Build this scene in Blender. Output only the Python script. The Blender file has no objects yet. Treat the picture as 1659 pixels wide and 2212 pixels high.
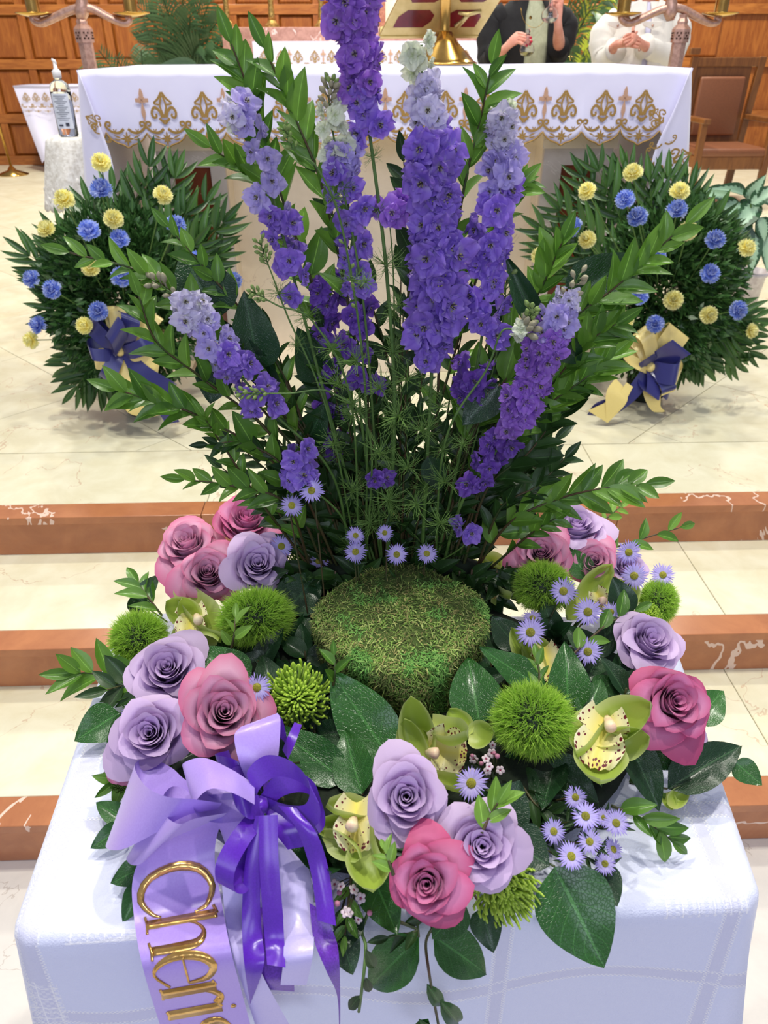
import bpy, math, random
from mathutils import Vector, Matrix, noise
V = Vector
rad = math.radians
SC = bpy.context.scene
COL = SC.collection
rnd = random.Random(7)

# ------------------------------------------------------------------ camera, world, lights, exposure
F = 1610.0
CAM = V((0, 0, 1.204))
CR = Matrix.Rotation(rad(-1.7), 3, 'Z') @ Matrix.Rotation(rad(90 - 31.87), 3, 'X') @ Matrix.Rotation(rad(-0.15), 3, 'Z')
cd = bpy.data.cameras.new('camera')
cam = bpy.data.objects.new('camera', cd); COL.objects.link(cam)
cam.matrix_world = Matrix.Translation(CAM) @ CR.to_4x4()
cd.sensor_fit = 'VERTICAL'; cd.sensor_height = 36.0; cd.sensor_width = 27.0
cd.lens = F / 2212 * 36.0
cd.clip_start = 0.02
cd.dof.use_dof = True; cd.dof.focus_distance = 1.0; cd.dof.aperture_fstop = 10.0
SC.camera = cam

w = bpy.data.worlds.new('World'); SC.world = w; w.use_nodes = True
bg = w.node_tree.nodes['Background']
bg.inputs[0].default_value = (0.65, 0.66, 0.84, 1); bg.inputs[1].default_value = 0.42

def lamp(x, y, z, power, size, col=(1, 0.97, 0.86), tx=None, ty=None, spread=180):
    l = bpy.data.lights.new('ceiling_or_fill_light', 'AREA'); l.shape = 'DISK'; l.size = size; l.energy = power; l.color = col
    l.spread = rad(spread)
    o = bpy.data.objects.new('ceiling_or_fill_light', l); COL.objects.link(o); o.location = (x, y, z)
    d = V((x if tx is None else tx, y if ty is None else ty, 0)) - V((x, y, z))
    o.rotation_euler = d.to_track_quat('-Z', 'Y').to_euler()
    return o
lamp(-1.0, 1.7, 4.6, 66, 0.16)
lamp(1.2, 1.5, 4.6, 66, 0.16)
lamp(0.1, 0.7, 4.6, 42, 0.16)
lamp(-1.7, 3.4, 5.0, 55, 0.25)
lamp(1.8, 3.4, 5.0, 55, 0.25)
lamp(-2.6, 7.4, 5.0, 190, 0.5, tx=-2.6, ty=8.8)
lamp(0.6, 7.0, 5.0, 200, 0.5, tx=0.6, ty=8.6)
lamp(3.2, 7.2, 5.0, 190, 0.5, tx=3.2, ty=8.8)
# added front fill for the cloth drops, cool as daylight from behind the camera
lamp(-1.6, -4.5, 3.4, 70, 2.6, (0.74, 0.80, 1.0), tx=0, ty=2.5)
lamp(1.8, -4.5, 3.4, 56, 2.6, (0.74, 0.80, 1.0), tx=0, ty=2.5)
SC.view_settings.view_transform = 'Standard'; SC.view_settings.look = 'None'
SC.view_settings.gamma = 1; SC.view_settings.use_curve_mapping = False
SC.view_settings.exposure = 0.08

# ------------------------------------------------------------------ pixel rays -> places in the room
def ray(px, py): return CR @ V(((px - 829.5) / F, (1106 - py) / F, -1))
def at(px, py, Y):
    r = ray(px, py); return CAM + r * (Y / r.y)
def pz(px, py, Z):
    r = ray(px, py); return CAM + r * ((Z - CAM.z) / r.z)
TZ = 0.484                                   # top of the front table
def T(px, py, h): return pz(px, py, TZ + h)
CRT = CR.transposed()
def mpp(p): return -(CRT @ (p - CAM)).z / F   # metres per photo pixel at a point
RIGHT = CR @ V((1, 0, 0)); UPV = CR @ V((0, 1, 0)); BACK = CR @ V((0, 0, 1))
def tocam(p): return (CAM - p).normalized()

# ------------------------------------------------------------------ mesh helpers
WM = {}
def lerp(a, b, t): return a + (b - a) * t
def smooth(a, b, x):
    x = max(0, min(1, (x - a) / (b - a))); return x * x * (3 - 2 * x)
def mix3(a, b, t): return tuple(a[i] + (b[i] - a[i]) * t for i in range(3))
def srgb(r, g, b):
    f = lambda c: (c / 255 / 12.92) if c / 255 <= 0.04045 else ((c / 255 + 0.055) / 1.055) ** 2.4
    return (f(r), f(g), f(b))
def spline(P, n):
    """Catmull-Rom through points (Vectors or tuples), n samples"""
    P = [V(p) for p in P]; out = []; m = len(P) - 1
    for i in range(n):
        t = i / (n - 1) * m; k = min(int(t), m - 1); u = t - k
        a = P[k - 1] if k > 0 else P[0] * 2 - P[1]; b = P[k]; c = P[k + 1]
        d = P[k + 2] if k + 2 <= m else P[m] * 2 - P[m - 1]
        out.append(0.5 * ((2 * b) + (c - a) * u + (2 * a - 5 * b + 4 * c - d) * u * u + (3 * b - a - 3 * c + d) * u ** 3))
    return out
def frame(o, z, up=V((0, 0, 1)), s=1.0, roll=0.0, sx=None):
    """matrix with local Z along z, local Y near up"""
    z = z.normalized(); x = up.cross(z)
    if x.length < 1e-4: x = V((1, 0, 0)).cross(z)
    x.normalize(); y = z.cross(x)
    m = Matrix((x, y, z)).transposed()
    if roll: m = m @ Matrix.Rotation(roll, 3, 'Z')
    if sx is None: sx = (s, s, s)
    m = m @ Matrix.Diagonal(V(sx))
    return Matrix.Translation(o) @ m.to_4x4()

class MB:
    def __init__(s): s.v = []; s.f = []; s.c = []; s.u = []
    def vert(s, p, c=None, u=None):
        s.v.append(tuple(p)); s.c.append(c or (1, 1, 1)); s.u.append(u or (0, 0, 0)); return len(s.v) - 1
    def grid(s, fn, nu, nv, col=None, closeu=False):
        b = len(s.v)
        for j in range(nv + 1):
            for i in range(nu + (0 if closeu else 1)):
                a = i / nu; d = j / nv
                s.vert(fn(a, d), col(a, d) if col else None, (a, d, 0))
        w = nu if closeu else nu + 1
        for j in range(nv):
            for i in range(nu):
                i2 = (i + 1) % w
                s.f.append((b + j * w + i, b + j * w + i2, b + (j + 1) * w + i2, b + (j + 1) * w + i))
        return s
    def box(s, c, d, rot=None, col=None):
        c = V(c); b = len(s.v)
        for x, y, z in ((-1, -1, -1), (1, -1, -1), (1, 1, -1), (-1, 1, -1), (-1, -1, 1), (1, -1, 1), (1, 1, 1), (-1, 1, 1)):
            q = V((x * d[0] / 2, y * d[1] / 2, z * d[2] / 2))
            if rot is not None: q = rot @ q
            s.vert(c + q, col)
        for q in ((0, 3, 2, 1), (4, 5, 6, 7), (0, 1, 5, 4), (1, 2, 6, 5), (2, 3, 7, 6), (3, 0, 4, 7)):
            s.f.append(tuple(b + k for k in q))
        return s
    def hexa(s, P, col=None):
        b = len(s.v)
        for q in P: s.vert(q, col)
        for q in ((0, 3, 2, 1), (4, 5, 6, 7), (0, 1, 5, 4), (1, 2, 6, 5), (2, 3, 7, 6), (3, 0, 4, 7)):
            s.f.append(tuple(b + k for k in q))
        return s
    def tube(s, P, r, n=6, col=None, cap=True):
        P = [V(p) for p in P]; m = len(P); b = len(s.v)
        if not hasattr(r, '__len__'): r = [r] * m
        up = V((0, 0, 1)); t0 = (P[1] - P[0]).normalized()
        if abs(t0.dot(up)) > 0.95: up = V((1, 0, 0))
        x = up.cross(t0).normalized()
        for k in range(m):
            t = (P[min(k + 1, m - 1)] - P[max(k - 1, 0)])
            t = t.normalized() if t.length > 1e-9 else t0
            x = (x - t * x.dot(t)); x = x.normalized() if x.length > 1e-6 else V((1, 0, 0)); y = t.cross(x)
            for i in range(n):
                a = 2 * math.pi * i / n
                s.vert(P[k] + (x * math.cos(a) + y * math.sin(a)) * r[k], col(k / (m - 1)) if callable(col) else col, (i / n, k / (m - 1), 0))
        for k in range(m - 1):
            for i in range(n):
                j = (i + 1) % n
                s.f.append((b + k * n + i, b + k * n + j, b + (k + 1) * n + j, b + (k + 1) * n + i))
        if cap:
            s.f.append(tuple(b + i for i in reversed(range(n)))); s.f.append(tuple(b + (m - 1) * n + i for i in range(n)))
        return s
    def lathe(s, prof, n=24, M=None, col=None, sq=1.0):
        """prof: (r, z) list"""
        b = len(s.v)
        for k, (r, z) in enumerate(prof):
            for i in range(n):
                a = 2 * math.pi * (i + 0.5) / n; p = V((r * math.cos(a), r * math.sin(a) * sq, z))
                s.vert(M @ p if M else p, col, (i / n, k / len(prof), 0))
        for k in range(len(prof) - 1):
            for i in range(n):
                j = (i + 1) % n
                s.f.append((b + k * n + i, b + k * n + j, b + (k + 1) * n + j, b + (k + 1) * n + i))
        s.f.append(tuple(b + i for i in reversed(range(n)))); s.f.append(tuple(b + (len(prof) - 1) * n + i for i in range(n)))
        return s
    def prism(s, pts, o, x, y, d):
        """polygon pts (a, b) in the plane o + a x + b y, given depth vector d"""
        b = len(s.v); n = len(pts)
        for q in (V((0, 0, 0)), d):
            for a, c in pts: s.vert(o + x * a + y * c + q)
        s.f.append(tuple(b + i for i in range(n))); s.f.append(tuple(b + n + i for i in reversed(range(n))))
        for i in range(n):
            j = (i + 1) % n; s.f.append((b + i, b + n + i, b + n + j, b + j))
        return s
    def mesh(s, name, mat, flat=False):
        me = bpy.data.meshes.new(name); me.from_pydata(s.v, [], s.f)
        a = me.attributes.new('Col', 'FLOAT_COLOR', 'POINT')
        a.data.foreach_set('color', [k for c in s.c for k in (c[0], c[1], c[2], 1.0)])
        a = me.attributes.new('uvw', 'FLOAT_VECTOR', 'POINT')
        a.data.foreach_set('vector', [k for c in s.u for k in c])
        if mat is not None: me.materials.append(mat)
        if not flat: me.polygons.foreach_set('use_smooth', [True] * len(me.polygons))
        me.update(); return me

def obj(name, me, parent=None, M=None, label=None):
    o = bpy.data.objects.new(name, me); COL.objects.link(o)
    if M is None: M = Matrix.Identity(4)
    if parent is not None:
        o.parent = parent; o.matrix_parent_inverse = WM[parent.name].inverted()
    o.matrix_basis = M; WM[o.name] = M
    if label: o['label'] = label
    return o
def tag(o, label, cat, group=None, kind=None):
    if label: o['label'] = label
    if cat: o['category'] = cat
    if group: o['group'] = group
    if kind: o['kind'] = kind
    return o
def thing(name, loc, label, cat, group=None):
    o = bpy.data.objects.new(name, None); COL.objects.link(o); o.empty_display_size = 0.02
    o.location = loc; WM[o.name] = Matrix.Translation(V(loc)); return tag(o, label, cat, group)
def bevel(o, w=0.003, seg=2):
    m = o.modifiers.new('bevel', 'BEVEL'); m.width = w; m.segments = seg; m.limit_method = 'ANGLE'; return o
def solid(o, t):
    m = o.modifiers.new('solid', 'SOLIDIFY'); m.thickness = t; m.offset = 0; return o
def struct(o): o['kind'] = 'structure'; return o

# ------------------------------------------------------------------ materials
def newmat(name):
    m = bpy.data.materials.new(name); m.use_nodes = True; nt = m.node_tree
    b = nt.nodes['Principled BSDF']; return m, nt, b
def nd(nt, t, **k):
    n = nt.nodes.new(t)
    for a, v in k.items(): setattr(n, a, v)
    return n
def coords(nt, mode='Object'):
    return nd(nt, 'ShaderNodeTexCoord').outputs[mode]
def noise_tex(nt, vec, scale, detail=4, rough=0.6, dist=0.0):
    n = nd(nt, 'ShaderNodeTexNoise'); n.inputs['Scale'].default_value = scale; n.inputs['Detail'].default_value = detail
    n.inputs['Roughness'].default_value = rough; n.inputs['Distortion'].default_value = dist
    nt.links.new(vec, n.inputs['Vector']); return n.outputs['Fac']
def ramp(nt, fac, stops, interp='LINEAR'):
    r = nd(nt, 'ShaderNodeValToRGB'); r.color_ramp.interpolation = interp; e = r.color_ramp.elements
    e[0].position = stops[0][0]; e[0].color = (*stops[0][1], 1); e[1].position = stops[-1][0]; e[1].color = (*stops[-1][1], 1)
    for p, c in stops[1:-1]:
        q = e.new(p); q.color = (*c, 1)
    nt.links.new(fac, r.inputs[0]); return r.outputs[0]
def mixc(nt, fac, a, b, mode='MIX'):
    n = nd(nt, 'ShaderNodeMix', data_type='RGBA', blend_type=mode)
    for s, v in ((n.inputs[0], fac), (n.inputs[6], a), (n.inputs[7], b)):
        if hasattr(v, 'is_output'): nt.links.new(v, s)
        elif isinstance(v, (int, float)): s.default_value = v
        else: s.default_value = (*v, 1)
    return n.outputs[2]
def math_(nt, op, a, b=None):
    n = nd(nt, 'ShaderNodeMath', operation=op)
    for s, v in ((n.inputs[0], a), (n.inputs[1], b)):
        if v is None: continue
        if hasattr(v, 'is_output'): nt.links.new(v, s)
        else: s.default_value = v
    return n.outputs[0]
def bump(nt, b, h, strength=0.3, dist=0.01):
    n = nd(nt, 'ShaderNodeBump'); n.inputs['Strength'].default_value = strength; n.inputs['Distance'].default_value = dist
    nt.links.new(h, n.inputs['Height']); nt.links.new(n.outputs[0], b.inputs['Normal'])
def plain(name, col, rough=0.5, metal=0.0, col2=None, scale=20, bmp=0.0, coat=0.0, sheen=0.0):
    m, nt, b = newmat(name)
    b.inputs['Roughness'].default_value = rough; b.inputs['Metallic'].default_value = metal
    b.inputs['Coat Weight'].default_value = coat; b.inputs['Sheen Weight'].default_value = sheen
    f = noise_tex(nt, coords(nt), scale)
    c2 = col2 or tuple(x * 0.85 for x in col)
    nt.links.new(ramp(nt, f, [(0.35, col), (0.65, c2)]), b.inputs['Base Color'])
    if bmp: bump(nt, b, f, bmp, 0.003)
    return m
def translucent(nt, b, colsock, amt):
    t = nd(nt, 'ShaderNodeBsdfTranslucent'); nt.links.new(colsock, t.inputs['Color'])
    mx = nd(nt, 'ShaderNodeMixShader'); mx.inputs[0].default_value = amt
    nt.links.new(b.outputs[0], mx.inputs[1]); nt.links.new(t.outputs[0], mx.inputs[2])
    nt.links.new(mx.outputs[0], nt.nodes['Material Output'].inputs['Surface'])
def petal_mat(name, rough=0.5, amt=0.25, bmp=0.15, scale=900, vary=0.12):
    m, nt, b = newmat(name)
    a = nd(nt, 'ShaderNodeAttribute', attribute_name='Col').outputs['Color']
    oi = nd(nt, 'ShaderNodeObjectInfo').outputs['Random']
    h = nd(nt, 'ShaderNodeHueSaturation'); nt.links.new(a, h.inputs['Color'])
    nt.links.new(math_(nt, 'ADD', math_(nt, 'MULTIPLY', oi, vary * 2), 1 - vary), h.inputs['Value'])
    b.inputs['Roughness'].default_value = rough; b.inputs['Sheen Weight'].default_value = 0.15
    nt.links.new(h.outputs[0], b.inputs['Base Color'])
    f = noise_tex(nt, coords(nt), scale if scale < 300 else 60)
    bump(nt, b, f, bmp, 0.002); translucent(nt, b, h.outputs[0], amt); return m
def leaf_mat(name, c1, c2, rough=0.32, veins=9, vein=0.35, amt=0.18, coat=0.15):
    m, nt, b = newmat(name)
    uv = nd(nt, 'ShaderNodeAttribute', attribute_name='uvw').outputs['Vector']
    sx = nd(nt, 'ShaderNodeSeparateXYZ'); nt.links.new(uv, sx.inputs[0])
    ax = math_(nt, 'ABSOLUTE', math_(nt, 'SUBTRACT', math_(nt, 'MULTIPLY', sx.outputs[0], 2), 1))
    ph = math_(nt, 'SUBTRACT', math_(nt, 'MULTIPLY', sx.outputs[1], veins), math_(nt, 'MULTIPLY', ax, veins * 0.28))
    fr = math_(nt, 'ABSOLUTE', math_(nt, 'SUBTRACT', math_(nt, 'FRACT', ph), 0.5))
    lat = math_(nt, 'LESS_THAN', fr, 0.045); mid = math_(nt, 'LESS_THAN', ax, 0.045)
    v = math_(nt, 'MAXIMUM', math_(nt, 'MULTIPLY', lat, vein), mid)
    oi = nd(nt, 'ShaderNodeObjectInfo').outputs['Random']
    base = mixc(nt, oi, c1, c2)
    f = noise_tex(nt, coords(nt), 9, 5)
    base = mixc(nt, math_(nt, 'MULTIPLY', f, 0.35), base, tuple(x * 0.5 for x in c1))
    lt = tuple(min(1, x * 1.8 + 0.03) for x in c2)
    col = mixc(nt, math_(nt, 'MULTIPLY', v, 0.55), base, lt)
    nt.links.new(col, b.inputs['Base Color']); b.inputs['Roughness'].default_value = rough
    b.inputs['Coat Weight'].default_value = coat; b.inputs['Coat Roughness'].default_value = 0.2
    vo = nd(nt, 'ShaderNodeTexVoronoi', feature='DISTANCE_TO_EDGE'); vo.inputs['Scale'].default_value = 26
    nt.links.new(coords(nt), vo.inputs['Vector'])
    hh = math_(nt, 'ADD', math_(nt, 'MULTIPLY', v, -1.0), math_(nt, 'MULTIPLY', math_(nt, 'MINIMUM', vo.outputs[0], 0.12), 3.0 * vein))
    bump(nt, b, hh, 0.35, 0.01)
    translucent(nt, b, col, amt); return m
def wood_mat(name, c1, c2, sc=(6, 6, 0.7), rough=0.35):
    m, nt, b = newmat(name)
    mp = nd(nt, 'ShaderNodeMapping'); nt.links.new(coords(nt), mp.inputs[0]); mp.inputs['Scale'].default_value = sc
    f = noise_tex(nt, mp.outputs[0], 3, 6, 0.65, 1.2); g = noise_tex(nt, mp.outputs[0], 26, 3, 0.7)
    oi = nd(nt, 'ShaderNodeObjectInfo').outputs['Random']
    c = ramp(nt, f, [(0.3, c1), (0.48, mix3(c1, c2, 0.5)), (0.56, c2), (0.7, c1)])
    c = mixc(nt, math_(nt, 'MULTIPLY', g, 0.35), c, c2)
    c = mixc(nt, math_(nt, 'MULTIPLY', oi, 0.3), c, c2)
    nt.links.new(c, b.inputs['Base Color']); b.inputs['Roughness'].default_value = rough
    bump(nt, b, g, 0.08, 0.004); return m
def marble_mat(name, base, dark, vein, scale=3, vw=0.02, rough=0.25, mott=0.6):
    m, nt, b = newmat(name); co = coords(nt)
    oi = nd(nt, 'ShaderNodeObjectInfo').outputs['Random']
    ad = nd(nt, 'ShaderNodeVectorMath', operation='ADD'); cb = nd(nt, 'ShaderNodeCombineXYZ')
    nt.links.new(math_(nt, 'MULTIPLY', oi, 30), cb.inputs[0]); nt.links.new(math_(nt, 'MULTIPLY', oi, 17), cb.inputs[1])
    nt.links.new(co, ad.inputs[0]); nt.links.new(cb.outputs[0], ad.inputs[1])
    f = noise_tex(nt, ad.outputs[0], scale * 3, 8, 0.65, 0.4); g = noise_tex(nt, ad.outputs[0], scale, 5, 0.55, 0.8)
    c = mixc(nt, math_(nt, 'MULTIPLY', ramp(nt, f, [(0.38, (0, 0, 0)), (0.68, (1, 1, 1))]), mott), base, dark)
    vn = math_(nt, 'LESS_THAN', math_(nt, 'ABSOLUTE', math_(nt, 'SUBTRACT', g, 0.5)), vw * 0.22)
    gate = math_(nt, 'GREATER_THAN', noise_tex(nt, ad.outputs[0], scale * 0.7, 2), 0.5)
    c = mixc(nt, math_(nt, 'MULTIPLY', math_(nt, 'MULTIPLY', vn, gate), 0.8), c, vein)
    nt.links.new(c, b.inputs['Base Color']); b.inputs['Roughness'].default_value = rough
    return m

cream = marble_mat('cream_marble', srgb(232, 227, 200), srgb(214, 205, 170), srgb(205, 180, 150), 2.2, 0.012, 0.3, 0.8)
rosso = marble_mat('orange_marble', srgb(188, 124, 82), srgb(158, 98, 66), srgb(238, 214, 196), 2.0, 0.03, 0.2, 0.8)
pinkm = marble_mat('pink_marble', srgb(186, 140, 124), srgb(150, 105, 92), srgb(225, 205, 195), 8, 0.08, 0.25, 0.9)
redm = marble_mat('red_marble', srgb(120, 62, 42), srgb(92, 46, 32), srgb(170, 120, 100), 5, 0.02, 0.2, 0.7)
limestone = marble_mat('beige_limestone', srgb(240, 226, 202), srgb(224, 208, 184), srgb(200, 180, 160), 3, 0.01, 0.4, 0.6)
greystone = marble_mat('grey_stone', srgb(200, 190, 182), srgb(180, 168, 160), srgb(220, 212, 204), 5, 0.02, 0.4, 0.6)
joint = plain('joint', srgb(196, 184, 164), 0.8)
floorgrey = marble_mat('pale_floor', srgb(222, 216, 208), srgb(200, 194, 188), srgb(190, 180, 170), 3, 0.01, 0.4, 0.5)
oak = wood_mat('oak', srgb(190, 118, 50), srgb(138, 74, 26))
oak_rail = wood_mat('oak_rail', srgb(194, 124, 56), srgb(146, 82, 32), (0.7, 6, 6))
oak_chair = wood_mat('oak_chair', srgb(142, 92, 46), srgb(104, 62, 30))
leather = plain('leather', srgb(126, 76, 48), 0.45, bmp=0.2, scale=80)
brass = plain('brass', srgb(206, 168, 92), 0.22, 1.0, srgb(180, 138, 66), 12)
gold_plate = plain('satin_gold', srgb(206, 188, 128), 0.42, 0.75, srgb(190, 170, 108), 20)
bronze = plain('bronze', srgb(206, 168, 152), 0.35, 0.6, srgb(176, 138, 122), 60, 0.2)
bronze_dark = plain('dark_bronze', srgb(84, 56, 46), 0.4, 0.8)
linen = plain('white_linen', srgb(226, 224, 248), 0.75, 0, srgb(218, 216, 244), 3, 0.05, sheen=0.3)
lace = plain('lace', srgb(240, 238, 232), 0.85, 0, srgb(205, 200, 190), 60, 0.9)
gold_thread = plain('gold_thread', srgb(186, 148, 78), 0.45, 0.25, srgb(150, 116, 56), 140, 0.4)
pink_thread = plain('pink_thread', srgb(206, 160, 150), 0.5, 0.1, srgb(186, 150, 100), 200)
foil = plain('gold_foil', srgb(250, 208, 130), 0.2, 0.9, srgb(200, 150, 70), 18, 0.5)
red_panel = plain('red_enamel', srgb(120, 22, 34), 0.25, 0, srgb(80, 14, 24), 6, coat=0.4)
black_knit = plain('black_knit', srgb(22, 21, 24), 0.85, 0, srgb(16, 15, 18), 60, 0.2)
sage_knit = plain('sage_knit', srgb(176, 180, 152), 0.85, 0, srgb(164, 168, 140), 90, 0.2)
denim = plain('white_denim', srgb(238, 234, 228), 0.8, 0, srgb(226, 222, 216), 8, 0.3)
skin = plain('skin', srgb(222, 160, 138), 0.5, 0, srgb(208, 138, 118), 30)
hairm = plain('hair', srgb(150, 120, 84), 0.6, 0, srgb(100, 76, 50), 60)
trousers = plain('dark_trousers', srgb(40, 40, 52), 0.8)
nailm = plain('nail_polish', srgb(200, 26, 54), 0.2)
plasticw = plain('white_plastic', srgb(238, 238, 238), 0.4)
labelm = plain('bottle_label', srgb(214, 220, 232), 0.5)
inkm = plain('label_ink', srgb(120, 126, 140), 0.6)
inkd = plain('label_dark', srgb(50, 52, 70), 0.6)
ceramic = plain('ceramic', srgb(222, 214, 214), 0.3, 0, srgb(196, 184, 186), 40, 0.3)
soil = plain('soil', srgb(58, 44, 32), 0.9, bmp=0.6)
foamg = plain('foam_green', srgb(22, 36, 16), 0.9, 0, srgb(14, 24, 12), 80, 0.6)
stemg = plain('stem_green', srgb(96, 130, 60), 0.5, 0, srgb(72, 104, 44), 60)
stemd = plain('stem_dark', srgb(58, 76, 36), 0.5, 0, srgb(84, 60, 40), 30)
def glass(name, col=(1, 1, 1), rough=0.0, ior=1.45):
    m, nt, b = newmat(name); b.inputs['Transmission Weight'].default_value = 1.0
    b.inputs['Base Color'].default_value = (*col, 1); b.inputs['Roughness'].default_value = rough; b.inputs['IOR'].default_value = ior; return m
clear = glass('clear_glass'); gel = glass('clear_gel', (0.95, 0.97, 1), 0, 1.2); wine = glass('pale_wine', (0.85, 0.75, 0.35), 0, 1.33)
def satin(name, c1, c2, rough=0.3):
    m, nt, b = newmat(name)
    mp = nd(nt, 'ShaderNodeMapping'); nt.links.new(coords(nt), mp.inputs[0]); mp.inputs['Scale'].default_value = (600, 600, 600)
    f = noise_tex(nt, mp.outputs[0], 1, 2)
    nt.links.new(ramp(nt, f, [(0.3, c1), (0.7, c2)]), b.inputs['Base Color'])
    b.inputs['Roughness'].default_value = rough; b.inputs['Anisotropic'].default_value = 0.5
    b.inputs['Specular IOR Level'].default_value = 0.7; b.inputs['Sheen Weight'].default_value = 0.2
    bump(nt, b, f, 0.04, 0.0005); return m
lav_satin = satin('lavender_satin', srgb(184, 156, 236), srgb(176, 146, 230), 0.32)
pale_satin = satin('pale_lavender_satin', srgb(206, 196, 244), srgb(198, 188, 240), 0.32)
pur_satin = satin('purple_satin', srgb(96, 36, 186), srgb(86, 28, 172), 0.28)
shim_satin = satin('shimmer_purple', srgb(110, 50, 186), srgb(84, 28, 150), 0.35)
navy_satin = satin('navy_satin', srgb(36, 38, 110), srgb(30, 32, 96), 0.3)
yel_satin = satin('yellow_satin', srgb(236, 216, 138), srgb(228, 206, 122), 0.35)
petal = petal_mat('petal'); petal_t = petal_mat('thin_petal', 0.45, 0.35, 0.1)
waxy = petal_mat('waxy_petal', 0.35, 0.3, 0.05, 900, 0.08)
bristle = petal_mat('bristle', 0.5, 0.3, 0.0, 900, 0.05)
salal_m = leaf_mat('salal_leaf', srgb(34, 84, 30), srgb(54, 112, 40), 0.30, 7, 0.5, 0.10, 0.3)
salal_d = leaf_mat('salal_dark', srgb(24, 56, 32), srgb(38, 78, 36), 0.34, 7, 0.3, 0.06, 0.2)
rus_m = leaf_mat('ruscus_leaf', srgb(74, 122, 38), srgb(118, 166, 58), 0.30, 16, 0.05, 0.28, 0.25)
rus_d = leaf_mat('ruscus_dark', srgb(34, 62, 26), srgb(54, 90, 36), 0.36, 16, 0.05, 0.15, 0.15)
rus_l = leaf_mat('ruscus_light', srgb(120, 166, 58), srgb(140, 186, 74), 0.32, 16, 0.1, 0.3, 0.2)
palm_m = leaf_mat('palm_leaflet', srgb(54, 94, 46), srgb(92, 134, 64), 0.35, 2, 0.05, 0.15, 0.2)
palm_far = leaf_mat('palm_far', srgb(34, 62, 30), srgb(54, 84, 42), 0.4, 2, 0.05, 0.15)
palm_yel = leaf_mat('palm_yellow', srgb(150, 180, 50), srgb(186, 214, 66), 0.4, 2, 0.05, 0.3)

# ------------------------------------------------------------------ floor of the sanctuary and its steps
S = 0.14
D1, D2, D3 = 1.942, 1.51, 1.08
XL, XR = -7.5, 7.5
fl = thing('floor', (0, 6, 0), None, None); struct(fl)
obj('joint_bed', MB().box((0, 6.7, -0.03), (15, 8.7, 0.05)).mesh('joint_bed', joint), fl)
G = 0.0022
def slab(x0, x1, y0, y1, zt, th, m, parent, name='tile'):
    me = MB().box(((x0 + x1) / 2, (y0 + y1) / 2, zt - th / 2), (x1 - x0 - G, y1 - y0 - G, th)).mesh(name, m, True)
    return bevel(obj(name, me, parent), 0.0015, 1)
# border strip of oblong slabs in front of the diagonal field
YB = 2.37
px_j = [-4.7, -3.55, -2.45, -1.55, -0.495, 0.78, 1.95, 3.1, 4.3]
for a, b_ in zip([-5.9] + px_j, px_j + [5.5]): slab(a, b_, D1 + 0.075, YB, 0, 0.02, cream, fl)
# diagonal tiles, cut off along the border
TS = 0.62
tile_cache = {}
def clip(poly, y):
    out = []
    for i in range(len(poly)):
        a, b = poly[i], poly[(i + 1) % len(poly)]
        if a[1] >= y: out.append(a)
        if (a[1] >= y) != (b[1] >= y):
            t = (y - a[1]) / (b[1] - a[1]); out.append((a[0] + (b[0] - a[0]) * t, y))
    return out
hd = TS / math.sqrt(2)
for i in range(-9, 10):
    for j in range(-1, 22):
        cx = i * 2 * hd + (j % 2) * hd - 0.27; cy = YB + 0.1 + j * hd
        if cy > 10.3 or abs(cx) > 7: continue
        r = hd - G * 0.9
        p = clip([(cx - r, cy), (cx, cy - r), (cx + r, cy), (cx, cy + r)], YB + G)
        if len(p) < 3: continue
        full = len(p) == 4 and cy - r > YB + G
        if full:
            if 'f' not in tile_cache:
                tile_cache['f'] = MB().prism([(-r, 0), (0, -r), (r, 0), (0, r)], V((0, 0, 0)), V((1, 0, 0)), V((0, 1, 0)), V((0, 0, -0.02))).mesh('tile', cream, True)
                tile_cache['f'].flip_normals()
            o = obj('tile', tile_cache['f'], fl, Matrix.Translation((cx, cy, 0)))
        else:
            me = MB().prism([(x - cx, y - cy) for x, y in p], V((0, 0, 0)), V((1, 0, 0)), V((0, 1, 0)), V((0, 0, -0.02))).mesh('tile', cream, True)
            me.flip_normals(); o = obj('tile', me, fl, Matrix.Translation((cx, cy, 0)))
# three steps: orange marble nosing and riser, cream tread
for k, (d, dn) in enumerate(((D1, D2), (D2, D3), (D3, 0.0))):
    z = -S * k
    st = thing('step', (0, d, z - S), None, None); struct(st)
    js = [(-5.9, -3.0), (-3.0, -0.50), (-0.50, 0.79), (0.79, 3.2), (3.2, 5.5)] if k == 0 else [(-5.9, -2.4), (-2.4, 0.1), (0.1, 2.5), (2.5, 5.5)]
    for a, b_ in js:
        me = MB().box(((a + b_) / 2, d + 0.035, z - 0.012), (b_ - a - G, 0.08, 0.026)).mesh('nosing', rosso, True)
        bevel(obj('nosing', me, st), 0.002)
        me = MB().box(((a + b_) / 2, d + 0.025, z - 0.026 - (S - 0.026) / 2), (b_ - a - G, 0.04, S - 0.028)).mesh('riser', rosso, True)
        obj('riser', me, st)
    if k < 2:
        for a, b_ in [(-5.9, -3.1), (-3.1, -0.56), (-0.56, 1.0), (1.0, 3.0), (3.0, 5.5)]: slab(a, b_, dn + 0.075, d + 0.015, z - S, 0.02, cream, st, 'tread')
lf = thing('floor', (0, 0, -3 * S), None, None); struct(lf)
for i in range(-6, 6):
    for j in range(3): slab(i * 0.6, i * 0.6 + 0.6, D3 + 0.02 - (j + 1) * 0.6, D3 + 0.02 - j * 0.6, -3 * S, 0.02, floorgrey, lf)

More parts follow.
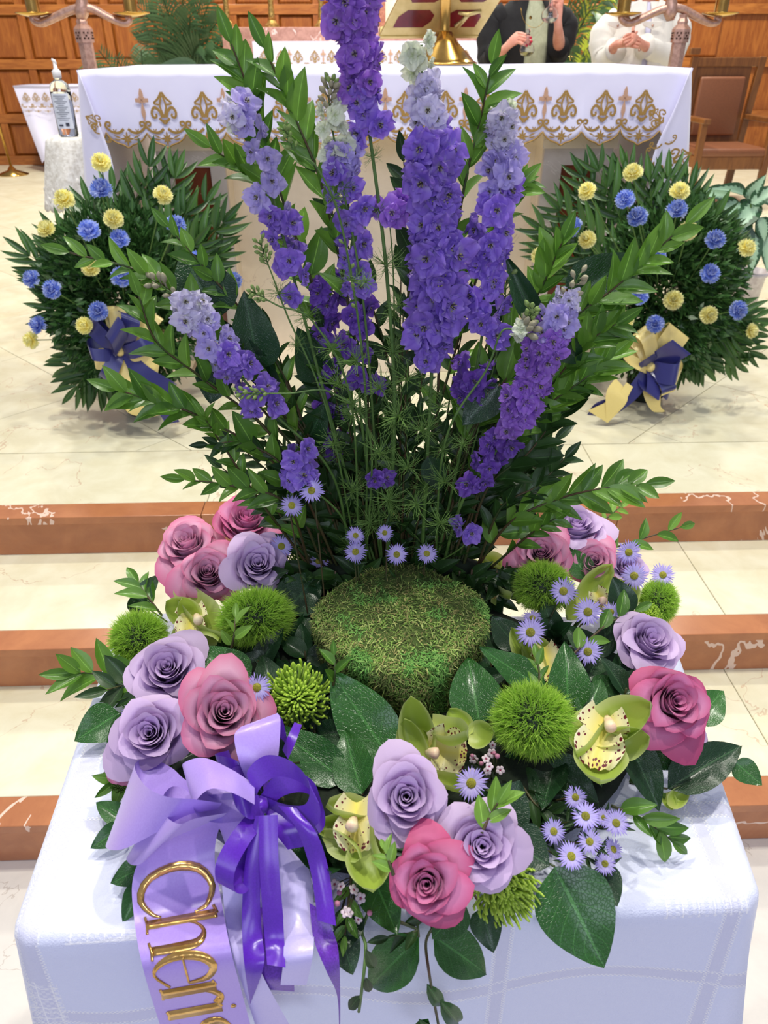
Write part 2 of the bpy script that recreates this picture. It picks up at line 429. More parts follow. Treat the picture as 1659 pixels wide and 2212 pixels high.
# ------------------------------------------------------------------ oak panelled back wall
WY = 10.2
wb = thing('wall_back', (0, WY, 0), None, None); struct(wb)
obj('backing', MB().box((0, WY + 0.09, 2.1), (15, 0.1, 4.4)).mesh('backing', oak, True), wb)
def wz(py): return at(100, py, WY).z
zr = [0.05, wz(256), wz(139), wz(21), wz(21) + 0.66, wz(21) + 1.32, wz(21) + 1.98]
pw = 0.475
rail_me = {}
x0 = at(150, 100, WY).x
nst = 31
for i in range(nst):
    x = x0 + (i - 15) * pw
    me = rail_me.get('s') or MB().box((0, 0, 2.1), (0.085, 0.03, 4.3)).mesh('stile', oak, True); rail_me['s'] = me
    obj('stile', me, wb, Matrix.Translation((x, WY + 0.005, 0)))
    for k in range(len(zr) - 1):
        h = zr[k + 1] - zr[k] - 0.09
        key = ('p', round(h, 3))
        if key not in rail_me:
            m = MB(); W2 = pw - 0.085; ins = 0.03
            zc = 0; P = []
            for (dx, dy, dz) in ((W2 / 2, 0.02, h / 2), (W2 / 2 - ins, 0.0, h / 2 - ins)):
                P.append([(-dx, dy, -dz), (dx, dy, -dz), (dx, dy, dz), (-dx, dy, dz)])
            for q in P[0] + P[1]: m.vert(q)
            m.f += [(0, 1, 5, 4), (1, 2, 6, 5), (2, 3, 7, 6), (3, 0, 4, 7), (4, 5, 6, 7)]
            rail_me[key] = m.mesh('panel', oak, True)
        obj('panel', rail_me[key], wb, Matrix.Translation((x + pw / 2, WY + 0.012, (zr[k] + zr[k + 1]) / 2)))
for z in zr:
    me = MB().box((0, WY, z), (15, 0.034, 0.1)).mesh('rail', oak_rail, True); bevel(obj('rail', me, wb), 0.006)
struct(obj('baseboard_back', MB().box((0, WY - 0.02, 0.05), (15, 0.05, 0.1)).mesh('baseboard_back', oak_rail, True)))

# ------------------------------------------------------------------ altar with pedestals
AY = 3.0
aL = at(168, 150, AY).x; aR = at(1493, 150, AY).x; AT = at(830, 152, AY).z
al = thing('altar', ((aL + aR) / 2, AY + 0.5, 0), 'stone altar table with two pedestals and inlaid red panels under a white cloth', 'altar')
aw = aR - aL; ac = (aL + aR) / 2
bevel(obj('mensa', MB().box((ac, AY + 0.5, AT - 0.045), (aw - 0.03, 0.98, 0.075)).mesh('mensa', limestone, True), al), 0.006)
bevel(obj('plinth', MB().box((ac, AY + 0.52, 0.03), (aw - 0.5, 0.86, 0.06)).mesh('plinth', limestone, True), al), 0.004)
for (p0, p1, q0, q1, s) in ((336, 483, 392, 455, -1), (1176, 1325, 1212, 1292, 1)):
    xa = at(p0, 340, AY + 0.1).x; xb = at(p1, 340, AY + 0.1).x
    qa = at(q0, 380, AY + 0.1).x; qb = at(q1, 380, AY + 0.1).x
    if s < 0: qa = xa + (xb - qb)
    else: qb = xb - (qa - xa)
    zt = at(830, 323, AY + 0.1).z; zq = at(830, 360, AY + 0.1).z; y = AY + 0.12; zb = 0.06
    pd = obj('pedestal', MB().box(((xa + xb) / 2, y + 0.35, (zt + zb) / 2), (xb - xa, 0.66, zt - zb)).mesh('pedestal', limestone, True), al)
    obj('cornice', MB().box(((xa + xb) / 2, y + 0.34, zt + 0.035), (xb - xa + 0.02, 0.72, 0.07)).mesh('cornice', limestone, True), pd)
    fm = MB()
    fm.box(((xa + xb) / 2, y + 0.005, (zt + zq) / 2), (xb - xa, 0.03, zt - zq)).box(((xa + qa) / 2, y + 0.005, (zb + zq) / 2), (qa - xa, 0.03, zq - zb))
    fm.box(((xb + qb) / 2, y + 0.005, (zb + zq) / 2), (xb - qb, 0.03, zq - zb)).box(((qa + qb) / 2, y + 0.005, zb + 0.06), (qb - qa, 0.03, 0.12))
    obj('frame', fm.mesh('frame', greystone, True), pd)
    obj('inlay_panel', MB().box(((qa + qb) / 2, y + 0.012, (zq + zb) / 2 + 0.05), (qb - qa, 0.012, zq - zb - 0.1)).mesh('inlay_panel', redm, True), pd, label='dark red marble inlay panel')
obj('centre_slab', MB().box((ac, AY + 0.52, (AT - 0.1 + 0.06) / 2), (aw - 0.62, 0.5, AT - 0.16)).mesh('centre_slab', limestone, True), al)
obj('lower_frieze', MB().box((ac, AY + 0.45, AT - 0.14), (aw - 0.3, 0.8, 0.12)).mesh('frieze', limestone, True), al)

# altar cloth: top, scalloped front drop with gold work, long side drops
ct = thing('altar_cloth', (ac, AY, AT), 'white altar cloth with scalloped hem and gold fleur-de-lis embroidery', 'tablecloth')
CY = AY - 0.012
PER = 85.5; X0P = 315.0
zh0 = at(830, 268, CY).z
def scal(x):
    """drop in metres below the hem line at world x"""
    px = 829.5 + 0  # placeholder, uses world spacing
    t = (x - sx0) / sper; f = t - math.floor(t)
    a = abs(math.sin(math.pi * f)); b = 1 - abs((f - 0.5) * 2)
    return 0.050 * a ** 0.42 + 0.008 * smooth(0.75, 1.0, b)
sper = (at(1340, 260, CY).x - at(315, 260, CY).x) / 12
sx0 = at(315, 260, CY).x
def fold(x, t): return 0.006 * t * noise.noise(V((x * 7, t * 2 + x * 3, 0)))
NX = 300
xe0 = at(172, 300, CY).x + 0.075; xe1 = at(1486, 300, CY).x - 0.075
def front(u, t):
    zz = lerp(AT + 0.004, zh0 - 0.015, t)
    xw = lerp(aL, aR, u); x2 = lerp(xe0, xe1, u); x = lerp(xw, x2, t)
    zb = zh0 - 0.015 - scal(x)
    z = lerp(AT + 0.004, zb, t)
    return V((x, CY - 0.004 - fold(x, t) - 0.010 * t, z - 0.002 * 0))
m = MB().grid(front, NX, 10)
solid(obj('front_drop', m.mesh('front_drop', linen), ct), 0.0025)
def topf(u, t): return V((lerp(aL, aR, u), lerp(CY - 0.004, AY + 1.0, t), AT + 0.004 + 0.004 * noise.noise(V((u * 6, t * 3, 1)))*t))
obj('top_cloth', MB().grid(topf, 60, 6).mesh('top_cloth', linen), ct)
for s in (0, 1):
    if s == 0:
        A = [(168, 152), (174, 260), (181, 360), (186, 450), (190, 560)]; B = [(168, 152), (205, 250), (240, 345), (252, 440), (256, 560)]
    else:
        A = [(1494, 146), (1492, 230), (1488, 320), (1485, 400), (1480, 500)]; B = [(1494, 146), (1458, 235), (1416, 325), (1404, 400), (1400, 500)]
    A = spline([at(p, q, CY - 0.004) for p, q in A], 14); B = spline([at(p, q, CY - 0.03 - 0.02 * k) for k, (p, q) in enumerate(B)], 14)
    g = MB().grid(lambda u, t: A[int(round(t * 13))].lerp(B[int(round(t * 13))], u) + V((0, -0.012 * math.sin(u * 5) * t, 0)), 8, 13)
    solid(obj('corner_drop', g.mesh('corner_drop', linen), ct), 0.002)
    xs = aL if s == 0 else aR
    g = MB().grid(lambda u, t: V((xs + (0.02 * t + 0.012 * math.sin(u * 20) * t) * (1 if s == 0 else -1), lerp(AY - 0.01, AY + 1.0, u), lerp(AT + 0.004, 0.35, t))), 30, 6)
    obj('side_drop', g.mesh('side_drop', linen), ct)
# embroidery, raised thread work
def stroke(mb, pts, wd, n=14, th=0.0022):
    P = spline([V((a, b, 0)) for a, b in pts], n); b0 = len(mb.v)
    for k, p in enumerate(P):
        t = (P[min(k + 1, n - 1)] - P[max(k - 1, 0)]).normalized(); q = V((-t.y, t.x, 0))
        w_ = (wd(k / (n - 1)) if callable(wd) else wd) * 0.72
        for o_, z in ((-1, 0), (-0.7, 1), (0.7, 1), (1, 0)): mb.vert(p + q * w_ * 0.5 * o_ + V((0, 0, z * th)))
    for k in range(n - 1):
        for i in range(3):
            a = b0 + k * 4 + i; mb.f.append((a, a + 1, a + 5, a + 4))
def mirror(mb, pts, wd, n=14):
    stroke(mb, pts, wd, n); stroke(mb, [(-a, b) for a, b in pts], wd, n)
fd = MB()
mirror(fd, [(0, 1.0), (0.16, 0.78), (0.34, 0.62), (0.1, 0.56)], lambda t: 0.13 - 0.05 * t)
mirror(fd, [(0.02, 0.9), (0.12, 0.55), (0.06, 0.3), (0.0, 0.12)], 0.09)
mirror(fd, [(0.08, 0.12), (0.14, 0.32), (0.34, 0.48), (0.48, 0.3), (0.42, 0.12), (0.3, 0.16), (0.32, 0.26)], lambda t: 0.15 - 0.04 * t, 20)
mirror(fd, [(0, -0.02), (0.12, 0.02), (0.2, 0.1)], 0.13); mirror(fd, [(0, -0.1), (0.06, -0.06), (0.1, 0.0)], 0.1)
fleur = fd.mesh('fleur_de_lis', gold_thread)
sc_ = MB()
mirror(sc_, [(0.1, -0.3), (0.35, -0.46), (0.66, -0.42), (0.92, -0.2), (0.86, -0.02), (0.7, -0.04), (0.74, -0.18), (0.84, -0.16)], lambda t: 0.17 - 0.07 * t, 22)
mirror(sc_, [(0.45, -0.3), (0.52, -0.4), (0.6, -0.3)], 0.06, 6)
scroll = sc_.mesh('scroll', gold_thread)
st_ = MB()
for k in range(8):
    a = k * math.pi / 4; L = 0.3 if k % 2 == 0 else 0.22
    stroke(st_, [(0.02 * math.cos(a), 0.02 * math.sin(a)), (L * 0.5 * math.cos(a), L * 0.5 * math.sin(a)), (L * math.cos(a), L * math.sin(a))], lambda t: 0.02 + 0.1 * math.sin(math.pi * t), 6)
mirror(st_, [(0.28, 0.02), (0.42, 0.08), (0.58, 0.14)], lambda t: 0.09 * math.sin(math.pi * t) + 0.01, 6)
mirror(st_, [(0.28, -0.02), (0.44, -0.04), (0.6, 0.02)], lambda t: 0.09 * math.sin(math.pi * t) + 0.01, 6)
star = st_.mesh('star_flower', gold_thread)
cr_ = MB()
stroke(cr_, [(0, 0.9), (0, 0.5), (0, 0.0), (0, -0.35)], lambda t: 0.06 + 0.2 * abs(math.sin(2.2 * math.pi * t)), 14)
mirror(cr_, [(0.02, 0.45), (0.12, 0.45), (0.28, 0.45)], lambda t: 0.26 - 0.06 * t, 6)
for k in range(4):
    a = math.pi / 4 + k * math.pi / 2; stroke(cr_, [(0, 0.45), (0.08 * math.cos(a), 0.45 + 0.08 * math.sin(a)), (0.17 * math.cos(a), 0.45 + 0.17 * math.sin(a))], 0.05, 4)
crossm = cr_.mesh('cross', pink_thread)
NF = Matrix(((1, 0, 0), (0, 0, -1), (0, 1, 0)))    # local xy on the front face, local z to the viewer
def motif(name, me, x, z, s, y=None, parent=ct):
    y = CY - 0.0165 if y is None else y
    return obj(name, me, parent, Matrix.Translation((x, y, z)) @ NF.to_4x4() @ Matrix.Diagonal((s, s, s, 1)))
zf = at(830, 258, CY).z; zx = at(830, 225, CY).z; zs = at(830, 285, CY).z
for k in range(0, 14):
    x = sx0 + (k - 0.5) * sper
    if k > 0: motif('fleur_de_lis', fleur, x, zf, 0.088)
    if x - 0.05 > xe0 - 0.02 and x + 0.05 < xe1 + 0.02:
        motif('scroll', scroll, x, zf - 0.002, 0.075); motif('star_flower', star, x, zs - 0.016, 0.078)
    if k % 2 == 0 and k < 13: motif('cross', crossm, x + sper / 2, zx - 0.02, 0.08)
hem = MB(); hp = []
for i in range(NX + 1):
    x = lerp(xe0, xe1, i / NX); hp.append((x, CY - 0.0185 - fold(x, 1), zh0 - 0.012 - scal(x)))
hem.tube(hp, 0.0028, 4); obj('hem_cord', hem.mesh('hem_cord', gold_thread), ct)
for (px_, py_, s, rl, me) in ((1430, 262, 0.06, 1.0, fleur), (1448, 350, 0.075, -1.2, fleur), (1418, 340, 0.05, -0.8, scroll), (1432, 300, 0.05, 0.3, scroll), (1446, 385, 0.05, 0.9, crossm), (215, 270, 0.05, 1.0, fleur), (222, 285, 0.04, -0.8, scroll)):
    p = at(px_, py_, CY - 0.10 if px_ > 1000 else CY - 0.05)
    obj('embroidery', me, ct, Matrix.Translation(p) @ NF.to_4x4() @ Matrix.Rotation(rl, 4, 'Z') @ Matrix.Diagonal((s, s, s, 1)))

# ------------------------------------------------------------------ brass book stand on the altar
BY = 3.62
bs = thing('book_stand', at(958, 134, BY), 'tilted brass book stand on a conical foot with red panels in its back', 'book stand')
b0 = at(958, 134, BY); b0.z = AT + 0.008
sc0 = mpp(b0)
m = MB().lathe([(0.14, 0), (0.14, 0.006), (0.125, 0.012), (0.118, 0.02), (0.06, 0.075), (0.03, 0.115)], 40, Matrix.Translation(b0)); obj('foot', m.mesh('foot', brass), bs)
m = MB().lathe([(0.024, 0.11), (0.022, 0.12), (0.021, 0.26), (0.036, 0.272), (0.036, 0.285)], 24, Matrix.Translation(b0)); obj('post', m.mesh('post', brass), bs)
o_ = at(818, 82, BY + 0.13); xx = at(1030, 81, BY + 0.09) - o_; tl = at(882, -45, BY - 0.02); yy = tl - o_
nn = xx.cross(yy).normalized(); nn = nn if nn.y < 0 else -nn
bevel(obj('plate', MB().hexa([o_ - nn * 0.02, o_ + xx - nn * 0.02, o_ + xx, o_, o_ + yy - nn * 0.02, o_ + xx + yy - nn * 0.02, o_ + xx + yy, o_ + yy]).mesh('plate', gold_plate, True), bs), 0.003)
octo = [(0.0, 0.0), (0.0, 0.6), (0.18, 1.0), (0.8, 1.0), (1.0, 0.7), (1.0, 0.35), (0.86, 0.0)]
for (a, b) in ((0.09, 0.19), (0.56, 0.19), (0.09, 0.62), (0.56, 0.62)):
    pts = [(a + (q if a < 0.3 else 1 - q) * 0.35, b + (r if b < 0.4 else 1 - r) * 0.30) for q, r in octo]
    me = MB().prism(pts, o_ + nn * 0.0015, xx, yy, -nn * 0.004).mesh('red_panel', red_panel, True); obj('red_panel', me, bs, label='red enamel panel in the stand back')
mm = MB()
fx = lambda a, b: o_ + nn * 0.004 + xx * a + yy * b
mm.tube([fx(0.72, 0.2), fx(0.75, 0.3), fx(0.77, 0.45)], [0.012, 0.01, 0.009], 6); mm.tube([fx(0.66, 0.45), fx(0.76, 0.42), fx(0.88, 0.47)], [0.006, 0.01, 0.006], 6)
obj('figure', mm.mesh('figure', gold_plate), bs)
obj('ledge', MB().hexa([o_ - nn * 0.06, o_ + xx - nn * 0.06, o_ + xx + nn * 0.004, o_ + nn * 0.004, o_ - nn * 0.06 + yy * 0.04, o_ + xx - nn * 0.06 + yy * 0.04, o_ + xx + yy * 0.04 + nn * 0.004, o_ + yy * 0.04 + nn * 0.004]).mesh('ledge', gold_plate, True), bs)

# ------------------------------------------------------------------ two bronze candelabra behind the altar
def candelabrum(cx, cy0, side, label):
    Y = 4.25; b = at(cx, 120, Y); g = mpp(b)
    r = thing('candelabrum', V((b.x, Y, 0)), label, 'candelabrum', 'bronze candelabra behind the altar')
    zc = at(cx, 92, Y).z
    def P(px, py, dy=0): return at(px, py, Y + dy)
    obj('post', MB().lathe([(0.14, 0), (0.14, 0.03), (0.04, 0.06), (0.034, 0.1), (0.034, zc)], 6, Matrix.Translation((b.x, Y, 0))).mesh('post', bronze, True), r)
    cp = obj('capital', MB().lathe([(0.042, 0), (0.044, 0.055), (0.038, 0.062), (0.024, 0.075), (0.026, 0.085), (0.018, 0.1), (0.022, 0.115)], 6, Matrix.Translation((b.x, Y, zc))).mesh('capital', bronze, True), r)
    for a in range(6):
        an = a * math.pi / 3; n = V((math.cos(an), math.sin(an), 0))
        tt = V((-n.y, n.x, 0)); o = V((b.x, Y, zc + 0.028)) + n * 0.0385
        e = MB()
        for i in (-1, 0, 1):
            for j in (-1, 0, 1):
                if (i + j) % 2 == 0: e.box(o + tt * i * 0.009 + V((0, 0, j * 0.011)), (0.006, 0.006, 0.007))
        obj('ornament', e.mesh('ornament', bronze_dark, True), cp)
    c0 = cx - 8 * side * 0 
    top = zc + 0.115
    k = 1
    arm = [(cx - 95, 44), (cx - 103, 40), (cx - 112, 34), (cx - 108, 45), (cx - 92, 50), (cx - 60, 36), (cx - 28, 22), (cx - 5, 18), (cx + 20, 20), (cx + 50, 36), (cx + 82, 50), (cx + 96, 47), (cx + 97, 38), (cx + 90, 40)]
    pts = spline([P(p - 8, q) for p, q in arm], 60)
    obj('arm', MB().tube(pts, [0.012 + 0.008 * math.sin(math.pi * i / 59) for i in range(60)], 6).mesh('arm', bronze), r)
    obj('crown', MB().tube([P(cx - 14, 45), P(cx - 14, 28), P(cx - 12, 8), P(cx - 12, -14), P(cx - 12, -60)], [0.018, 0.034, 0.03, 0.016, 0.014], 8).mesh('crown', bronze), r)
    for sx in (-1, 1):
        d = P(cx - 8 + sx * 98 - (10 if sx < 0 else -4), 30)
        obj('drip_pan', MB().lathe([(0.02, -0.014), (0.05, -0.008), (0.085, 0.002), (0.085, 0.005), (0.05, -0.003), (0.0, -0.004)], 32, Matrix.Translation(d)).mesh('drip_pan', brass), r)
        obj('candle_sleeve', MB().lathe([(0.031, 0.004), (0.031, 0.2), (0.026, 0.205)], 24, Matrix.Translation(d)).mesh('candle_sleeve', brass, True), r)
candelabrum(190, 92, 1, 'bronze two-armed candelabrum behind the left end of the altar')
candelabrum(1462, 82, -1, 'bronze two-armed candelabrum behind the right end, before the white jacket')

# ------------------------------------------------------------------ rear altar, its cloth, marble shelf, candlesticks, tabernacle
RY = 8.2
ra = at(545, 90, RY); rb = at(1045, 88, RY); rz = ra.z
rr_ = thing('rear_altar', V(((ra.x + rb.x) / 2, RY + 0.3, 0)), 'rear stone altar against the oak wall with pink marble shelf', 'altar')
rw = rb.x - ra.x; rc = (ra.x + rb.x) / 2
obj('block', MB().box((rc, RY + 0.32, (rz - 0.02) / 2), (rw - 0.06, 0.6, rz - 0.02)).mesh('block', limestone, True), rr_)
gx0 = at(482, 70, RY + 0.5).x; gx1 = at(1100, 70, RY + 0.5).x; gz = at(830, 58, RY + 0.4).z
bevel(obj('shelf', MB().box(((gx0 + gx1) / 2, RY + 0.6, (rz + gz) / 2 - 0.2), (gx1 - gx0, 0.4, gz - rz + 0.4)).mesh('shelf', pinkm, True), rr_), 0.006)
rcl = thing('altar_cloth', V((rc, RY, rz)), 'white cloth with small gold embroidery on the rear altar', 'tablecloth')
rsp = (at(1000, 110, RY).x - at(600, 110, RY).x) / 11
def rfront(u, t):
    x = lerp(ra.x, rb.x, u); f = (x / rsp) % 1
    return V((x, RY - 0.012, lerp(rz + 0.003, rz - 0.25 - 0.03 * abs(math.sin(math.pi * f)), t)))
obj('front_drop', MB().grid(rfront, 160, 3).mesh('front_drop', linen), rcl)
obj('top_cloth', MB().box((rc, RY + 0.2, rz), (rw, 0.42, 0.006)).mesh('top_cloth', linen), rcl)
for k in range(14):
    x = ra.x + 0.1 + k * rsp
    if x > rb.x - 0.05: break
    p = RY - 0.016
    motif('fleur_de_lis', fleur, x, rz - 0.16, 0.09, p, rcl); motif('scroll', scroll, x, rz - 0.17, 0.085, p, rcl); motif('star_flower', star, x, rz - 0.235, 0.08, p, rcl)
    if k % 2: motif('cross', crossm, x + rsp / 2, rz - 0.14, 0.09, p, rcl)
gold_rough = plain('ornate_gold', srgb(214, 178, 104), 0.35, 0.8, srgb(120, 90, 44), 70, 0.9)
for i, px_ in enumerate((492, 588, 695)):
    p = at(px_, 56, RY + 0.55); p.z = gz
    cs = thing('candlestick', p, ['ornate gold candlestick beside the potted plants on the rear shelf', 'ornate gold candlestick, middle one seen on the rear shelf', 'ornate gold candlestick just left of the tall purple larkspur top'][i], 'candlestick', 'gold candlesticks on the rear shelf')
    obj('foot', MB().lathe([(0.075, 0), (0.075, 0.02), (0.05, 0.035), (0.036, 0.06)], 8, Matrix.Translation(p)).mesh('foot', gold_rough, True), cs)
    obj('shaft', MB().lathe([(0.036, 0.06), (0.032, 0.1), (0.024, 0.2), (0.034, 0.24), (0.02, 0.27), (0.018, 0.6), (0.05, 0.63), (0.05, 0.65)], 12, Matrix.Translation(p)).mesh('shaft', gold_rough), cs)
    obj('candle', MB().lathe([(0.02, 0.65), (0.02, 0.95)], 12, Matrix.Translation(p)).mesh('candle', linen), cs)
tb = thing('tabernacle', V((at(870, 60, RY + 0.6).x, RY + 0.66, gz)), 'tall tabernacle frame with carved copper pilasters behind the book stand', 'tabernacle')
tx0 = at(806, 30, RY + 0.6).x; tx1 = at(1000, 30, RY + 0.6).x
obj('case', MB().box(((tx0 + tx1) / 2, RY + 0.72, gz + 0.6), (tx1 - tx0, 0.16, 1.2)).mesh('case', limestone, True), tb)
copper = plain('copper_relief', srgb(208, 146, 120), 0.4, 0.5, srgb(150, 92, 72), 50, 0.9)
for sx in (tx0 + 0.09, tx1 - 0.09):
    obj('pilaster', MB().box((sx, RY + 0.62, gz + 0.6), (0.06, 0.04, 1.2)).mesh('pilaster', copper, True), tb)
    obj('edge_strip', MB().box((sx - 0.045, RY + 0.63, gz + 0.6), (0.02, 0.03, 1.2)).mesh('edge_strip', bronze_dark, True), tb)

# ------------------------------------------------------------------ left: credence table with cloth, stand with lace, sanitizer, brass base
QY = 9.5
q0 = at(30, 186, QY); q1 = at(230, 186, QY)
qt = thing('side_table', V(((q0.x + q1.x) / 2, QY, 0)), 'low wooden side table by the back wall under a white cloth', 'table')
obj('top', MB().box(((q0.x + q1.x) / 2, QY + 0.25, q0.z - 0.02), (q1.x - q0.x - 0.04, 0.5, 0.03)).mesh('top', oak, True), qt)
for sx in (q0.x + 0.28, q1.x - 0.28):
    for sy in (0.05, 0.42): obj('leg', MB().box((sx, QY + sy, q0.z / 2 - 0.02), (0.06, 0.06, q0.z - 0.05)).mesh('leg', oak_chair, True), qt)
qc = thing('tablecloth', V(((q0.x + q1.x) / 2, QY, q0.z)), 'long white cloth with gold border on the far left side table', 'tablecloth')
zbq = at(90, 352, QY).z
def qf(u, t):
    z = lerp(q0.z, zbq + 0.03 * math.sin(u * 30), t); k = 0.13 * t
    return V((lerp(q0.x + k, q1.x - k * 0.2, u), QY - 0.02 - 0.03 * t * math.sin(u * 17), z))
obj('front_drop', MB().grid(qf, 60, 12).mesh('front_drop', linen), qc)
obj('top_cloth', MB().box(((q0.x + q1.x) / 2, QY + 0.22, q0.z), (q1.x - q0.x, 0.5, 0.008)).mesh('top_cloth', linen), qc)
for k in range(12):
    x = q0.x + 0.12 + k * 0.105
    motif('fleur_de_lis', fleur, x, q0.z - 0.14, 0.08, QY - 0.04, qc); motif('scroll', scroll, x, q0.z - 0.17, 0.07, QY - 0.045, qc); motif('star_flower', star, x, q0.z - 0.24, 0.06, QY - 0.05, qc)
    if k > 1: motif('fleur_de_lis', fleur, x, zbq + 0.12, 0.08, QY - 0.06, qc)
LY = 3.42
l0 = at(104, 300, LY); l1 = at(240, 300, LY); lz = l0.z
lt = thing('stand', V(((l0.x + l1.x) / 2, LY + 0.13, 0)), 'small stand left of the altar hidden under a lace cloth', 'table')
obj('top', MB().box(((l0.x + l1.x) / 2, LY + 0.12, lz - 0.018), (l1.x - l0.x, 0.24, 0.025)).mesh('top', oak, True), lt)
obj('pillar', MB().box(((l0.x + l1.x) / 2, LY + 0.12, lz / 2 - 0.02), (0.12, 0.12, lz - 0.04)).mesh('pillar', limestone, True), lt)
lc = thing('lace_cloth', V(((l0.x + l1.x) / 2, LY, lz)), 'white lace cloth with open scalloped edge under the sanitizer bottle', 'tablecloth')
cxm, cym = (l0.x + l1.x) / 2, LY + 0.12
def lf_(u, t):
    a = 2 * math.pi * u; hw = (l1.x - l0.x) / 2 + 0.022; hh = 0.145
    c, s = math.cos(a), math.sin(a); k = 1 / max(abs(c), abs(s)); e = (1 / (abs(c) ** 5 + abs(s) ** 5) ** 0.2)
    if t < 0.2: q = t / 0.2; return V((cxm + c * e * hw * q, cym + s * e * hh * q, lz + 0.002))
    q = (t - 0.2) / 0.8; fl_ = q * (0.05 + 0.018 * math.sin(a * 9)); dr = 0.22 + 0.06 * (1 - abs(math.sin(2 * a))) * 0 + 0.05 * abs(math.sin(2 * a)) + 0.012 * abs(math.sin(a * 22))
    return V((cxm + c * (e * hw + fl_), cym + s * (e * hh + fl_), lz + 0.002 - dr * q ** 1.1))
solid(obj('cloth', MB().grid(lf_, 140, 16, closeu=True).mesh('cloth', lace), lc), 0.002)
eye = MB()
for k in range(70):
    a = k / 70; p = lf_(a, rnd.uniform(0.72, 0.97)); e = MB()
    eye.lathe([(0.011, -0.0022), (0.013, 0.0), (0.011, 0.0022)], 8, frame(p, (p - V((cxm, cym, p.z)))))
obj('lace_rings', eye.mesh('lace_rings', lace), lc)['kind'] = 'stuff'
sb = at(150, 296, LY + 0.05); sb.z = lz + 0.0045; g = mpp(sb)
bo = thing('sanitizer_bottle', sb, 'clear pump bottle of hand sanitizer standing on the lace cloth', 'bottle')
Ms = Matrix.Translation(sb) @ Matrix.Diagonal((1, 0.6, 1, 1))
obj('bottle', MB().lathe([(0.034, 0), (0.04, 0.006), (0.041, 0.12), (0.041, 0.165), (0.036, 0.187), (0.02, 0.199), (0.015, 0.203), (0.015, 0.21)], 32, Ms).mesh('bottle', clear), bo)
obj('gel', MB().lathe([(0.031, 0.004), (0.037, 0.008), (0.038, 0.12), (0.038, 0.16), (0.0, 0.161)], 32, Ms).mesh('gel', gel), bo)
obj('cap', MB().lathe([(0.016, 0.208), (0.017, 0.232), (0.012, 0.236), (0.008, 0.24), (0.006, 0.262)], 20, Matrix.Translation(sb)).mesh('cap', plasticw), bo)
obj('pump_head', MB().tube([sb + V((0.004, 0, 0.255)), sb + V((-0.001, 0, 0.267)), sb + V((-0.006, -0.006, 0.272))], [0.006, 0.007, 0.004], 8).mesh('pump_head', plasticw), bo)
obj('label', MB().grid(lambda u, t: sb + V((0.0415 * math.sin((u - 0.5) * 1.8), -0.0255 * math.cos((u - 0.5) * 1.8), lerp(0.03, 0.155, t))), 12, 4).mesh('label', labelm), bo)
li = MB()
for k in range(14):
    z = 0.145 - k * 0.0065
    li.grid(lambda u, t: sb + V((0.0418 * math.sin((u - 0.5) * 1.3 * (1 - 0.1 * (k % 3))), -0.0262 * math.cos((u - 0.5) * 1.3), z + t * 0.0022)), 8, 1)
obj('small_print', li.mesh('small_print', inkm), bo)
obj('print_blocks', MB().box(sb + V((-0.014, -0.0268, 0.042)), (0.016, 0.001, 0.006)).box(sb + V((0.012, -0.0268, 0.045)), (0.014, 0.001, 0.012)).mesh('print_blocks', inkd, True), bo)
bb = at(22, 352, 9.3); bb.z = 0
bp = thing('brass_pole', bb, 'thin brass pole on a round foot at the far left wall', 'pole')
obj('foot', MB().lathe([(0.17, 0), (0.17, 0.01), (0.05, 0.05), (0.014, 0.1)], 28, Matrix.Translation(bb)).mesh('foot', brass), bp)
obj('rod', MB().tube([bb + V((0, 0, 0.08)), bb + V((-0.05, 0, 0.9)), bb + V((-0.1, 0, 1.8))], 0.014, 10).mesh('rod', brass), bp)

# ------------------------------------------------------------------ oak armchair on the right
HY = 6.9
hc = V((at(1620, 330, HY).x, HY, 0))
ch = thing('armchair', hc, 'oak armchair with brown leather seat and padded back, right of the altar', 'chair')
def bar(name, a, b, w_, d_, m=oak_chair, parent=ch):
    a, b = V(a), V(b); t = (b - a).normalized(); x = V((1, 0, 0)) if abs(t.x) < 0.8 else V((0, 1, 0)); y = t.cross(x).normalized(); x = y.cross(t)
    P = [p + x * w_ / 2 * i + y * d_ / 2 * j for p in (a, b) for i, j in ((-1, -1), (1, -1), (1, 1), (-1, 1))]
    return bevel(obj(name, MB().hexa(P).mesh(name, m, True), parent), 0.006)
A = at(1520, 232, HY); xl = A.x; xr = xl + 0.62; zs_ = 0.40
k = hc
for x, nm in ((xl + 0.03, 0), (xr, 1)):
    bar('leg', (x, HY - 0.02, 0), (x, HY, 0.67), 0.055, 0.055)
    bar('leg', (x + 0.0, HY + 0.62, 0), (x + (0.04), HY + 0.55, 1.14), 0.06, 0.05)
    bar('armrest', (x - 0.0, HY - 0.07, 0.685), (x + 0.02, HY + 0.55, 0.68), 0.06, 0.04)
    bar('side_rail', (x, HY, zs_ - 0.03), (x, HY + 0.6, zs_ - 0.03), 0.03, 0.09)
bar('apron', (xl + 0.03, HY - 0.01, zs_ - 0.035), (xr, HY - 0.01, zs_ - 0.035), 0.03, 0.10)
bar('top_rail', (xl + 0.06, HY + 0.55, 1.1), (xr + 0.03, HY + 0.55, 1.1), 0.03, 0.07)
bar('finial', (xl + 0.0, HY + 0.53, 1.18), (xl + 0.09, HY + 0.53, 1.18), 0.05, 0.05)
bar('back_panel', (xl + 0.34, HY + 0.57, 0.42), (xl + 0.34, HY + 0.57, 1.07), 0.5, 0.025)
o = bevel(obj('seat', MB().box(((xl + xr) / 2 + 0.01, HY + 0.27, zs_ + 0.045), (0.60, 0.6, 0.07)).mesh('seat', leather), ch), 0.025, 4)
